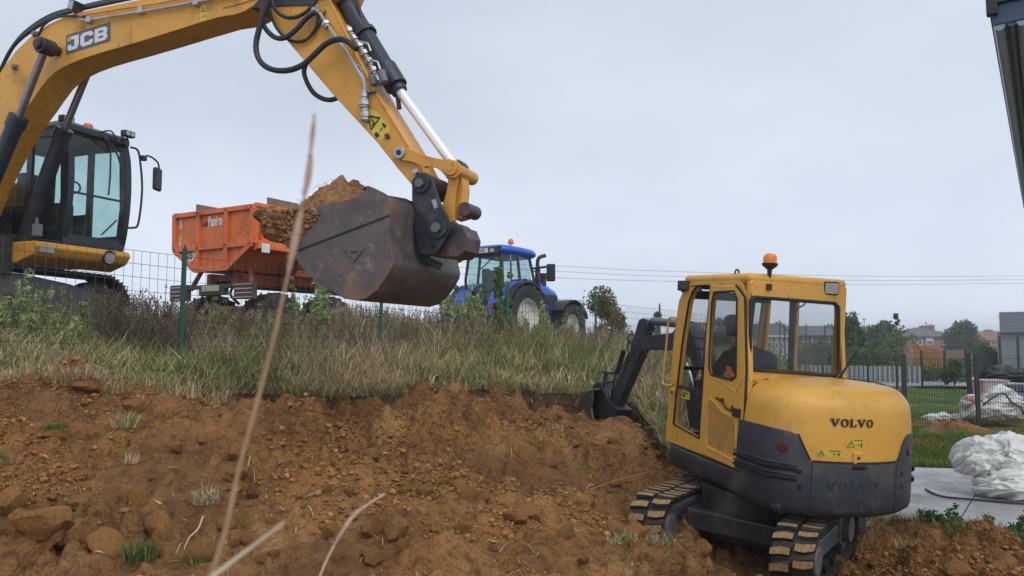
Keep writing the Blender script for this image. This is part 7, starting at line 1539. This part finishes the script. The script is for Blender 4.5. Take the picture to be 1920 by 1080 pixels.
tuft(250, 870, 6.0, .07, .10, 70, STRAW, 'short straw tuft on the left soil slope', 1.7)
tuft(1725, 1005, 7.1, .2, .10, 200, GRN+STRAW, 'thin green grass patch on the soil below the slab', .9)
tuft(5, 915, 5.6, .06, .12, 60, GRN+STRAW, 'green blades at the left picture edge', .8)
tuft(290, 745, 7.6, .2, .3, 260, STRAW+GRN, 'drooping straw clump where the bank meets the soil', 1.5)
for i_, (px_, py_, Y_, w__, nn_) in enumerate(((60, 752, 6.7, .16, 120), (130, 752, 6.9, .16, 120), (205, 750, 7.1, .2, 160), (345, 748, 7.5, .16, 120), (410, 745, 7.8, .14, 100), (640, 752, 9.3, .16, 100), (760, 748, 9.9, .2, 120), (880, 745, 10.6, .18, 120))):
    tuft(px_, py_, Y_, w__, .24, nn_, STRAW+BRN[:1]+GRN[:1], ['straw clump hanging at the far left soil edge', 'second straw clump from the left along the soil edge', 'wide straw clump above the dark rooty sod', 'straw clump just left of the first soil hump', 'thin straw clump right of the first tall fence post foot', 'straw clump hanging over the dark cut under the bucket', 'wide straw clump hanging over the middle of the dark cut', 'straw clump hanging over the dark cut left of the small bucket'][i_], 1.7)
# dry plant stalks close to the lens
def stalk(pts, Y, r0, r1, label, head=None, mt=None):
    P = [at(a, b, y_) for (a, b), y_ in zip(pts, Y)]; P = smoothcurve(P, 6); o = P[0].copy(); t = thing('dry_grass_stalk', label, 'grass stalk', T(*o)); Q = [p-o for p in P]; n = len(Q); mb = MB(); mb.tube(Q, [r0+(r1-r0)*i/n for i in range(n)], 8); mb.build('stem', mt or mat('straw_stem', (.36, .22, .12), .9, var=.2, scale=40), t)
    if head:
        for (i0, i1, rr_) in head:
            mb = MB(); a, b = int(i0*(n-1)), int(i1*(n-1)); seg = Q[a:b+1]; m = len(seg)
            mb.tube(seg, [rr_*(.35+.65*math.sin(math.pi*(k+.3)/(m+.3))) for k in range(m)], 8)
            for k in range(190):
                q = seg[random.randrange(m)]; d = Vector((random.uniform(-1, 1), random.uniform(-1, 1), random.uniform(1.2, 4))).normalized()*rr_*random.uniform(1.3, 2.3); mb.tube([q, q+d*.6, q+d], [rr_*.16, rr_*.16, rr_*.04], 3)
            mb.build('seed_head', mat('seed_head', (.42, .29, .20), .95, var=.25, scale=60), t)
stalk([(398, 1075), (424, 990), (448, 880), (478, 770), (512, 640), (541, 510), (562, 410), (578, 330), (584, 270), (590, 213)], [.62]*10, .0024, .0006, 'tall blurred dry grass stalk rising in front of the raised bucket', [(.74, .84, .0030), (.56, .70, .0032), (.87, .995, .0020)])
stalk([(598, 1085), (615, 1045), (640, 1000), (668, 962), (721, 926)], [1.2, 1.2, 1.2, 1.22, 1.25], .0019, .0015, 'pale dry grass stalk leaning right at the bottom centre-left', [(.35, .98, .0034)], mat('pale_stem', (.58, .47, .33), .9))
stalk([(395, 1085), (440, 1050), (480, 1020), (532, 980)], [.6, .6, .6, .6], .0022, .0009, 'short blurred dry stalk slanting right at the bottom edge', None, mat('pale_stem', (.5, .4, .3), .9))
stalk([(345, 1030), (355, 1008), (371, 992), (381, 968)], [4.7, 4.9, 5.0, 5.2], .004, .008, 'pale dry stick lying against the drooping tuft', None, mat('pale_stick', (.5, .38, .24), .9))
stalk([(1090, 925), (1150, 902), (1215, 885)], [6.9, 7.1, 7.4], .004, .003, 'thin reddish dry stem pointing at the left track', None, mat('red_stem', (.40, .2, .12), .9))
t = thing('torn_leaf', 'bluish green torn leaf lying on the soil crest', 'leaf', T(*at(545, 762, 7.9).xy, H(*at(545, 762, 7.9).xy)+.05)); mb = MB(); mb.tube([(-.12, 0, 0), (0, .02, .03), (.12, 0, .02)], [.004, .018, .003], 5); mb.tube([(.02, .02, .04), (.10, .04, .07), (.17, .03, .06)], [.004, .02, .003], 5); mb.build('leaf_blade', mat('blue_leaf', (.14, .20, .16), .6), t)

# ================================================================ bags, crates, tarpaulin, cable
def crumple(name, parent, c, rad, seed, m_, fold=.12, flatb=True, sub=6, sq=1.0, floor=0.0):
    bm = bmesh.new(); bmesh.ops.create_icosphere(bm, subdivisions=sub, radius=1); P = np.array([v.co[:] for v in bm.verts]); fc = np.array([[v.index for v in f.verts] for f in bm.faces]); bm.free()
    s = seed*13.7; a = fbm(P[:, 0]*1.3+s, P[:, 1]*1.3+P[:, 2]*1.7, 3, seed)*.55; fx = fbm(P[:, 0]*2+s, P[:, 2]*2+P[:, 1]*1.5, 3, seed+3)
    rid = 1-np.abs(2*(fbm(P[:, 0]*3+fx*3, P[:, 1]*2.2+P[:, 2]*2.6+s, 2, seed+5)+.5)-1); rid2 = 1-np.abs(2*(fbm(P[:, 0]*7+fx*4, P[:, 1]*6+P[:, 2]*6+s, 2, seed+8)+.5)-1)
    r = 1+a*1.25+fold*(rid-.7)*1.9+fold*.28*(rid2-.7); P = np.sign(P)*np.abs(P)**sq*r[:, None]*np.array(rad)+np.array(c)
    if flatb: P[:, 2] = np.maximum(P[:, 2], floor+.002*np.abs(np.sin(P[:, 0]*40)))
    o = npmesh(name, P, fc, m_, smooth=True); o.parent = parent; return o
PLW = mat('white_plastic', (.74, .74, .71), .38, var=.06, scale=3, dirt=(.42, .36, .26), damt=.18, dscale=4, bump=.3, bscale=9)
BAGW = mat('woven_white_bag', (.66, .66, .64), .6, var=.06, dirt=(.3, .25, .2), damt=.25)
p = at(1880, 918, 9.7); t = thing('plastic_sheeting', 'crumpled white plastic sheeting heaped on the concrete path at the right edge', 'plastic sheet', T(p.x, p.y, .012))
crumple('plastic_fold', t, (-.22, .1, .45), (.30, .30, .26), 3, PLW, .2); crumple('plastic_fold', t, (.16, .05, .42), (.42, .34, .32), 5, PLW, .22); crumple('plastic_fold', t, (.05, -.12, .14), (.52, .34, .20), 7, PLW, .2, floor=0); crumple('plastic_fold', t, (.75, -.05, .30), (.5, .35, .32), 9, PLW, .2)
t = thing('builder_bag', 'slumped white builder bag with dark strap and orange print behind the panel fence', 'builder bag', T(*at(1857, 640, 18.6).xy, 0))
b_ = crumple('bag_body', t, (.0, 0, .26), (.70, .5, .30), 12, BAGW, .14, sq=.75); crumple('bag_top', t, (.18, .05, .58), (.42, .35, .26), 14, BAGW, .2)
crumple('bag_top', t, (-.45, -.05, .45), (.34, .3, .18), 15, BAGW, .25); crumple('orange_print', t, (-.52, -.12, .52), (.22, .2, .12), 16, mat('orange_print', (.62, .25, .14), .7), .3)
mb = MB(); mb.tube(smoothcurve([(-.55, -.45, .42), (-.32, -.5, .62), (-.05, -.48, .72), (.12, -.52, .5), (.3, -.56, .38), (.35, -.58, .2)], 5), .022, 6); mb.build('lifting_strap', mat('dark_strap', (.05, .055, .07), .8), t)
t = thing('plastic_bag', 'small crumpled white bag with red print lying on the lawn behind the fence', 'bag', T(*at(1752, 640, 18.6).xy, 0)); crumple('bag_body', t, (-.12, 0, .07), (.22, .16, .11), 21, BAGW, .3, sub=5); crumple('bag_body', t, (.14, 0, .08), (.18, .16, .13), 22, BAGW, .3, sub=5); mb = MB(); mb.box((-.08, -.19, .02), (.1, -.16, .06)); mb.build('red_print', mat('red_print', (.5, .05, .03)), t)
t = thing('plastic_bag', 'small pinkish white bag between the red-printed bag and the builder bag', 'bag', T(*at(1790, 640, 18.8).xy, 0)); crumple('bag_body', t, (0, 0, .06), (.20, .16, .10), 23, mat('pinkish_bag', (.6, .5, .47), .6), .3, sub=5)
t = thing('plastic_scrap', 'white plastic scrap behind the builder bag beside the post', 'scrap', T(*at(1830, 640, 22).xy, 0)); crumple('scrap_body', t, (0, 0, .1), (.32, .2, .13), 24, BAGW, .3, sub=4)
t = thing('plastic_scrap', 'small white scrap on the grass before the soil mound', 'scrap', T(*at(1794, 640, 15.2).xy, .0)); crumple('scrap_body', t, (0, 0, .06), (.14, .1, .06), 25, BAGW, .3, sub=4)
a = at(1842, 640, 24); t = thing('storage_crate', 'pale pink plastic storage crate under the black tarpaulin', 'crate', T(a.x, 24, 0)); PK = mat('pale_pink_plastic', (.52, .34, .38), .6, var=.05)
mb = MB(); mb.prism([(0, 0), (.74, 0), (.78, .70), (-.04, .70)], 0, .6, axis=1); mb.build('crate_body', PK, t, bevel=.03); mb = MB(); mb.box((-.07, -.03, .68), (.81, .63, .74)); mb.build('crate_lid', mat('pale_lid', (.58, .46, .47), .6), t, bevel=.02)
a = at(1884, 640, 22.6); t = thing('laundry_basket', 'blue-grey plastic basket with dark slotted rim beside the pink crate', 'basket', T(a.x, 22.6, 0)); BG_ = mat('blue_grey_plastic', (.17, .22, .29), .6)
mb = MB(); mb.prism([(.04, 0), (.72, 0), (.78, .46), (0, .46)], 0, .5, axis=1); mb.build('basket_body', BG_, t, bevel=.03); mb = MB(); mb.box((-.02, -.03, .44), (.80, .53, .66)); rm_ = mb.build('basket_rim', BLK, t, bevel=.03)
for k in range(7): mb = MB(); mb.box((.06+.10*k, -.036, .48), (.10+.10*k, -.028, .62)); mb.build('rim_slot', BG_, rm_)
t = thing('black_tarpaulin', 'black tarpaulin draped in a heap over the crates at the right edge', 'tarpaulin', T(*at(1885, 640, 25).xy, 0)); TP = mat('black_tarp', (.02, .022, .028), .5, var=.2); crumple('tarp_fold', t, (.0, .2, .82), (.75, .5, .30), 31, TP, .3, sub=5, floor=.70); crumple('tarp_fold', t, (.8, .2, .75), (.6, .5, .28), 32, TP, .3, sub=5, floor=.6)
t = thing('red_toy', 'low red plastic object on the lawn left of the pink crate', 'plastic object', T(*at(1835, 640, 28).xy, 0)); mb = MB(); mb.box((-.15, 0, 0), (.18, .3, .22)); mb.cyl((-.1, -.02, .22), (.15, -.02, .22), .05, 8); mb.build('red_body', mat('red_plastic', (.4, .04, .04), .4), t, bevel=.04)
def gz(px, py, z=.03): r = ray(px, py); k = (z-EYE)/r.z; return Vector((0, 0, EYE))+r*k
P = [gz(1735, 917), gz(1752, 926), gz(1775, 932), gz(1830, 937), (gz(1925, 945)), gz(2040, 952)]; o = P[0].copy(); mb = MB(); mb.tube([p-o for p in smoothcurve(P, 6)], .014, 6); ob = mb.build('black_cable', RUB); ob.location = o; tag(ob, 'black cable lying across the pale concrete path', 'cable')
hs_ = LUMP['parent']; M3 = hs_.matrix_world.inverted(); a = M3 @ (MJ @ onp(MJ, 522, 424, 1, -.46)); b_ = M3 @ (MJ @ onp(MJ, 503, 404, 1, -.40))
crumple('soil_spill', hs_, tuple(a), (.14, .12, .13), 51, SOILD, .5, flatb=False, sub=6, floor=-9); crumple('soil_spill', hs_, tuple(b_), (.10, .12, .07), 52, SOILD, .5, sub=6, floor=-9)
# dark soil heap by the big excavator's track end
p = at(262, 600, 11.0); t = thing('mud_heap', 'dark mud heap at the end of the big excavator track', 'soil heap', T(p.x, p.y, Hs(p.x, p.y))); DM = mat('dark_mud', (.055, .042, .035), .9, var=.3, bump=.8, bscale=18)
crumple('mud_body', t, (0, 0, .1), (.48, .4, .36), 41, DM, .35, sub=5); mb = MB(); mb.tube([(-.3, -.2, .42), (.0, -.2, .44), (.15, -.2, .43)], .008, 5); mb.build('thin_rod', DM, t)
hz = MB(); hz.box((-3900, -60, -14), (3900, 3900, 16)); hm = bpy.data.materials.new('air'); hm.use_nodes = True; hm.node_tree.nodes.clear(); ho = hm.node_tree.nodes.new('ShaderNodeOutputMaterial'); pv = hm.node_tree.nodes.new('ShaderNodeVolumePrincipled'); pv.inputs['Color'].default_value = (.86, .90, .95, 1); pv.inputs['Density'].default_value = .0012; hm.node_tree.links.new(pv.outputs[0], ho.inputs['Volume']); hb = hz.build('haze', hm, None, smooth=False, kind='stuff')
print('objects', len(bpy.data.objects), 'tris', sum(len(o.data.polygons) for o in bpy.data.objects if o.type == 'MESH'))
